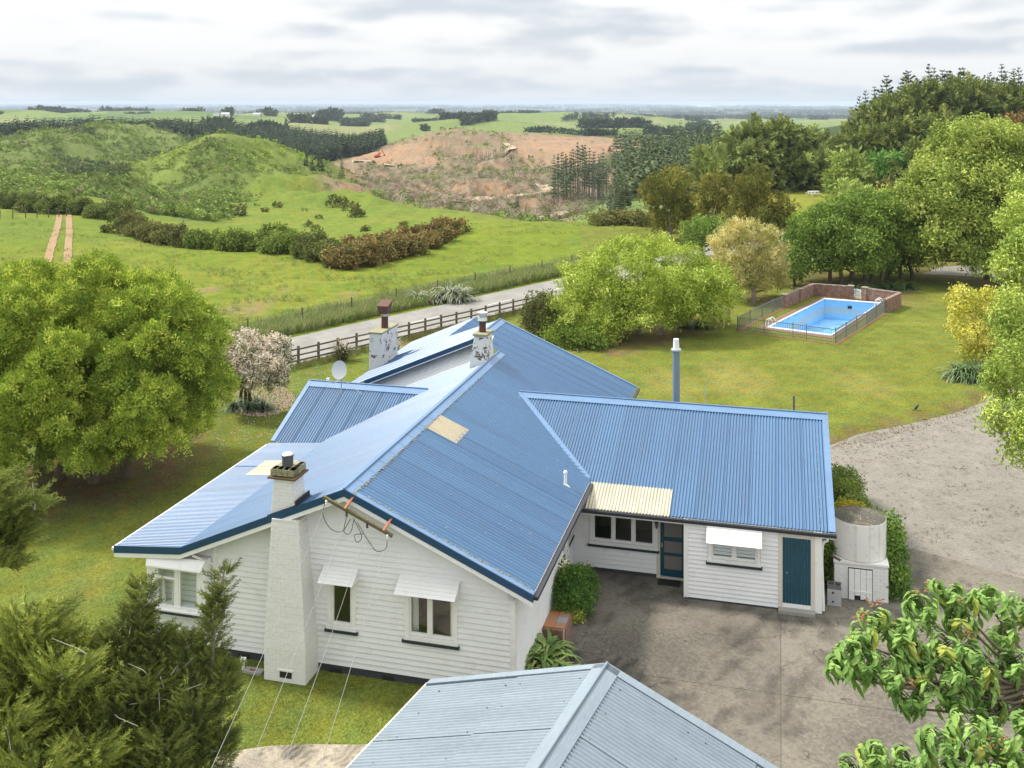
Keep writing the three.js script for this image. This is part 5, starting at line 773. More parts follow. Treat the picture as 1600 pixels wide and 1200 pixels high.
// --- pink flowering shrub with its fallen petals and strap-leaved clump
tree('flowering_shrub', 'pink and cream flowering shrub beside the big rounded tree', 'shrub', gnd(384, 632), [LB(375, 555, 50, 36, 36), LB(420, 548, 50.5, 30, 26), LB(400, 580, 49.5, 42, 32), LB(370, 595, 49.5, 24, 22), LB(352, 545, 50.5, 22, 25), LB(432, 570, 50, 20, 22), LB(428, 595, 49.5, 18, 16), LB(440, 540, 50.5, 12, 16)],
  { geo: G.bloom, per: 85, trunk: 0.1, seed: 12, gain: [1, 1, 1], cols: [[0.74, 0.63, 0.52], [0.86, 0.8, 0.7], [0.17, 0.2, 0.07], 0.38], size: 1, rough: 0.25, stems: [[0, 0], [0.25, 0.1], [-0.2, 0.15]] });
function blades(seed, n, len, w, { spread = 0.9, droop = 0.5, seg = 5, cols } = {}) {     // clump of arching sword leaves with vertex colours
  const r = rng(seed), pos = [], col = [];
  for (let i = 0; i < n; i++) {
    const az = r() * 6.283, el = Math.pow(r(), 0.7) * spread, L = len * (0.65 + 0.5 * r()), d = V(Math.cos(az), 0, Math.sin(az)), s = V(-Math.sin(az), 0, Math.cos(az)), b = V((r() - 0.5) * 0.3 * len, 0, (r() - 0.5) * 0.3 * len), c = cols[Math.floor(r() * cols.length)], k = 0.75 + 0.5 * r();
    const P = (t) => { const a = el + droop * t * t; return b.clone().addScaledVector(d, L * t * Math.sin(a)).addScaledVector(UP, L * t * Math.cos(a)); }, W = (t) => w * (t < 0.15 ? 0.7 + 2 * t : 1 - Math.pow((t - 0.15) / 0.85, 2.2));
    for (let j = 0; j < seg; j++) { const t0 = j / seg, t1 = (j + 1) / seg, a0 = P(t0).addScaledVector(s, W(t0) / 2), a1 = P(t0).addScaledVector(s, -W(t0) / 2), b0 = P(t1).addScaledVector(s, W(t1) / 2), b1 = P(t1).addScaledVector(s, -W(t1) / 2); push(pos, a0, a1, b0, a1, b1, b0); for (let q = 0; q < 6; q++) col.push(c[0] * k, c[1] * k, c[2] * k); }
  }
  const g = triGeo(pos); g.setAttribute('color', new THREE.Float32BufferAttribute(col, 3)); return g;
}
const BLADE = phy({ vertexColors: true, roughness: 0.5 });
function clumpPlant(name, label, cat, p, parts, group) { const t = thing(name, label, cat, p, 0, group); parts.forEach(([x, z, args]) => { const g = blades(...args); g.translate(x, 0, z); part('leaf_clump', g, BLADE, t, 'stuff'); }); return t; }
const agaL = { spread: 1.15, droop: 0.9, cols: [[0.09, 0.16, 0.045], [0.15, 0.22, 0.07], [0.07, 0.12, 0.035]] };
const agaC = { spread: 1.15, droop: 0.9, cols: [[0.05, 0.1, 0.025], [0.07, 0.13, 0.03], [0.04, 0.075, 0.02]] };
clumpPlant('strap_leaf_clump', 'dark strap-leaved clump under the pink flowering shrub', 'plant', gnd(388, 640), [[-0.7, 0, [1, 90, 0.9, 0.05, agaC]], [0.1, 0.15, [2, 90, 0.9, 0.05, agaC]], [0.8, 0.1, [3, 90, 0.85, 0.05, agaC]], [0.2, -0.6, [4, 80, 0.85, 0.05, agaC]]]);
{ const rnd = rng(44), pl = []; for (let i = 0; i < 2600; i++) { const u = 345 + rnd() * 115, v = 597 + rnd() * 62; const d = ((u - 405) / 55) ** 2 + ((v - 625) / 27) ** 2; if (d > 1 || (rnd() < 0.75 && u < 392 && v < 640)) continue; const p = gnd(u, v); p.y = 0.02; pl.push({ p, n: V((rnd() - 0.5) * 0.5, 1, (rnd() - 0.5) * 0.5).normalize(), a: rnd() * 6.28, s: 0.6 + rnd() * 0.6, c: [0.75, 0.52 + rnd() * 0.15, 0.48 + rnd() * 0.1] }); } for (let i = 0; i < 520; i++) { const p = gnd(330 + rnd() * 190, 575 + rnd() * 130); p.y = 0.02; pl.push({ p, n: UP.clone(), a: rnd() * 6.28, s: 0.5 + rnd() * 0.4, c: [0.72, 0.66, 0.6] }); } const m = instances('fallen_petals', scene, tuft(50, 3, 0.07, 0.06, 1.5, 0.02, 0), LEAF, pl); tag(m, 'pale pink petals fallen on the lawn round the flowering shrub', 'petals', null, 'stuff'); }
const flaxC = { spread: 0.75, droop: 0.45, cols: [[0.12, 0.12, 0.05], [0.2, 0.17, 0.08], [0.09, 0.11, 0.04], [0.25, 0.2, 0.1]] }, flaxG = { spread: 0.95, droop: 0.8, cols: [[0.13, 0.17, 0.07], [0.3, 0.31, 0.2], [0.09, 0.13, 0.05], [0.36, 0.36, 0.27]] };
clumpPlant('flax_bush', 'bronze flax bush in front of the rail fence, near the white chimney', 'flax', gnd(536, 563), [[0, 0, [5, 110, 1.3, 0.09, flaxC]]]);
clumpPlant('flax_bush', 'second bronze flax bush partly hidden behind the far chimney', 'flax', gnd(614, 558), [[0, 0, [6, 100, 1.35, 0.09, flaxC]]]);
clumpPlant('flax_bush', 'big pale green flax on the far road verge, right of its neighbour', 'flax', gnd(704, 470), [[0, 0, [7, 210, 2.0, 0.1, flaxG]], [0.8, 0.3, [8, 160, 1.6, 0.1, flaxG]]]);
clumpPlant('flax_bush', 'lower pale green flax on the far road verge, left of its neighbour', 'flax', gnd(652, 474), [[0, 0, [9, 160, 1.4, 0.1, flaxG]], [1.1, -0.3, [10, 120, 1.2, 0.1, flaxG]]]);
clumpPlant('broad_leaf_plant', 'bright green broad-leaved plant at the courtyard corner of the house', 'plant', hw(0.42, 0, 1.55), [[0, 0, [12, 120, 1.05, 0.13, { spread: 1.2, droop: 1.1, cols: [[0.13, 0.23, 0.04], [0.2, 0.3, 0.06], [0.28, 0.34, 0.1], [0.09, 0.17, 0.03]] }]], [0.1, -0.55, [13, 90, 0.95, 0.12, { spread: 1.2, droop: 1.1, cols: [[0.13, 0.23, 0.04], [0.2, 0.3, 0.06], [0.28, 0.34, 0.1]] }]], [0.25, 0.4, [14, 80, 0.9, 0.12, { spread: 1.2, droop: 1.1, cols: [[0.16, 0.27, 0.05], [0.3, 0.36, 0.12]] }]]]);
const hl = (p, q, y, rx, ry = rx, k = 1) => ({ c: hw(p, y, q), r: V(rx, ry, rx), k });
tree('bushy_shrub', 'soft green bush against the courtyard wall beyond the brick planter', 'shrub', hw(0.5, 0, 4.8), [hl(0.55, 4.6, 0.5, 0.5, 0.5), hl(0.6, 5.3, 0.55, 0.5, 0.5), hl(0.45, 4.9, 0.85, 0.35, 0.35)], { geo: G.small, per: 130, trunk: 0.03, seed: 14, cols: [[0.045, 0.1, 0.025], [0.085, 0.16, 0.035]], size: 0.9, low: -1 });
tree('white_flowering_plant', 'white daisies growing between the bush and the downpipe', 'plant', hw(0.14, 0, 5.4), [hl(0.12, 5.5, 0.9, 0.16, 0.4), hl(0.14, 5.1, 1.0, 0.12, 0.25)], { geo: G.bloom, per: 150, trunk: 0.015, seed: 15, cols: [[0.75, 0.76, 0.75], [0.8, 0.8, 0.78], [0.08, 0.14, 0.04], 0.55], size: 0.5, low: -1 });
tree('edging_plant', 'yellow green edging plants at the foot of the courtyard bush', 'plant', hw(0.5, 0, 4.1), [hl(0.35, 4.15, 0.16, 0.22, 0.16), hl(0.7, 4.2, 0.14, 0.2, 0.14)], { geo: G.small, per: 150, trunk: 0, seed: 16, cols: [[0.2, 0.26, 0.05], [0.35, 0.34, 0.08]], size: 0.7, low: -1 });
// --- shrubs round the tank
tree('bushy_shrub', 'leafy green bush behind the water tank at the wing end', 'shrub', hw(8.9, 0, 11.6), [hl(8.7, 11.8, 1.1, 0.7, 0.8), hl(8.9, 10.9, 1.3, 0.6, 0.6), hl(8.6, 11.9, 1.9, 0.55, 0.5)], { geo: G.small, per: 90, trunk: 0.04, seed: 17, cols: [[0.07, 0.12, 0.03], [0.17, 0.22, 0.06]], size: 1, low: -1 });
tree('yellow_shrub', 'yellow green bush just behind the tank lid', 'shrub', hw(8.9, 0, 10.3), [hl(8.7, 10.3, 1.2, 0.6, 0.65), hl(9.2, 10.2, 1.1, 0.5, 0.6)], { geo: G.small, per: 100, trunk: 0.03, seed: 18, cols: [[0.22, 0.22, 0.03], [0.34, 0.3, 0.04]], size: 1, low: -1 });
tree('climbing_plant', 'dark leafy climber in the gap between wing and tank', 'plant', hw(7.9, 0, 8.6), [hl(7.92, 8.3, 0.7, 0.18, 0.7), hl(7.95, 9.2, 1.0, 0.2, 0.9)], { geo: G.round, per: 90, trunk: 0.02, seed: 19, cols: [[0.05, 0.1, 0.025], [0.12, 0.18, 0.04]], size: 0.8, low: -1 });
tree('bushy_shrub', 'leafy dark green bush along the right side of the tank stand', 'shrub', hw(9.85, 0, 8.6), [hl(9.8, 8.6, 0.9, 0.28, 0.8), hl(9.85, 8.2, 0.45, 0.3, 0.5), hl(9.78, 9.1, 1.3, 0.3, 0.7)], { geo: G.round, per: 80, trunk: 0.03, seed: 20, cols: [[0.06, 0.12, 0.03], [0.14, 0.22, 0.05]], size: 0.85, low: -1 });
// --- trees and shrubs beyond the house
tree('maple_tree', 'wide spreading yellow green tree beyond the wing roof', 'tree', gnd(1000, 522), domes([[1008, 436, 68.5, 128, 70, 4.8, 46, 0.6, 1.3, 0.6], [925, 478, 66, 70, 55, 2.8, 24, 0.5, 1.05, 0.6], [1095, 455, 68, 64, 46, 2.6, 18, 0.5, 1.0, 0.6], [1010, 470, 66, 80, 45, 2.5, 14, 0.6, 1.1, 0.6], [925, 515, 64.5, 44, 24, 1.4, 10, 0.4, 0.75, 0.6], [1085, 488, 66.5, 50, 20, 1.6, 10, 0.4, 0.75, 0.6], [985, 498, 64.5, 44, 18, 1.4, 8, 0.4, 0.7, 0.6]], 8),
  { geo: G.airy, per: 8, trunk: 0.2, seed: 21, bark: PALEBARK, lump: 0.5, lumps: 9, flat: 0.6, gain: [1.4, 1.5, 1.3], cols: [[0.17, 0.22, 0.03], [0.32, 0.36, 0.06], [0.44, 0.46, 0.14], 0.2], size: 1.0, rough: 0.3, inner: 0.1, up: 0.6, hole: 0.34, stems: [[0, 0], [1.2, 0.2], [-1.4, 0.4]] });
tree('dark_shrub', 'dark olive shrub at the left foot of the spreading tree', 'shrub', gnd(846, 528), [LB(848, 492, 66, 26, 34), LB(838, 505, 66.5, 20, 22), LB(862, 518, 65, 22, 18)], { geo: G.small, per: 18, trunk: 0.06, seed: 22, cols: [[0.05, 0.06, 0.025], [0.1, 0.11, 0.04]], size: 1.8 });
tree('green_shrub', 'low green shrub under the spreading tree by the roof end', 'shrub', gnd(905, 552), [LB(885, 532, 63.5, 30, 20), LB(920, 536, 63, 34, 16), LB(868, 520, 64.5, 20, 18)], { geo: G.round, per: 12, trunk: 0.05, seed: 23, cols: [[0.06, 0.11, 0.025], [0.15, 0.21, 0.035]], size: 1.3 });
clumpPlant('strap_leaf_clump', 'strap-leaved clump on the bank by the low brick retaining wall', 'plant', gnd(1090, 512), [[-0.8, 0, [21, 90, 1.0, 0.06, agaC]], [0, 0.1, [22, 90, 1.0, 0.06, agaC]], [0.7, 0, [23, 70, 0.9, 0.06, agaC]]]);
tree('pale_bush', 'tall pale cream-tipped bush between the spreading tree and pool', 'tree', gnd(1178, 478), [LB(1165, 375, 79, 42, 34), LB(1150, 405, 78, 38, 38), LB(1190, 400, 79, 36, 44), LB(1170, 435, 78, 36, 26), LB(1205, 430, 80, 22, 30)], { geo: G.fine, per: 9, trunk: 0.22, seed: 24, cols: [[0.19, 0.2, 0.075], [0.33, 0.31, 0.15], [0.46, 0.43, 0.27], 0.22], size: 1.6, rough: 0.28, up: 0.7 });
tree('round_tree', 'small round dark green tree left of the pale bush', 'tree', gnd(1098, 405), [LB(1100, 362, 100, 26, 24), LB(1085, 372, 99, 18, 16), LB(1118, 375, 99, 16, 18)], { geo: G.round, per: 5, trunk: 0.2, seed: 25, cols: [[0.07, 0.12, 0.03], [0.15, 0.22, 0.05]], size: 2 });
tree('round_tree', 'low rounded green bush right of the pale bush near pool wall', 'shrub', gnd(1242, 446), [LB(1240, 408, 84, 26, 24), LB(1228, 425, 84, 16, 16)], { geo: G.round, per: 6, trunk: 0.15, seed: 26, cols: [[0.07, 0.12, 0.03], [0.14, 0.2, 0.05]], size: 1.8 });
tree('round_tree', 'dark green many-stemmed tree just behind the pool wall', 'tree', gnd(1325, 445), domes([[1290, 378, 86, 58, 44, 3.2, 20, 0.8, 1.4, 0.7], [1350, 362, 87.5, 76, 52, 4, 30, 0.9, 1.5, 0.7], [1335, 392, 85, 60, 36, 2.6, 14, 0.7, 1.2, 0.7]], 10), { geo: G.round, per: 7.5, trunk: 0.2, seed: 27, cols: [[0.065, 0.115, 0.025], [0.145, 0.21, 0.045], [0.2, 0.27, 0.06], 0.1], size: 1.9, rough: 0.24, freq: 0.6, stems: [[-1.4, 0], [-0.6, 0.3], [0.3, 0], [1.1, 0.3], [2, -0.2], [2.8, 0.2]] });
tree('round_tree', 'dark many-stemmed tree on the right of the pool gate', 'tree', gnd(1405, 436), [LB(1395, 345, 91, 40, 40), LB(1418, 385, 89, 38, 42), LB(1380, 400, 88, 32, 26)], { geo: G.round, per: 7, trunk: 0.2, seed: 28, cols: [[0.05, 0.09, 0.022], [0.11, 0.165, 0.04]], size: 1.9, rough: 0.24, freq: 0.6, stems: [[-1, 0], [0.2, 0.2], [1.2, 0]] });
tree('ash_tree', 'big bright green broad tree on the right beyond the lawn', 'tree', gnd(1545, 436), domes([[1540, 255, 89, 86, 62, 4.8, 30, 1.0, 1.9, 0.75], [1468, 315, 86.5, 66, 62, 4, 22, 0.9, 1.6, 0.7], [1575, 330, 86, 88, 78, 4.5, 26, 1.0, 1.8, 0.75], [1490, 380, 85, 72, 46, 3.4, 18, 0.8, 1.4, 0.7], [1640, 290, 88, 80, 80, 4, 16, 1.0, 1.8, 0.75]], 9),
  { geo: G.airy, per: 5, lump: 0.48, lumps: 9, flat: 0.7, gain: [1.5, 1.42, 1.2], trunk: 0.4, seed: 29, cols: [[0.15, 0.215, 0.05], [0.28, 0.35, 0.085], [0.37, 0.42, 0.13], 0.12], size: 1.8, rough: 0.36, freq: 0.55, up: 0.4, hole: 0.36 });
tree('edge_tree', 'light green tree crowding in at the right edge above the drive', 'tree', V(22.5, 0, -37), [LB(1622, 320, 42, 52, 50), LB(1640, 420, 40, 72, 62), LB(1622, 520, 38, 62, 56), LB(1612, 600, 36.5, 58, 50), LB(1592, 655, 35.5, 38, 40), LB(1625, 690, 35, 50, 40), LB(1660, 560, 37, 70, 90), LB(1585, 410, 41, 28, 26)], { geo: G.airy, per: 20, trunk: 0.25, seed: 30, cols: [[0.13, 0.19, 0.045], [0.25, 0.32, 0.08], [0.33, 0.39, 0.12], 0.12], size: 0.9, rough: 0.36, freq: 1, hole: 0.36 });
tree('golden_shrub', 'golden yellow shrub at the right edge of the lawn', 'shrub', gnd(1548, 580), [LB(1510, 478, 58, 24, 24), LB(1545, 470, 58.5, 28, 22), LB(1520, 515, 57.5, 34, 26), LB(1555, 505, 58, 26, 26), LB(1535, 550, 57.5, 30, 24), LB(1575, 540, 58, 26, 34), LB(1500, 455, 58.5, 14, 10)], { geo: G.airy, per: 15, trunk: 0.12, seed: 31, gain: [1, 1, 1], cols: [[0.34, 0.38, 0.05], [0.72, 0.66, 0.1], [0.8, 0.74, 0.25], 0.25], size: 0.95, rough: 0.32, freq: 1, mixAt: 0.55 });
clumpPlant('strap_leaf_clump', 'long strap-leaved border clump under the golden shrub', 'plant', gnd(1530, 592), [[-1.0, 0.1, [31, 150, 1.5, 0.085, agaL]], [-0.3, 0.15, [32, 150, 1.5, 0.085, agaL]], [0.5, 0.2, [33, 150, 1.5, 0.085, agaL]], [1.2, 0.1, [34, 150, 1.5, 0.085, agaL]], [0.1, -0.7, [35, 150, 1.5, 0.085, agaL]]]);
clumpPlant('strap_leaf_clump', 'dark strap-leaved clump behind the pool wall right of the gate', 'plant', gnd(1395, 452), [[-1.2, 0, [36, 90, 1.3, 0.09, agaC]], [0, 0.2, [37, 90, 1.3, 0.09, agaC]], [1.2, 0, [38, 90, 1.2, 0.09, agaC]]]);
clumpPlant('strap_leaf_clump', 'strap-leaved clump seen through the pool gate', 'plant', gnd(1348, 455), [[-0.6, 0, [39, 90, 1.2, 0.09, agaC]], [0.6, 0, [40, 90, 1.2, 0.09, agaC]]]);
// --- golden brown conifers in the middle distance, then the wide dark cypress
const totC = { gain: [1.9, 1.95, 1.6], cols: [[0.07, 0.075, 0.02], [0.15, 0.145, 0.035], [0.23, 0.2, 0.05], 0.12], geo: G.scale, per: 3.6, size: 1.7, rough: 0.35, freq: 0.5, up: 0.6, hole: 0.36, spread: 0.7 };
tree('conifer_tree', 'golden brown conifer with a broad dense crown, leftmost of its group', 'conifer', gnd(1046, 382), [LB(1045, 290, 112, 28, 20), LB(1042, 312, 112, 34, 22), LB(1050, 335, 112, 30, 22), LB(1042, 352, 111, 24, 14)], { ...totC, trunk: 0.3, seed: 41 });
tree('conifer_tree', 'thin-crowned golden conifer in the middle of its group', 'conifer', gnd(1112, 382), [LB(1120, 288, 116, 17, 14), LB(1108, 308, 116, 20, 18), LB(1120, 330, 116, 22, 18), LB(1100, 335, 115, 14, 14)], { ...totC, trunk: 0.22, seed: 42, hole: 0.2 });
tree('conifer_tree', 'tallest golden conifer with pointed top, right of the group', 'conifer', gnd(1180, 378), [LB(1179, 278, 113, 17, 15), LB(1172, 298, 113, 24, 18), LB(1188, 318, 113, 26, 20), LB(1165, 325, 113, 22, 18), LB(1180, 345, 112, 30, 14)], { ...totC, trunk: 0.28, seed: 43 });
tree('conifer_tree', 'lower dark conifer with drooping side, rightmost of the golden group', 'conifer', gnd(1218, 376), [LB(1212, 325, 114, 20, 16), LB(1228, 342, 114, 16, 12), LB(1212, 352, 113, 18, 10)], { ...totC, trunk: 0.2, seed: 44, cols: [[0.06, 0.065, 0.018], [0.13, 0.125, 0.03]] });
{ const lobes = []; const r = rng(61); for (const [u, v, rx, ry] of [[1205, 213, 44, 14], [1168, 228, 46, 12], [1245, 232, 46, 14], [1205, 242, 76, 15], [1138, 250, 38, 12], [1272, 255, 30, 13], [1180, 262, 80, 14], [1250, 272, 50, 13], [1118, 276, 36, 12], [1165, 284, 60, 10], [1230, 286, 60, 9]]) lobes.push(LB(u, v, 172 + r() * 14, rx, ry, rx * 0.8));
  tree('macrocarpa_tree', 'very wide dark green cypress with layered branches behind the far lawn', 'tree', V(at(1200, 297, 178).x, 0, -178), lobes, { geo: fern(9, 2.4, 10, 1.2, 0.3, 0.08), per: 1.0, flat: 0.42, lumps: 14, jitter: 0.5, gain: [2.7, 2.8, 2.3], trunk: 0.8, seed: 45, cols: [[0.05, 0.062, 0.024], [0.13, 0.145, 0.055], [0.16, 0.185, 0.07], 0.15], size: 1.0, rough: 0.4, up: 0.2, inner: 0.2, low: -0.6 }); }
// ---------------------------------------------------------------- foreground cypresses and the big-leaved branches
{
  const sprayA = fern(3, 0.62, 16, 0.17, 0.026, 0.75), sprayB = fern(5, 0.5, 13, 0.15, 0.026, 0.45);
  const cyp = (name, label, base, limbsPx, D, opts) => {
    const rnd = rng(opts.seed), t = thing(name, label, 'cypress', base), wood = [], pl = [], dead = [];
    for (const [u0, v0, u1, v1, dz, rr, n] of limbsPx) {
      const a = at(u0, v0, D + dz * 0.3).sub(base), b = at(u1, v1, D + dz).sub(base), m = a.clone().lerp(b, 0.55).add(V(0, 0.25, 0)); wood.push(tube([a, m, b], 0.05, 8, 5, 0.012));
      const cv = new THREE.CatmullRomCurve3([a, m, b]);
      for (let i = 0; i < n * 1.9; i++) {
        const s = Math.pow(rnd(), 0.8), p = cv.getPoint(s), o = V(rnd() * 2 - 1, (rnd() * 2 - 1) * 0.7, rnd() * 2 - 1); if (o.lengthSq() > 1) continue; p.addScaledVector(o, rr * (1.15 - 0.65 * s));
        const out = o.clone().setY(0).normalize(), q = rnd(), v = 0.75 + 0.5 * rnd(); const c = opts.cols[0].map((x, j) => lerp(x, opts.cols[1][j], q) * v);
        pl.push({ p, n: out.addScaledVector(UP, opts.lift ?? 0.15).add(V((rnd() - 0.5) * 0.7, (rnd() - 0.5) * 0.6, (rnd() - 0.5) * 0.7)).normalize(), a: rnd() * 0.8 - 0.4 + Math.PI, s: opts.size * (0.65 + 0.7 * rnd()), c });
        if (rnd() < 0.011) dead.push(tube([p, p.clone().add(V((rnd() - 0.5) * 0.4, (rnd() - 0.3) * 0.35, (rnd() - 0.5) * 0.4)), p.clone().add(V((rnd() - 0.5) * 1.1, (rnd() - 0.4) * 0.7, (rnd() - 0.5) * 0.9))], 0.014, 4, 4, 0.004));
      }
    }
    part('trunk', [...wood, ...(opts.trunks || []).map(([x, z, y]) => tube([V(x, -0.1, z), V(x * 0.9, y * 0.5, z), V(x * 0.7, y, z)], 0.13, 8, 8, 0.04))], PALEBARK, t); if (dead.length) part('twig', dead, std({ color: C(0.42, 0.39, 0.34), roughness: 1 }), t, 'stuff');
    instances('crown', t, opts.geo, LEAF, pl); return t;
  };
  cyp('cypress_tree', 'weeping yellow green cypress filling the bottom left corner', V(-8.6, 0, -19.6), [
    [60, 1180, 60, 965, 0, 0.75, 620], [60, 1180, 135, 1000, 0.3, 0.6, 480], [20, 1180, 0, 990, 0.4, 0.7, 420], [70, 1220, 180, 1080, -0.4, 0.6, 480], [0, 1250, 20, 1110, -1.2, 0.7, 420], [90, 1250, 150, 1170, -1.3, 0.55, 380], [40, 1280, 70, 1190, -1.8, 0.6, 380], [-60, 1200, -60, 1000, 0, 0.8, 260], [130, 1280, 185, 1190, -0.6, 0.5, 260], [110, 1130, 100, 1040, -0.9, 0.5, 260]], 19.2,
    { seed: 71, geo: sprayA, size: 0.72, cols: [[0.14, 0.185, 0.038], [0.4, 0.44, 0.08]], trunks: [[0, 0, 4.6], [0.6, 0.3, 4.2]] });
  cyp('cypress_tree', 'scraggly dark olive cypress with bare twigs before the bay window', V(-6.4, 0, -19.4), [
    [215, 1120, 222, 908, 0.2, 0.24, 190], [205, 1120, 185, 985, 0.3, 0.45, 300], [235, 1120, 248, 985, 0.2, 0.34, 260], [325, 1080, 352, 885, 0.3, 0.13, 100], [330, 1100, 336, 935, 0.2, 0.17, 140], [300, 1130, 292, 1000, 0.1, 0.34, 260], [340, 1180, 352, 1040, 0, 0.26, 200], [250, 1200, 220, 1060, -0.4, 0.6, 500], [290, 1230, 305, 1090, -0.5, 0.5, 440], [200, 1220, 190, 1090, -0.5, 0.5, 330], [325, 1240, 340, 1160, -0.3, 0.36, 240], [240, 1270, 260, 1160, -1, 0.55, 400], [198, 1040, 210, 955, 0.3, 0.2, 110]], 19.0,
    { seed: 72, geo: sprayB, size: 0.55, lift: 0.5, cols: [[0.075, 0.1, 0.024], [0.23, 0.26, 0.05]], trunks: [[-0.4, 0, 4.6], [0.55, 0.1, 4.4]] });
  cyp('cypress_tree', 'cypress bough reaching in from the left edge above the lawn', V(-11.5, 0, -16.5), [[-90, 860, 40, 785, 0, 0.34, 260], [-60, 850, 25, 835, 0.2, 0.34, 240], [-80, 880, 10, 880, 0, 0.3, 220], [-60, 800, 0, 760, 0.2, 0.3, 120]], 17,
    { seed: 73, geo: sprayA, size: 0.6, cols: [[0.1, 0.135, 0.03], [0.27, 0.3, 0.06]], trunks: [[0, 0, 9]] });
}
{ // big pinnate leaves close to the eye
  const compound = (seed) => {
    const r = rng(seed), a = [], L = 0.34, pt = (t) => V(0, L * t * (1 - 0.45 * t), L * 0.55 * t * t).add(V(0, -0.16 * t * t, 0));
    for (let i = 0; i < 9; i++) {
      const last = i === 8, t = last ? 1 : 0.22 + 0.2 * Math.floor(i / 2), sg = i % 2 ? 1 : -1, b = pt(t), f = pt(t).sub(pt(t - 0.1)).normalize(), d = last ? f.clone() : V(sg * 0.8, 0, 0).addScaledVector(f, 0.75).normalize(), l = (0.17 + 0.05 * r()) * (t < 0.3 ? 0.75 : 1), w = l * 0.46; let s = d.clone().cross(V(0, 0.3, -1)).normalize(); if (s.lengthSq() < 0.1) s.set(1, 0, 0);
      s.cross(d).cross(d).normalize(); const nr = d.clone().cross(s).normalize();
      const P = [0, 0.25, 0.5, 0.75, 1].map((q) => b.clone().addScaledVector(d, l * q).add(V(0, -l * 0.5 * q * q, 0))), Wd = [0.05, 0.8, 1, 0.72, 0.02];
      for (let k = 0; k < 4; k++) for (const g of [-1, 1]) { const e = (j) => P[j].clone().addScaledVector(s, g * w * 0.5 * Wd[j]).addScaledVector(nr, w * 0.16 * Wd[j]); if (g > 0) push(a, P[k], e(k), e(k + 1), P[k], e(k + 1), P[k + 1]); else push(a, P[k], e(k + 1), e(k), P[k], P[k + 1], e(k + 1)); }
    }
    const g = mergeVertices(triGeo(a).deleteAttribute('normal'), 1e-5); g.computeVertexNormals();
    const st = tube([V(), pt(0.5), pt(1)], 0.005, 6, 4); return g;
  };
  const spots = [[1478, 915, 9.7, 34], [1440, 940, 9.6, 34], [1500, 930, 9.7, 30], [1545, 925, 9.9, 38], [1590, 935, 10, 38], [1560, 980, 9.8, 44], [1500, 965, 9.6, 32], [1368, 962, 9.3, 26], [1345, 985, 9.2, 26], [1400, 975, 9.3, 34], [1425, 1000, 9.2, 34], [1325, 1010, 9.0, 22], [1312, 1035, 8.9, 22], [1350, 1030, 9.0, 36], [1385, 1035, 9.0, 40], [1435, 1040, 9.1, 40], [1480, 1000, 9.3, 42], [1475, 1045, 9.1, 40], [1520, 1020, 9.3, 46], [1575, 1030, 9.4, 44], [1530, 1065, 9.2, 40], [1420, 1085, 9.0, 26], [1490, 1085, 9.1, 36], [1540, 1100, 9.2, 34], [1600, 1080, 9.4, 40],
    [1330, 1195, 8.3, 22], [1370, 1170, 8.4, 34], [1420, 1180, 8.4, 44], [1470, 1155, 8.5, 40], [1510, 1130, 8.6, 38], [1500, 1180, 8.4, 44], [1560, 1140, 8.6, 44], [1600, 1170, 8.6, 46], [1560, 1190, 8.4, 42], [1610, 1120, 8.7, 34], [1640, 1000, 9.8, 50], [1650, 1160, 8.8, 50]];
  const base = V(5.9, 0, -9.2), t = thing('pinnate_tree', 'close tree with large drooping fresh green leaves at the bottom right', 'tree', base), rnd = rng(81), pl = [], fl = [], wood = [];
  const hub = at(1700, 1180, 9.3).sub(base), hub2 = at(1640, 1060, 9.5).sub(base);
  wood.push(tube([V(0, 0, 0), hub.clone().multiplyScalar(0.55).add(V(0.3, 0, 0)), hub], 0.12, 10, 8, 0.06), tube([hub, hub.clone().lerp(hub2, 0.5).add(V(0.1, 0.05, 0)), hub2], 0.05, 6, 6, 0.03));
  for (const [u, v, D, r] of spots) {
    const c = at(u, v, D).sub(base), rr = r * D / F, h = v > 1110 ? hub : hub2; wood.push(tube([h, h.clone().lerp(c, 0.55).add(V(0, -0.12 - 0.1 * rnd(), 0.1)), c.clone().add(V(0, -0.12, 0))], 0.022, 8, 5, 0.008));
    const n = 8 + Math.round(r / 3.5);
    for (let i = 0; i < n; i++) { const az = rnd() * 6.283, el = -0.05 + rnd() * 0.75, d = V(Math.cos(az) * Math.cos(el), Math.sin(el), Math.sin(az) * Math.cos(el)); const q = rnd(), v2 = 0.8 + 0.4 * rnd(); const young = rnd() < 0.08; const lo = rnd() < 0.3;
      const p = c.clone().add(V(d.x * rr * 0.6 * rnd(), (rnd() - 0.5) * rr * 0.45 - (lo ? rr * 0.45 : 0), d.z * rr * 0.7 * rnd())); pl.push({ p, n: d, face: az, s: (lo ? 0.32 : 0.35) + 0.27 * rnd(), c: (young ? [0.36, 0.4, 0.08] : [lerp(0.16, 0.3, q), lerp(0.29, 0.45, q), lerp(0.07, 0.12, q)]).map((x) => x * v2) }); }
    if (rnd() < 0.3) for (let i = 0; i < 8; i++) fl.push({ p: c.clone().add(V((rnd() - 0.5) * 0.12, rr * 0.5 + rnd() * 0.1, (rnd() - 0.5) * 0.12)), n: UP.clone(), a: rnd() * 6, s: 0.2 + 0.2 * rnd(), c: [0.42, 0.2 + 0.08 * rnd(), 0.13] });
  }
  part('trunk', wood, BARK, t);
  // leaves hang outwards: the leaf's own bend (local +z) is turned to point down and out
  const geos = [compound(1), compound(2), compound(3)];
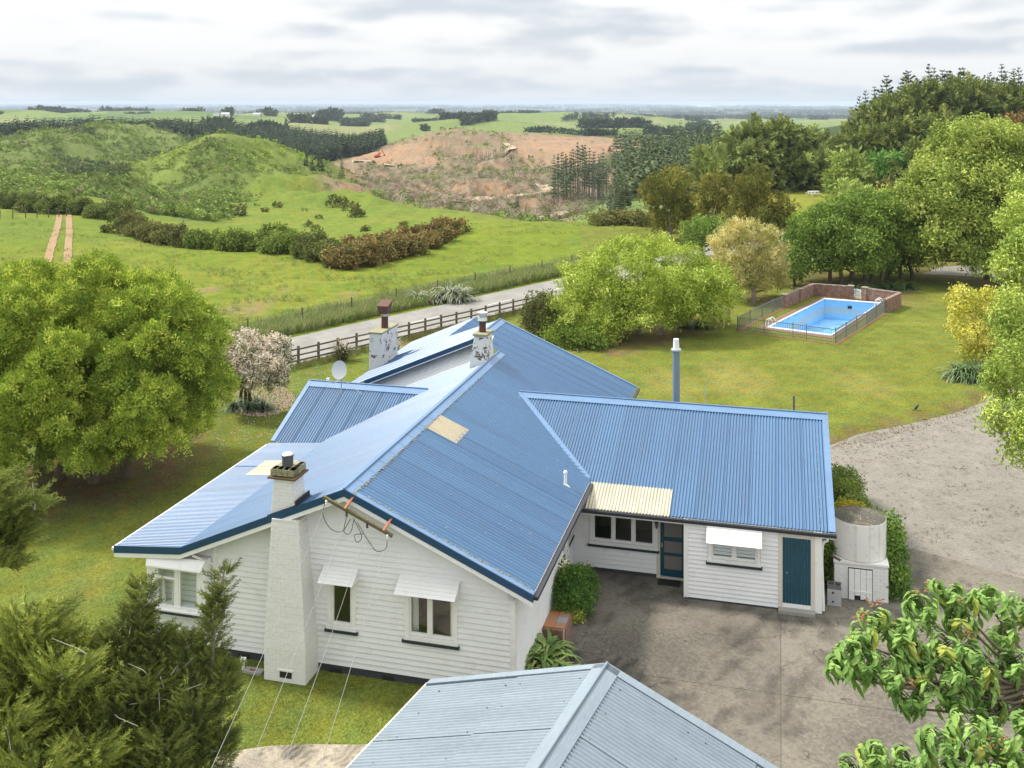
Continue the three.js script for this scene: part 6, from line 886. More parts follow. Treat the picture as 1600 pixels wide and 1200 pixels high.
  geos.forEach((g, k) => { const list = pl.filter((_, i) => i % 3 === k), m = new THREE.InstancedMesh(g, LEAF, list.length); m.name = 'crown'; m.castShadow = m.receiveShadow = true; m.userData.kind = 'stuff'; const M4 = new THREE.Matrix4(), col = new THREE.Color(); list.forEach((p, i) => { const y = p.n.clone(), out = V(Math.cos(p.face), 0, Math.sin(p.face)), z = out.clone().addScaledVector(y, -out.dot(y)).addScaledVector(V(0, -1, 0).addScaledVector(y, y.y), 0.8).normalize(), x = y.clone().cross(z); M4.makeBasis(x, y, z).scale(V(p.s, p.s, p.s)).setPosition(p.p); m.setMatrixAt(i, M4); m.setColorAt(i, col.setRGB(...p.c)); }); t.add(m); });
  instances('flower', t, tuft(88, 6, 0.1, 0.05, 1.6, 0.06), LEAF, fl);
}
// ---------------------------------------------------------------- forest on the right-hand hill, pines in the valley
const pineGeo = (seed, h, w, { bare = 0.12, whorls = 17, sag = 0.25, dense = 7 } = {}) => {
  const r = rng(seed), a = [];
  for (let k = 0; k < whorls; k++) {
    const f = k / (whorls - 1), y = h * lerp(bare, 0.98, f), R = w * (0.2 + 0.8 * Math.pow(1 - f, 0.8)) * (0.75 + 0.5 * r()), n = Math.max(4, Math.round(dense * (1 - 0.4 * f)));
    for (let i = 0; i < n; i++) {
      const az = (i + r()) / n * 6.283, d = V(Math.cos(az), 0, Math.sin(az)), s = V(-Math.sin(az), 0, Math.cos(az)), L = R * (0.6 + 0.6 * r()), up = lerp(-sag, 0.55, f);
      const P = (t) => V(d.x * L * t, y + L * t * up + L * 0.15 * t * t, d.z * L * t);
      for (let j = 0; j < 4; j++) { const t0 = 0.2 + 0.2 * j, b = P(t0), e = P(Math.min(1.05, t0 + 0.34)).add(V((r() - 0.5) * 0.3, (r() - 0.2) * 0.35 * L * 0.4, (r() - 0.5) * 0.3)); const ww = Math.max(0.3, L * (0.44 - 0.06 * j)) * (0.7 + 0.6 * r()), tl = (r() - 0.5) * ww; push(a, b, e.clone().addScaledVector(s, ww).add(V(0, tl - ww * 0.3, 0)), e.clone().addScaledVector(s, -ww * 0.2).add(V(0, ww * 0.3, 0)), b, e.clone().addScaledVector(s, ww * 0.2).add(V(0, ww * 0.25, 0)), e.clone().addScaledVector(s, -ww).add(V(0, -tl - ww * 0.3, 0))); }
    }
  }
  return triGeo(a);
};
const needle = (r, g, b) => phy({ color: C(r, g, b).multiplyScalar(r === 1 ? 1 : 2.1), roughness: 0.8, specularIntensity: 0.3 });
function pineProto(seed, h, w, col, opt) { return { crown: pineGeo(seed, h, w, opt), trunk: (() => { const g = new THREE.CylinderGeometry(h * 0.004, h * 0.013, h, 6); g.translate(0, h / 2, 0); return g; })(), mat: needle(...col) }; }
function pine(proto, name, label, p, turn, s, group, cat = 'pine tree', sy = 1) { const t = thing(name, label, cat, p, turn, group); t.scale.set(s, s * sy, s); part('trunk', proto.trunk, opt_bark, t); part('crown', proto.crown, proto.mat, t, 'stuff'); return t; }
const opt_bark = std({ color: C(0.17, 0.15, 0.125), roughness: 1 });
{
  const protos = [pineProto(1, 18, 3.4, [0.042, 0.062, 0.026], { bare: 0.16 }), pineProto(2, 20, 3.0, [0.05, 0.068, 0.028], { bare: 0.2, whorls: 15 }), pineProto(3, 17, 3.8, [0.036, 0.054, 0.024], { bare: 0.12, sag: 0.35 }), pineProto(4, 19, 3.2, [0.06, 0.074, 0.03], { bare: 0.25 })];
  const slim = [pineProto(5, 18, 1.7, [0.062, 0.082, 0.045], { bare: 0.42, whorls: 10 }), pineProto(6, 19, 1.5, [0.055, 0.076, 0.042], { bare: 0.48, whorls: 9 }), pineProto(7, 16, 1.9, [0.07, 0.09, 0.05], { bare: 0.35, whorls: 10 })];
  const r = rng(91); let n = 0;
  const put = (list, u, vTop, D, name, label, group, sMin = 0.4) => { const top = at(u, vTop, D), y = height(top.x, top.z), h = Math.max(3, top.y - y), k = Math.floor(r() * list.length), s = clamp(h / 18, sMin, 1.6); pine(list[k], name, label, V(top.x, y - 0.3, top.z), r() * 6.28, s, group, 'pine tree', (h + 0.3) / (18 * s)); };
  // skyline of the hill
  for (const [u, v, D] of [[1318, 190, 330], [1330, 172, 320], [1343, 160, 310], [1352, 152, 300], [1366, 146, 300], [1378, 140, 300], [1340, 200, 290], [1360, 185, 280]]) put(protos, u, v, D, 'pine_tree', 'tall dark pine standing at the left end of the hill forest', 'pines at the left end of the hill forest');
  for (let i = 0; i < 40; i++) { const u = 1385 + i * 6.6 + r() * 4, v = 130 - 16 * sstep(1385, 1440, u) - 4 * Math.sin(i * 1.9) + r() * 14 - (i % 5 === 0 ? 10 : 0); put(protos, u, v, 265 + r() * 60, 'pine_tree', 'dark pine on the forested hill skyline, ' + ordinal(i) + ' from the left', 'pines along the hill skyline'); }
  for (let i = 0; i < 80; i++) { const u = 1325 + r() * 330, f = r(), v = lerp(lerp(200, 140, sstep(1330, 1440, u)), lerp(285, 225, sstep(1330, 1640, u)), f); put(protos, u, v, lerp(285, 185, f) + r() * 20, 'pine_tree', 'dark conifer inside the forest on the right-hand hill', 'conifers inside the hill forest'); }
  // slim bare-stemmed pines in the cut-over valley
  for (let i = 0; i < 44; i++) { const u = 862 + i * 1.95 + r() * 5, D = 270 + r() * 45; put(slim, u, 232 + 30 * Math.abs(u - 905) / 60 * r() + r() * 14 - (u > 880 ? 6 : 0), D, 'slim_pine', 'slim bare-stemmed pine in the stand left on the cleared slope', 'slim pines on the cleared slope', 0.7); }
  for (let i = 0; i < 22; i++) { const u = 735 + i * 3.4 + r() * 3, D = 470 + r() * 25; put(slim, u, 228 + r() * 12, D, 'slim_pine', 'small slim pine along the quarry top', 'slim pines along the quarry top', 0.4); }
  for (const [u, v, D] of [[478, 236, 330], [500, 232, 335], [534, 248, 320], [488, 244, 325], [808, 307, 262]]) put(protos, u, v, D, 'young_pine', u > 600 ? 'young pine alone at the foot of the cleared slope' : 'young dark pine on the crest behind the green hill', u > 600 ? undefined : 'young pines behind the green hill', 0.2);
  for (let i = 0; i < 120; i++) { const f = r(), u = lerp(950, 1130, r()) , D = lerp(520, 200, f), v = lerp(lerp(232, 192, sstep(960, 1100, u)), lerp(285, 270, r()), f) + r() * 16; put(r() < 0.3 ? slim : protos, u, v, D, 'valley_pine', 'grey green pine in the valley wood behind the golden conifers', 'pines in the valley wood', 0.4); }
  for (let i = 0; i < 22; i++) { const u = 940 + r() * 80, D = 195 + r() * 40; put(slim, u, 275 + r() * 22, D, 'valley_pine', 'grey green pine at the near edge of the valley wood', 'pines at the near edge of the valley wood', 0.4); }
}
// broad-leaved and feathery trees at the foot of the hill forest
{
  const wood = { geo: tuft(21, 16, 0.8, 0.3, 1.4, 0.5, 0.2), per: 0.95, size: 1.35, rough: 0.35, trunk: 0.3, spread: 0.6 }, fe = { ...wood, geo: fern(8, 1.8, 8, 0.95, 0.26, 0.15), per: 1.2 };
  const dark = [[0.06, 0.085, 0.026], [0.14, 0.18, 0.052], [0.19, 0.22, 0.07], 0.15], mid = [[0.06, 0.1, 0.025], [0.13, 0.19, 0.045]], light = [[0.11, 0.16, 0.045], [0.22, 0.28, 0.085]];
  const gy2 = (u, D) => { const x = (u - 800) / F * D; return V(x, height(x, -D), -D); };
  const list = [
    ['dark feathery conifer at the left shoulder of the hill forest', 1385, 190, 42, 40, fe, dark], ['dark feathery conifer below the skyline pines', 1440, 172, 44, 42, fe, dark], ['dark feathery conifer above the bright ash tree', 1505, 165, 44, 40, fe, dark], ['dark feathery conifer near the right edge of the hill forest', 1570, 168, 46, 38, fe, dark], ['dark conifer at the far right of the hill forest', 1635, 165, 44, 40, fe, dark],
    ['olive conifer over the light green tree', 1350, 232, 36, 36, fe, dark], ['dark olive conifer in the middle of the wood', 1410, 225, 40, 36, fe, dark], ['dark conifer touching the top of the bright ash tree', 1465, 212, 38, 34, fe, dark], ['brownish conifer high behind the ash crown', 1590, 210, 40, 26, fe, [[0.1, 0.075, 0.03], [0.16, 0.12, 0.05]]],
    ['light green tree at the left foot of the hill forest', 1325, 268, 26, 34, wood, light], ['pale green tree beside the far lawn', 1330, 305, 24, 26, wood, light], ['emerald green tree in the middle of the wood', 1385, 258, 30, 30, wood, [[0.05, 0.12, 0.03], [0.11, 0.21, 0.05]]], ['drooping dark conifer in front of the emerald tree', 1425, 265, 24, 36, fe, dark], ['mid green tree right of the emerald tree', 1455, 245, 26, 30, wood, mid], ['dull brown green tree low in the wood', 1395, 300, 24, 18, wood, [[0.075, 0.075, 0.03], [0.13, 0.12, 0.05]]], ['grey twiggy tree among the green ones', 1440, 285, 20, 26, wood, [[0.13, 0.12, 0.09], [0.2, 0.18, 0.14]]],
  ];
  list.forEach(([label, u, v, rx, ry, o, cols], i) => { const D = v < 200 ? 232 : v < 240 ? 200 : 165 - (v - 240) * 0.35; const b = gy2(u, D); const bot = 160 + F * (H - b.y) / D; const lobes = [LB(u, v, D, rx * 0.8, ry * 0.7), LB(u - rx * 0.5, v + ry * 0.6, D, rx * 0.75, ry * 0.6), LB(u + rx * 0.5, v + ry * 0.55, D + 1, rx * 0.75, ry * 0.65), LB(u, v + ry * 1.1, D - 2, rx * 0.9, ry * 0.6)]; if (bot > v + ry * 2.2) lobes.push(LB(u, (v + ry + bot) / 2, D - 1, rx * 0.9, (bot - v - ry) / 2)); tree('woodland_tree', label, 'tree', b, lobes, { ...o, cols, seed: 200 + i }); });
}
// ---------------------------------------------------------------- scrub, gorse, tussock, slash, distant woods (nobody could count them)
{
  const r = rng(131), view = (D) => (r() * 1.16 - 0.08) * 1600;
  const bush = tuft(31, 18, 0.5, 0.3, 1.5, 0.45, 0.1);
  const scrub = [], gold = [], slash = [], woods = [], tuss = [];
  for (let i = 0; i < 140000 && scrub.length < 42000; i++) {
    const D = 170 * Math.pow(4, r()), u = view(D) * 0.75 - 60, x = (u - 800) / F * D, z = -D, ks = coverAt(x, z), y = height(x, z);
    const dens = (ks.s || 0) * (0.4 + 0.9 * fbm(x / 16, 3, z / 16, 3)) + (ks.d || 0) * 0.9 + (ks.g || 0) * (0.22 + 0.9 * fbm(x / 12, 4, z / 12, 3)) + (ks.h || 0) * (0.1 + 1.1 * fbm(x / 14, 4, z / 14, 3)) + (ks.v || 0) * 0.0 + (ks.c || 0) * 0.05; if (r() > dens) continue;
    const s = (0.6 + r() * r() * 1.7) * (D > 400 ? 1.5 : 1), q = clamp(0.5 + 1.3 * fbm(x / 18, 7, z / 18, 3) + 0.4 * (r() - 0.5)), bl = (ks.h || 0) > 0.45 ? 1.5 : (ks.d || 0) > 0.5 ? 0.75 : 1.1, ex = r() < 0.06;
    scrub.push({ p: V(x, y + 0.3 * s, z), n: V((r() - 0.5) * 0.5, 1, (r() - 0.5) * 0.5).normalize(), a: r() * 6.28, s, sy: 0.8, c: ex ? [0.27, 0.22, 0.14] : [lerp(0.11, 0.25, q) * bl, lerp(0.16, 0.33, q) * bl, lerp(0.04, 0.07, q)] });
  }
  tag(instances('hill_scrub', scene, bush, LEAF, scrub), 'low mottled green scrub covering the round hills', 'scrub', null, 'stuff');
  for (let i = 0; i < 60000 && slash.length < 5200; i++) { const D = 225 * Math.pow(2.2, r()), u = 560 + r() * 420, x = (u - 800) / F * D, z = -D, ks = coverAt(x, z); if (r() > (ks.c || 0) * (0.5 + 1.3 * fbm(x / 8, 2, z / 8, 3)) + (ks.o || 0) * 0.03) continue; const q = r(); slash.push({ p: V(x, height(x, z) + 0.15, z), n: V(r() - 0.5, 0.35 * r(), r() - 0.5).normalize(), a: r() * 6, s: 0.35 + 0.9 * r(), c: q < 0.4 ? [0.42, 0.37, 0.29] : q < 0.75 ? [0.2, 0.145, 0.09] : [0.14, 0.16, 0.06] }); }
  { const g = []; const q = rng(4); for (let i = 0; i < 5; i++) { const b = V(q() - 0.5, 0, q() - 0.5).multiplyScalar(1.2); g.push(tube([b, b.clone().add(V((q() - 0.5) * 0.6, 1.1, (q() - 0.5) * 0.6)), b.clone().add(V((q() - 0.5) * 1.2, 2.2, (q() - 0.5) * 1.2))], 0.06, 2, 3, 0.03)); } tag(instances('logging_slash', scene, merge(g), std({ color: C(1, 1, 1), roughness: 1 }), slash), 'pale logging slash strewn over the cleared brown slopes', 'slash', null, 'stuff'); }
  const cone = pineGeo(33, 17, 3.6, { whorls: 8, dense: 6, bare: 0.05 });
  for (let i = 0; i < 60000 && woods.length < 9000; i++) { const D = 560 * Math.pow(1.75, r()), u = r() * 760 - 160, x = (u - 800) / F * D, z = -D, ks = coverAt(x, z); if ((ks.w || 0) < 0.62) continue; const q = r(); woods.push({ p: V(x, height(x, z) - 0.5, z), n: UP.clone(), a: r() * 6.28, s: 0.5 + 0.3 * r(), c: [lerp(0.05, 0.095, q), lerp(0.08, 0.13, q), lerp(0.04, 0.06, q)] }); }
  const vw = []; for (let i = 0; i < 430; i++) { const D = 210 + 380 * r(), u = 958 + r() * 170, x = (u - 800) / F * D, q = r(); if (u < 1000 && D < 300 && r() < 0.5) continue; vw.push({ p: V(x, height(x, -D) - 0.3, -D), n: UP.clone(), a: r() * 6.28, s: 0.25 + 0.5 * r(), c: [lerp(0.08, 0.15, q), lerp(0.115, 0.19, q), lerp(0.05, 0.08, q)] }); } tag(instances('valley_wood', scene, cone, needle(1, 1, 1), vw), 'mass of grey green young pines filling the valley behind the golden conifers', 'wood', null, 'stuff');
  tag(instances('pine_plantation', scene, cone, needle(1, 1, 1), woods), 'dark blue green pine plantation on the far ridge left of the quarry', 'plantation', null, 'stuff');
  // shelter belts and copses on the far farmland and plain
  const belts = [], blob = tuft(35, 20, 0.6, 0.36, 1.5, 0.5, 0);
  const belt = (u0, D0, u1, D1, hg, n) => { const hgt = hg * 0.5; n = Math.round(n * 1.5); for (let i = 0; i < n; i++) { const t = r(), D = lerp(D0, D1, t) * (1 + (r() - 0.5) * 0.012), u = lerp(u0, u1, t) + (r() - 0.5) * 2, x = (u - 800) / F * D; const q = r(); belts.push({ p: V(x, height(x, -D) + hgt * (0.15 + 0.5 * r()), -D), n: UP.clone(), a: r() * 6, s: hgt * (0.55 + 0.5 * r()), c: [lerp(0.05, 0.085, q), lerp(0.075, 0.11, q), lerp(0.035, 0.055, q)] }); } };
  belt(500, 1750, 530, 1760, 26, 60); belt(530, 1700, 600, 1740, 13, 60); belt(535, 1450, 575, 1450, 16, 40); belt(690, 1300, 728, 1320, 16, 40); belt(660, 1100, 668, 1100, 12, 8); belt(775, 1900, 850, 1950, 14, 50); belt(645, 1500, 660, 1500, 10, 12); belt(910, 1150, 1000, 1180, 18, 90); belt(820, 1050, 960, 950, 10, 60); belt(920, 880, 960, 860, 14, 40); belt(160, 2600, 235, 2650, 34, 60); belt(28, 2300, 90, 2350, 16, 40); belt(250, 3000, 275, 3000, 20, 16); belt(1010, 1050, 1110, 980, 14, 60); belt(880, 1700, 960, 1800, 14, 40); belt(1150, 1200, 1200, 1190, 16, 30);
  for (let i = 0; i < 46; i++) { const D = 900 + 1700 * r(), u = r() * 1150 - 40, L = 8 + r() * 50; if (u > 560 && u < 960 && D < 1100) continue; belt(u, D, u + L, D * (1 + (r() - 0.5) * 0.12), 9 + r() * 12, Math.round(8 + L * 0.5)); }
  for (let i = 0; i < 330; i++) { const D = 2600 * Math.pow(8, Math.pow(r(), 0.8)), u = r() * 1500 - 60, L = (20 + r() * 90) * Math.min(1, 5000 / D + 0.35); belt(u, D, u + L, D * (1 + (r() - 0.5) * 0.08), 14 + D * 0.0018, Math.round(14 + L * 0.3)); }
  tag(instances('shelter_belts', scene, blob, needle(1, 1, 1), belts), 'dark shelter belts and copses far off on the farmland and plain', 'shelter belts', null, 'stuff');
  // single bushes on the valley floor
  for (const [u, v, s] of [[370, 337, 2.2], [435, 325, 1.2], [483, 355, 1.0], [492, 362, 0.9], [556, 340, 1.8], [570, 362, 0.9], [630, 357, 1.0], [175, 365, 1.5], [415, 331, 0.8], [498, 343, 0.8], [527, 323, 2.4], [548, 330, 2.0], [418, 392, 1.0], [466, 398, 0.8]]) { const p = onGround(u, v); tree('gorse_bush', 'small dark bush alone on the open valley pasture', 'bush', p, [{ c: p.clone().add(V(0, 0.35 * s, 0)), r: V(0.75 * s, 0.5 * s, 0.6 * s) }], { geo: bush, per: 6 / s, trunk: 0, seed: Math.round(u), size: 0.55 * Math.sqrt(s), cols: [[0.05, 0.065, 0.02], [0.11, 0.115, 0.035]], group: 'small bushes dotted over the valley pasture', low: -1 }); }
  // hedge of bushes along the gully, then the brown gorse bank
  const row = (pts, n, label, group, cols, s0, s1, spreadV) => { for (let i = 0; i < n; i++) { const f = (i + 0.5) / n * (pts.length - 1), k = Math.min(pts.length - 2, Math.floor(f)), t = f - k, u = lerp(pts[k][0], pts[k + 1][0], t), v = lerp(pts[k][1], pts[k + 1][1], t) + (r() - 0.5) * spreadV, p = gnd(u, v), s = lerp(s0, s1, r()); p.y = height(p.x, p.z); const L = []; const lab = ordinal(i) + ' ' + label; for (let j = 0; j < 4; j++) L.push({ c: p.clone().add(V((r() - 0.5) * 1.6 * s, s * (0.45 + 0.45 * r()), (r() - 0.5) * 1.4 * s)), r: V(s * (0.7 + 0.3 * r()), s * (0.55 + 0.3 * r()), s * 0.75) }); tree('gully_bush', lab, 'bush', p, L, { geo: tuft(36, 18, 0.3, 0.13, 1.5, 0.22, 0.1), per: 5.5, trunk: 0.06, seed: 300 + i + n, size: 1.2, cols, group, rough: 0.4, low: -0.9, lumps: 9 }); } };
  row([[195, 330], [212, 348], [235, 362], [262, 371], [300, 376]], 11, 'dark olive bush from the left at the left end of the gully hedge', 'dark bushes at the left end of the gully hedge', [[0.06, 0.07, 0.022], [0.12, 0.125, 0.04]], 0.8, 1.35, 6);
  row([[300, 378], [350, 384], [400, 388], [450, 390], [480, 396]], 12, 'rounded green bush from the left in the gully hedge', 'green bushes of the gully hedge', [[0.07, 0.11, 0.025], [0.15, 0.2, 0.045]], 0.8, 1.45, 6);
  row([[480, 398], [505, 404], [520, 415]], 5, 'dark bush from the left where gully hedge meets brown gorse', 'dark bushes at the gully bend', [[0.045, 0.06, 0.02], [0.1, 0.12, 0.035]], 0.8, 1.35, 6);
  row([[528, 420], [560, 416], [600, 408], [640, 396], [680, 382], [708, 366]], 16, 'brown gorse bush from the left in the front row of the bank', 'brown gorse bushes on the bank', [[0.1, 0.082, 0.035], [0.185, 0.145, 0.06], [0.07, 0.09, 0.03], 0.15], 0.8, 1.35, 7);
  row([[540, 408], [580, 400], [620, 390], [660, 376], [700, 358]], 14, 'brown gorse bush from the left in the back row of the bank', 'brown gorse bushes in the back row', [[0.09, 0.075, 0.032], [0.17, 0.135, 0.055]], 0.8, 1.3, 6);
  row([[0, 318], [60, 322], [120, 326], [190, 330]], 9, 'dark green bush from the left along the far edge of left paddock', 'bushes along the far edge of the left paddock', [[0.06, 0.085, 0.025], [0.13, 0.165, 0.045]], 1.0, 1.8, 8);
  row([[940, 352], [970, 351], [1010, 352]], 6, 'brown green bush from the left at the top edge of the paddock', 'bushes at the top edge of the paddock', [[0.09, 0.1, 0.035], [0.17, 0.17, 0.07]], 0.9, 1.3, 3);
  // long grass on the far road verge
  for (let i = 0; i < 15000; i++) { const s = -30 + r() * 75, off = -(3.5 + Math.abs(r() + r() - 1) * 4.2), x = -12 + RD[0] * s + RD[1] * off, z = -(63.9 + RD[1] * s - RD[0] * off); tuss.push({ p: V(x, height(x, z), z), n: V((r() - 0.5) * 0.3, 1, (r() - 0.5) * 0.3).normalize(), a: r() * 6, s: 0.7 + 0.6 * r(), c: r() < 0.3 ? [0.46, 0.43, 0.24] : [lerp(0.18, 0.3, r()), lerp(0.27, 0.36, r()), 0.09] }); }
  for (let i = 0; i < 3000; i++) { const s = -30 + r() * 60, off = 3.0 + r() * 1.0, x = -12 + RD[0] * s + RD[1] * off, z = -(63.9 + RD[1] * s - RD[0] * off); tuss.push({ p: V(x, 0, z), n: UP.clone(), a: r() * 6, s: 0.3 + 0.3 * r(), c: [0.24, 0.24, 0.08] }); }
  tag(instances('verge_grass', scene, tuft(41, 12, 0.58, 0.035, 0.5, 0.16, 0.15), LEAF, tuss), 'long seeding grass along the road verges', 'grass', null, 'stuff');
  const tus2 = []; for (let i = 0; i < 16000; i++) { const D = 70 * Math.pow(1.9, r()), u = -40 + r() * 1080, x = (u - 800) / F * D, z = -D; if (roadSide(x, z) > -6) continue; if (fbm(x / 6, 3.1, z / 4, 3) < 0.02 + 0.2 * r()) continue; const y = height(x, z); tus2.push({ p: V(x, y, z), n: UP.clone(), a: r() * 6, s: 0.25 + 0.35 * r() * r(), c: r() < 0.25 ? [0.4, 0.38, 0.16] : [0.2 + 0.1 * r(), 0.28 + 0.08 * r(), 0.06] }); }
  tag(instances('pasture_tussock', scene, tuft(42, 9, 0.7, 0.12, 1.0, 0.3, 0.2), LEAF, tus2), 'rough tussocks of pasture grass in the paddock', 'grass', null, 'stuff');
}
// ---------------------------------------------------------------- fences
{
  const a = gnd(400, 586), b = gnd(862, 478), d = b.clone().sub(a), L = d.length(); d.normalize();
  const f = thing('rail_fence', 'weathered grey post and rail fence along the near road verge', 'fence', a), n = Math.round(L / 1.45), r = rng(17);
  for (let i = 0; i <= n; i++) { const p = d.clone().multiplyScalar(L * i / n); part('post', bx(p.x - 0.07, p.x + 0.07, -0.1, 1.08 + 0.05 * r(), -p.z - 0.06, -p.z + 0.06), M.timber, f); }
  for (let i = 0; i < n; i += 2) for (const y of [0.3, 0.62, 0.95]) { const p = d.clone().multiplyScalar(L * i / n).add(V(0.06, y + (r() - 0.5) * 0.04, 0.06)), q = d.clone().multiplyScalar(L * Math.min(n, i + 2) / n).add(V(0.06, y + (r() - 0.5) * 0.04, 0.06)); part('rail', bar(p, q, 0.04, 0.095), std({ color: C(0.17, 0.145, 0.115).multiplyScalar(0.8 + 0.5 * r()), map: rep(woodTex, 0.7), roughness: 0.95 }), f); }
  const w = thing('wire_fence', 'thin post and wire fence in the long grass across the road', 'fence', V(-12, 0, -63.9)), P = (s, y) => V(RD[0] * s - RD[1] * 5.2, y, -(RD[1] * s + RD[0] * 5.2));
  for (let s = -28; s <= 60; s += 4.4) part('post', cyl(0.055, 0.05, 1.25, P(s, 0).x, height(P(s, 0).x - 12, P(s, 0).z - 63.9), -P(s, 0).z, 6), M.timber, w); for (const y of [0.5, 0.8, 1.1]) part('wire', tube([P(-28, y), P(16, y + 0.05), P(60, y)], 0.008, 30, 4), M.darkZinc, w);
  const pf = thing('wire_fence', 'line of thin fence posts across the far left paddock', 'fence', V()), pts = [[0, 337], [20, 336], [40, 334.5], [58, 333.5], [76, 333], [92, 332.5], [104, 331.5]]; const G3 = pts.map(([u, v]) => { const p = gnd(u, v); p.y = height(p.x, p.z); return p; }); G3.forEach((p) => part('post', cyl(0.07, 0.06, 1.2, p.x, p.y, -p.z, 6), M.timber, pf)); part('wire', tube(G3.map((p) => p.clone().add(V(0, 0.9, 0))), 0.012, 30, 4), M.darkZinc, pf);
  const t = onGround(137, 333); const tr = thing('water_trough', 'small white water trough by the paddock fence', 'trough', t); part('tub', [bx(-0.6, 0.6, 0, 0.6, -0.4, -0.3), bx(-0.6, 0.6, 0, 0.6, 0.3, 0.4), bx(-0.6, -0.5, 0, 0.6, -0.3, 0.3), bx(0.5, 0.6, 0, 0.6, -0.3, 0.3), bx(-0.5, 0.5, 0, 0.1, -0.3, 0.3)], M.whiteTrim, tr); part('water', bx(-0.5, 0.5, 0.45, 0.46, -0.3, 0.3), std({ color: C(0.05, 0.07, 0.07), roughness: 0.1 }), tr);
}
// vehicle tracks up the paddock
{
  const strip = (pts, w) => { const P = [], Q = []; pts.forEach(([u, v]) => { const p = onGround(u, v); P.push(V(p.x - w, 0, p.z)); Q.push(V(p.x + w, 0, p.z)); }); const pos = [], uv = [], idx = [], N = 40, c0 = new THREE.CatmullRomCurve3(P), c1 = new THREE.CatmullRomCurve3(Q); for (let i = 0; i <= N; i++) for (const c of [c0, c1]) { const p = c.getPoint(i / N); p.x += 0.12 * fbm(p.x, i * 0.7, p.z, 2) * (c === c0 ? 1 : -1.5); pos.push(p.x, height(p.x, p.z) + 0.09, p.z); uv.push(p.x, p.z); } for (let i = 0; i < N; i++) idx.push(i * 2, i * 2 + 1, i * 2 + 2, i * 2 + 1, i * 2 + 3, i * 2 + 2); const g = new THREE.BufferGeometry(); g.setAttribute('position', new THREE.Float32BufferAttribute(pos, 3)); g.setAttribute('uv', new THREE.Float32BufferAttribute(uv, 2)); g.setIndex(idx); g.computeVertexNormals(); return g; };
  const dirt = std({ color: C(0.36, 0.25, 0.14), map: rep(gravelTex, 0.3), roughness: 1 });
  const t = part('dirt_track', strip([[93, 337], [91, 350], [86, 368], [78, 395], [72, 425]], 0.42), dirt, scene); tag(t, 'left wheel rut of the bare farm track in the paddock', null, null, 'structure');
  const t2 = part('dirt_track_001', strip([[107, 337], [108, 350], [108, 368], [106, 395], [104, 425]], 0.42), dirt, scene); tag(t2, 'right wheel rut of the bare farm track in the paddock', null, null, 'structure');
  const q = std({ color: C(0.5, 0.41, 0.29), map: rep(gravelTex, 0.2), roughness: 1 });
  const far = (n, pts, w, l) => { const m = part(n, strip(pts, w), q, scene); m.geometry.translate(0, 0.5, 0); tag(m, l, null, null, 'structure'); };
  far('logging_track', [[608, 261], [590, 257], [568, 254], [556, 252]], 2.2, 'pale logging track past the digger'); far('logging_track_001', [[715, 318], [760, 310], [820, 308], [848, 303], [852, 296], [835, 290]], 2.2, 'pale track winding below the cleared slope'); far('logging_track_002', [[780, 246], [795, 240], [800, 232], [790, 226]], 2, 'pale track up the side of the orange spoil heap'); far('logging_track_003', [[845, 345], [868, 340], [885, 334]], 1.6, 'pale track end at the bottom of the cleared slope'); far('logging_track_004', [[0, 322], [20, 326], [45, 333]], 0.9, 'bare earth track end at the left edge of the paddock');
}
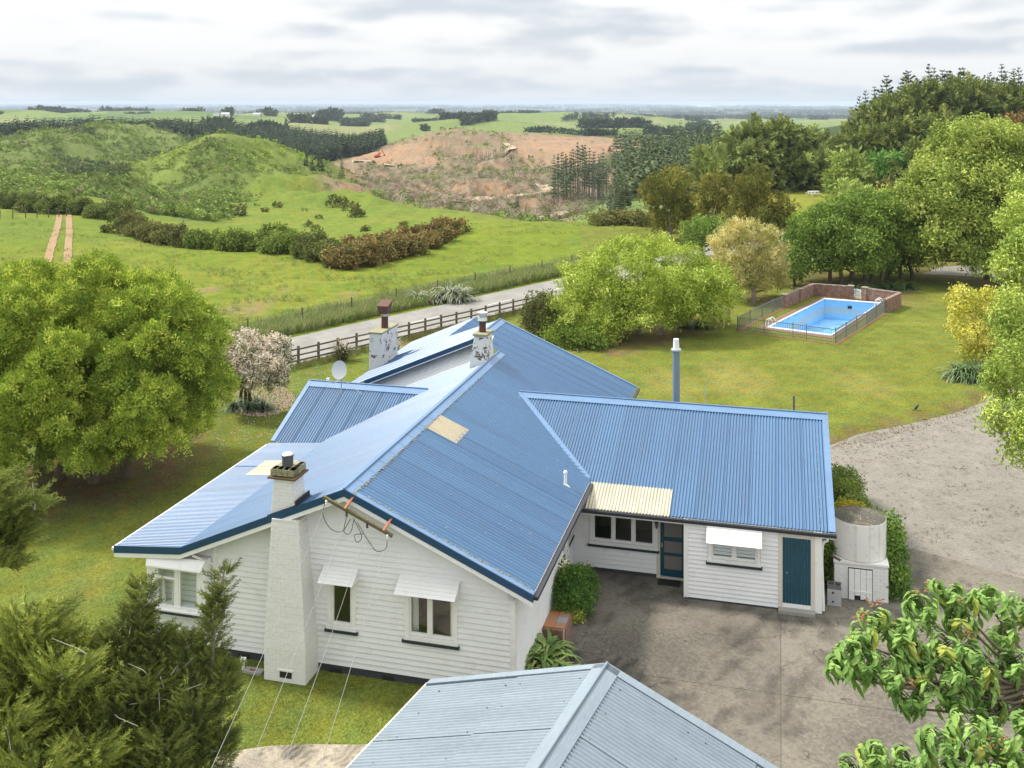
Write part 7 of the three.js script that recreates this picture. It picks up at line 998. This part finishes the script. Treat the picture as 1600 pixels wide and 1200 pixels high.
// ---------------------------------------------------------------- swimming pool with its walls and fences
{
  const A = gnd(1197.8, 513), B = gnd(1299, 526), Cc = gnd(1378, 474.5), Dd = gnd(1288, 467.6);
  const pool = thing('swimming_pool', 'nearly empty blue painted swimming pool on the lawn', 'pool', V(A.x, 0, A.z)), o = pool.position; const Q = [A, B, Cc, Dd].map((p) => p.clone().sub(o)); const ctr = Q.reduce((s, p) => s.add(p), V()).multiplyScalar(0.25);
  const ring = (k) => Q.map((p) => { const d = p.clone().sub(ctr); return ctr.clone().addScaledVector(d, 1 + k / d.length()); }), at2 = (P, y) => P.map((p) => p.clone().setY(y));
  const poolTex = (() => { const a = tfbm(161, 5, 5), b = tfbm(163, 20, 3); return tex(1024, (x, y) => { const h = y; const st = sstep(0.22, 0.4, h + 0.16 * (a(x, y) - 0.5)) * (1 - sstep(0.5, 0.78, h + 0.2 * (a(x, y) - 0.5))) ; const m = 0.9 + 0.2 * (b(x, y) - 0.5); const c = [0.27, 0.58, 0.9], s = [0.5, 0.53, 0.46]; return c.map((v, i) => lerp(v, s[i], st * 0.72) * m); }); })();
  const inR = ring(-0.32), dp = -1.45;
  for (let i = 0; i < 4; i++) { const a = inR[i], b = inR[(i + 1) % 4]; const g = new THREE.BufferGeometry(); const L = a.distanceTo(b); const P = [a.clone().setY(0.05), b.clone().setY(0.05), b.clone().setY(dp), a.clone().setY(dp)]; g.setAttribute('position', new THREE.Float32BufferAttribute([...P[0], ...P[1], ...P[2], ...P[0], ...P[2], ...P[3]], 3)); g.setAttribute('uv', new THREE.Float32BufferAttribute([0, 1, L / 6, 1, L / 6, 0, 0, 1, L / 6, 0, 0, 0], 2)); g.computeVertexNormals(); part('pool_wall', g, phy({ map: poolTex, roughness: 0.5 }), pool); }
  const fl = (P, y, mat, name) => { const g = new THREE.BufferGeometry(); const R = at2(P, y); g.setAttribute('position', new THREE.Float32BufferAttribute([...R[0], ...R[1], ...R[2], ...R[0], ...R[2], ...R[3]], 3)); g.setAttribute('uv', new THREE.Float32BufferAttribute([0, 0, 1, 0, 1, 2, 0, 0, 1, 2, 0, 2], 2)); g.computeVertexNormals(); return part(name, g, mat, pool); };
  const floorTex = (() => { const a = tfbm(171, 6, 5); return tex(512, (x, y) => { const q = sstep(0.45, 0.62, a(x, y)); return [lerp(0.5, 0.25, q), lerp(0.72, 0.5, q), lerp(0.88, 0.74, q)]; }); })();
  fl(inR, dp + 0.02, phy({ map: floorTex, roughness: 0.45 }), 'pool_floor'); fl(ring(-0.34), dp + 0.14, phy({ color: C(0.8, 0.93, 1), transmission: 1, thickness: 0, roughness: 0.03, ior: 1.33 }), 'water');
  const outR = ring(0.0); for (let i = 0; i < 4; i++) { const j = (i + 1) % 4, a = outR[i], b = outR[j], c = inR[j], d = inR[i]; part('coping', hexa(at2([a, b, c, d], 0.02), at2([a, b, c, d], 0.09)), phy({ color: C(0.72, 0.8, 0.88), roughness: 0.5 }), pool); }
  const pave = [ring(0.0), [gnd(1178, 513).sub(o), gnd(1302, 530).sub(o), gnd(1386, 474).sub(o), gnd(1284, 464.5).sub(o)]]; for (let i = 0; i < 4; i++) { const j = (i + 1) % 4; part('paving', hexa(at2([pave[1][i], pave[1][j], pave[0][j], pave[0][i]], -0.05), at2([pave[1][i], pave[1][j], pave[0][j], pave[0][i]], 0.03)), std({ color: C(0.24, 0.155, 0.11), map: rep(gravelTex, 0.5), roughness: 0.95 }), pool); }
  { const s = part('skimmer', bx(-0.22, 0.22, 0, 0.2, -0.01, 0.02), M.black, pool); s.position.copy(inR[2].clone().lerp(inR[3], 0.52)).setY(-0.5); s.position.z += 0.03; }
  const ladder = (p, turn, label) => { const l = thing('pool_ladder', label, 'ladder', p, turn), R = (x) => tube([V(x, -1.0, 0.15), V(x, 0.35, 0.12), V(x, 0.62, 0), V(x, 0.62, -0.2), V(x, 0.35, -0.38), V(x, 0.03, -0.4)], 0.03, 24, 8); part('handrail', R(-0.24), M.whiteTrim, l); part('handrail', R(0.24), M.whiteTrim, l); for (const y of [-0.8, -0.5, -0.2]) part('rung', bx(-0.24, 0.24, y, y + 0.03, -0.18, -0.1), M.whiteTrim, l); };
  ladder(gnd(1371, 480), -2.2, 'white tube pool ladder at the far right corner by the brick wall'); ladder(gnd(1207, 512), 0.9, 'white tube pool ladder at the near left corner of the pool');
  // brick walls
  const brickTex = (() => { const a = tfbm(181, 8, 4), n = tnoise(183, 64); return tex(1024, (x, y) => { const R = 16, Cn = 8, ry = y * R, row = Math.floor(ry), fx = x * Cn + (row % 2) * 0.5, col = Math.floor(fx), my = ry - row, mx = fx - col; const mort = my < 0.12 || mx < 0.05; const k = n((col % Cn) / 8 + 0.031, row / 16 + 0.03), m = 0.7 + 0.6 * (a(x, y) - 0.5) + 0.55 * (k - 0.5); return mort ? [0.3, 0.26, 0.22] : [0.3 * m, 0.155 * m, 0.105 * m]; }); })();
  const bw = std({ color: C(1, 1, 1), map: rep(brickTex, 0.55, 0.72), roughness: 0.95 });
  const wall = (u0, v0, u1, v1, h0, h1, label, piers) => { const a = gnd(u0, v0), b = gnd(u1, v1), t = thing('brick_wall', label, 'wall', a.clone()), d = b.clone().sub(a), L = d.length(); t.rotation.y = Math.atan2(-d.z, d.x); part('brickwork', hexa([V(0, -0.1, 0.11), V(L, -0.1, 0.11), V(L, -0.1, -0.11), V(0, -0.1, -0.11)], [V(0, h0, 0.11), V(L, h1, 0.11), V(L, h1, -0.11), V(0, h0, -0.11)]), bw, t); const N = Math.round(L / 0.24); for (let i = 0; i < N; i++) { const s = L * i / N, e = L * (i + 1) / N - 0.012, y = lerp(h0, h1, (i + 0.5) / N); part('coping_brick', bx(s, e, y - 0.02, y + 0.065 + 0.008 * ((i * 7) % 3), -0.13, 0.13), bricks[(i * 5) % 3], t); } for (const p of piers || []) { part('pier', bx(L * p - 0.2, L * p + 0.2, -0.1, lerp(h0, h1, p) + 0.06, -0.19, 0.19), bw, t); part('pier_cap', bx(L * p - 0.23, L * p + 0.23, lerp(h0, h1, p) + 0.06, lerp(h0, h1, p) + 0.12, -0.22, 0.22), bricks[0], t); } return t; };
  const bricks = [C(0.33, 0.25, 0.2), C(0.28, 0.18, 0.13), C(0.24, 0.19, 0.16)].map((c) => std({ color: c, map: rep(grime, 2), roughness: 0.95 }));
  wall(1225, 481.6, 1271, 461.5, 0.92, 0.86, 'dark brick wall on the left side of the pool', [0.02, 0.5]); wall(1271, 461.5, 1331, 467.2, 0.86, 0.93, 'long brick wall behind the pool left of the gate', [0.98]); wall(1350, 470, 1406, 478.5, 0.95, 0.96, 'short brick wall behind the pool right of the gate', [0.03]); wall(1406, 478.5, 1383, 488.6, 0.96, 0.9, 'brick wall end closing the right side of the pool', []);
  wall(1107, 514, 1139, 506, 0.25, 1.05, 'low sloping brick retaining wall below the spreading tree', []);
  // fences: post + rails + pickets
  const paint = std({ color: C(0.14, 0.15, 0.16), roughness: 0.6 });
  const fence = (pts, label, step, nposts) => { const P = pts.map(([u, v]) => gnd(u, v)), t = thing('pool_fence', label, 'fence', P[0].clone()), g = []; for (let i = 0; i < P.length; i++) { const a = P[i].clone().sub(P[0]); part('post', cyl(0.03, 0.03, 1.0, a.x, 0, -a.z, 8), paint, t); if (i === P.length - 1) break; const b = P[i + 1].clone().sub(P[0]), L = a.distanceTo(b); for (const y of [0.12, 0.88]) part('rail', bar(a.clone().add(V(0, y, 0)), b.clone().add(V(0, y, 0)), 0.03, 0.03), paint, t); const N = Math.round(L / step); for (let k = 1; k < N; k++) { const p = a.clone().lerp(b, k / N); g.push(bx(p.x - 0.0075, p.x + 0.0075, 0.05, 0.93, -p.z - 0.0075, -p.z + 0.0075)); } } part('picket', g, paint, t, 'stuff'); return t; };
  fence([[1152.5, 517.5], [1194, 522], [1239, 528], [1260, 531], [1305.5, 537]], 'thin dark picket fence along the near end of the pool', 0.12); fence([[1305.5, 537], [1322, 527.5], [1338.6, 516.6], [1354.5, 508.7], [1369, 498], [1383, 488.6]], 'thin dark fence along the right side of the pool', 0.1); fence([[1152.5, 517.5], [1172, 506], [1191, 496.5], [1208, 488.5], [1225, 481.6]], 'thin dark fence between the pool and the pale bush', 0.1);
  const ga = gnd(1332.5, 467.4), gb = gnd(1348.5, 469.8), gt = thing('pool_gate', 'small white picket gate between the brick walls', 'gate', ga.clone()), gd = gb.clone().sub(ga); gt.rotation.y = Math.atan2(-gd.z, gd.x); const gl = gd.length(); for (const y of [0.2, 0.72]) part('rail', bx(0, gl, y, y + 0.06, -0.02, 0.02), M.whiteTrim, gt); for (let i = 0; i < 7; i++) part('picket', bx(gl * (i + 0.2) / 7, gl * (i + 0.8) / 7 - 0.02, 0.06, 0.85, -0.035, -0.02), M.whiteTrim, gt); part('brace', bar(V(0.02, 0.24, 0.03), V(gl - 0.02, 0.74, 0.03), 0.03, 0.05), M.whiteTrim, gt);
  const edge = std({ color: C(0.27, 0.16, 0.075), map: rep(gravelTex, 0.6), roughness: 1 }), strip = (pts, w) => { const P = pts.map(([u, v]) => gnd(u, v)); return P.slice(0, -1).map((p, i) => { const q = P[i + 1], n = V(-(q.z - p.z), 0, q.x - p.x).normalize().multiplyScalar(w); return hexa([p.clone().add(n), q.clone().add(n), q.clone().sub(n), p.clone().sub(n)].map((x) => x.setY(-0.05)), [p.clone().add(n), q.clone().add(n), q.clone().sub(n), p.clone().sub(n)].map((x) => x.clone().setY(0.025 + 0.002 * i))); }); };
  const es = part('bare_edge', strip([[1152.5, 518.5], [1240, 529], [1306, 538.5]], 0.12).concat(strip([[1306, 538.5], [1340, 517.5], [1384, 489.5]], 0.12), strip([[1156, 517], [1190, 497.5], [1226, 482]], 0.14)), edge, scene); tag(es, 'strip of bare sprayed earth under the pool fences', null, null, 'structure');
}
// ---------------------------------------------------------------- small far things
for (const [u, v, label] of [[338, 181, 'small white farm shed far off above the pine plantation'], [352, 182, 'second small white farm shed beside the first, above the plantation'], [402, 182, 'small white farm building on the far green ridge left of centre'], [492, 184, 'small white farm building beside the far copse']]) { const p = onGround(u, v), t = thing('farm_shed', label, 'shed', p, u); part('wall', bx(-6, 6, 0, 4, -4, 4), M.white, t); part('roof', hexa([V(-6.3, 4, 4.3), V(6.3, 4, 4.3), V(6.3, 4, -4.3), V(-6.3, 4, -4.3)], [V(-6.3, 6, 0.1), V(6.3, 6, 0.1), V(6.3, 6, -0.1), V(-6.3, 6, -0.1)]), M.zinc, t); }
{
  const p = gnd(1271, 306), t = thing('picnic_table', 'small white picnic table far off on the lawn before the wide cypress', 'picnic table', p, 0.3); for (let i = 0; i < 4; i++) part('top_plank', bx(-0.95, 0.95, 0.72, 0.76, -0.42 + i * 0.21, -0.23 + i * 0.21), M.whiteTrim, t); for (const q of [-0.75, 0.75]) part('bench', bx(-0.95, 0.95, 0.42, 0.46, q - 0.14, q + 0.14), M.whiteTrim, t); for (const x of [-0.65, 0.65]) { part('leg', bar(V(x, 0, 0.75), V(x, 0.72, 0.25), 0.06, 0.09), M.whiteTrim, t); part('leg', bar(V(x, 0, -0.75), V(x, 0.72, -0.25), 0.06, 0.09), M.whiteTrim, t); part('crosspiece', bx(x - 0.03, x + 0.03, 0.36, 0.42, -0.8, 0.8), M.whiteTrim, t); }
  const b = gnd(1432, 641), bd = thing('blackbird', 'blackbird standing on the lawn edge above the drive', 'bird', b, 0.4); const prof = [[0, -0.16], [0.03, -0.14], [0.055, -0.08], [0.065, 0], [0.055, 0.06], [0.036, 0.1], [0.04, 0.13], [0.034, 0.165], [0.0, 0.19]]; const body = new THREE.LatheGeometry(prof.map(([r2, y]) => new THREE.Vector2(r2, y)), 14); body.rotateZ(-0.9); body.translate(0, 0.15, 0); part('body', body, M.black, bd); part('tail', hexa([V(-0.12, 0.07, 0.02), V(-0.12, 0.07, -0.02), V(-0.26, 0.02, -0.03), V(-0.26, 0.02, 0.03)], [V(-0.12, 0.085, 0.02), V(-0.12, 0.085, -0.02), V(-0.26, 0.03, -0.03), V(-0.26, 0.03, 0.03)]), M.black, bd); const bk = new THREE.ConeGeometry(0.012, 0.05, 6); bk.rotateZ(-1.6); bk.translate(0.17, 0.25, 0); part('beak', bk, std({ color: C(0.6, 0.35, 0.03), roughness: 0.5 }), bd); for (const z of [-0.025, 0.025]) part('leg', cyl(0.006, 0.006, 0.11, 0.0, 0, z, 5), M.darkZinc, bd);
  const e = onGround(590, 246), ex = thing('excavator', 'small orange excavator working at the foot of the spoil heap', 'excavator', e, 0.5); const or = std({ color: C(0.6, 0.12, 0.04), roughness: 0.5 }); ex.scale.setScalar(0.85); for (const z of [-1, 1]) part('track', hexa([V(-1.7, 0, z - 0.3), V(1.7, 0, z - 0.3), V(1.7, 0, z + 0.3), V(-1.7, 0, z + 0.3)], [V(-1.9, 0.8, z - 0.3), V(1.9, 0.8, z - 0.3), V(1.9, 0.8, z + 0.3), V(-1.9, 0.8, z + 0.3)]), M.black, ex); part('body', hexa([V(-2, 1, -1.2), V(1, 1, -1.2), V(1, 1, 1.2), V(-2, 1, 1.2)], [V(-1.8, 2, -1.2), V(1, 2.1, -1.2), V(1, 2.1, 1.2), V(-1.8, 2, 1.2)]), or, ex); part('cab', hexa([V(0, 2, 0.1), V(1.4, 1.2, 0.1), V(1.4, 1.2, 1.2), V(0, 2, 1.2)], [V(0, 3.1, 0.1), V(1.1, 3, 0.1), V(1.1, 3, 1.2), V(0, 3.1, 1.2)]), or, ex); part('boom', bar(V(1, 1.6, -0.3), V(3.4, 4.2, -0.3), 0.4, 0.55), or, ex); part('arm', bar(V(3.3, 4.3, -0.3), V(4.6, 1.7, -0.3), 0.35, 0.4), or, ex); part('bucket', hexa([V(4.1, 0.8, -0.8), V(5, 0.9, -0.8), V(5, 0.9, 0.2), V(4.1, 0.8, 0.2)], [V(4.3, 1.7, -0.8), V(4.9, 1.7, -0.8), V(4.9, 1.7, 0.2), V(4.3, 1.7, 0.2)]), M.black, ex);
  const s = gnd(1121, 499), st = thing('grey_tank', 'pale grey upright tank half hidden under the spreading tree', 'tank', s); part('shell', new THREE.LatheGeometry([[0, 0], [0.38, 0], [0.4, 0.05], [0.4, 0.8], [0.36, 0.9], [0.12, 0.98], [0, 0.98]].map(([a, y]) => new THREE.Vector2(a, y)), 20), std({ color: C(0.55, 0.56, 0.57), map: rep(grime, 1), roughness: 0.7 }), st);
  // leaves blown over the gravel edges
  const r = rng(141), pl = []; for (let i = 0; i < 1000; i++) { const q = r(), u = 1300 + q * 250, vv = 694 - 70 * Math.pow(q, 1.25) + (r() - 0.3) * (r() < 0.4 ? 60 : 16), p = gnd(u, vv); p.y = 0.015; pl.push({ p, n: V((r() - 0.5) * 0.6, 1, (r() - 0.5) * 0.6).normalize(), a: r() * 6, s: 0.35 + 0.5 * r(), c: r() < 0.5 ? [0.2, 0.13, 0.07] : [0.3, 0.2, 0.1] }); } for (let i = 0; i < 900; i++) { const p = gnd(1330 + r() * 270, 690 + r() * 160); if (fbm(p.x / 2, 1, p.z / 1.2, 3) < 0.12) continue; p.y = 0.015; pl.push({ p, n: UP.clone(), a: r() * 6, s: 0.4 + 0.5 * r(), c: [0.15, 0.1, 0.06] }); }
  tag(instances('leaf_litter', scene, tuft(61, 3, 0.09, 0.05, 1.5, 0.04, 0), LEAF, pl), 'brown dead leaves along the edge of the gravel drive', 'leaf litter', null, 'stuff');
}
renderer.render(scene, camera);
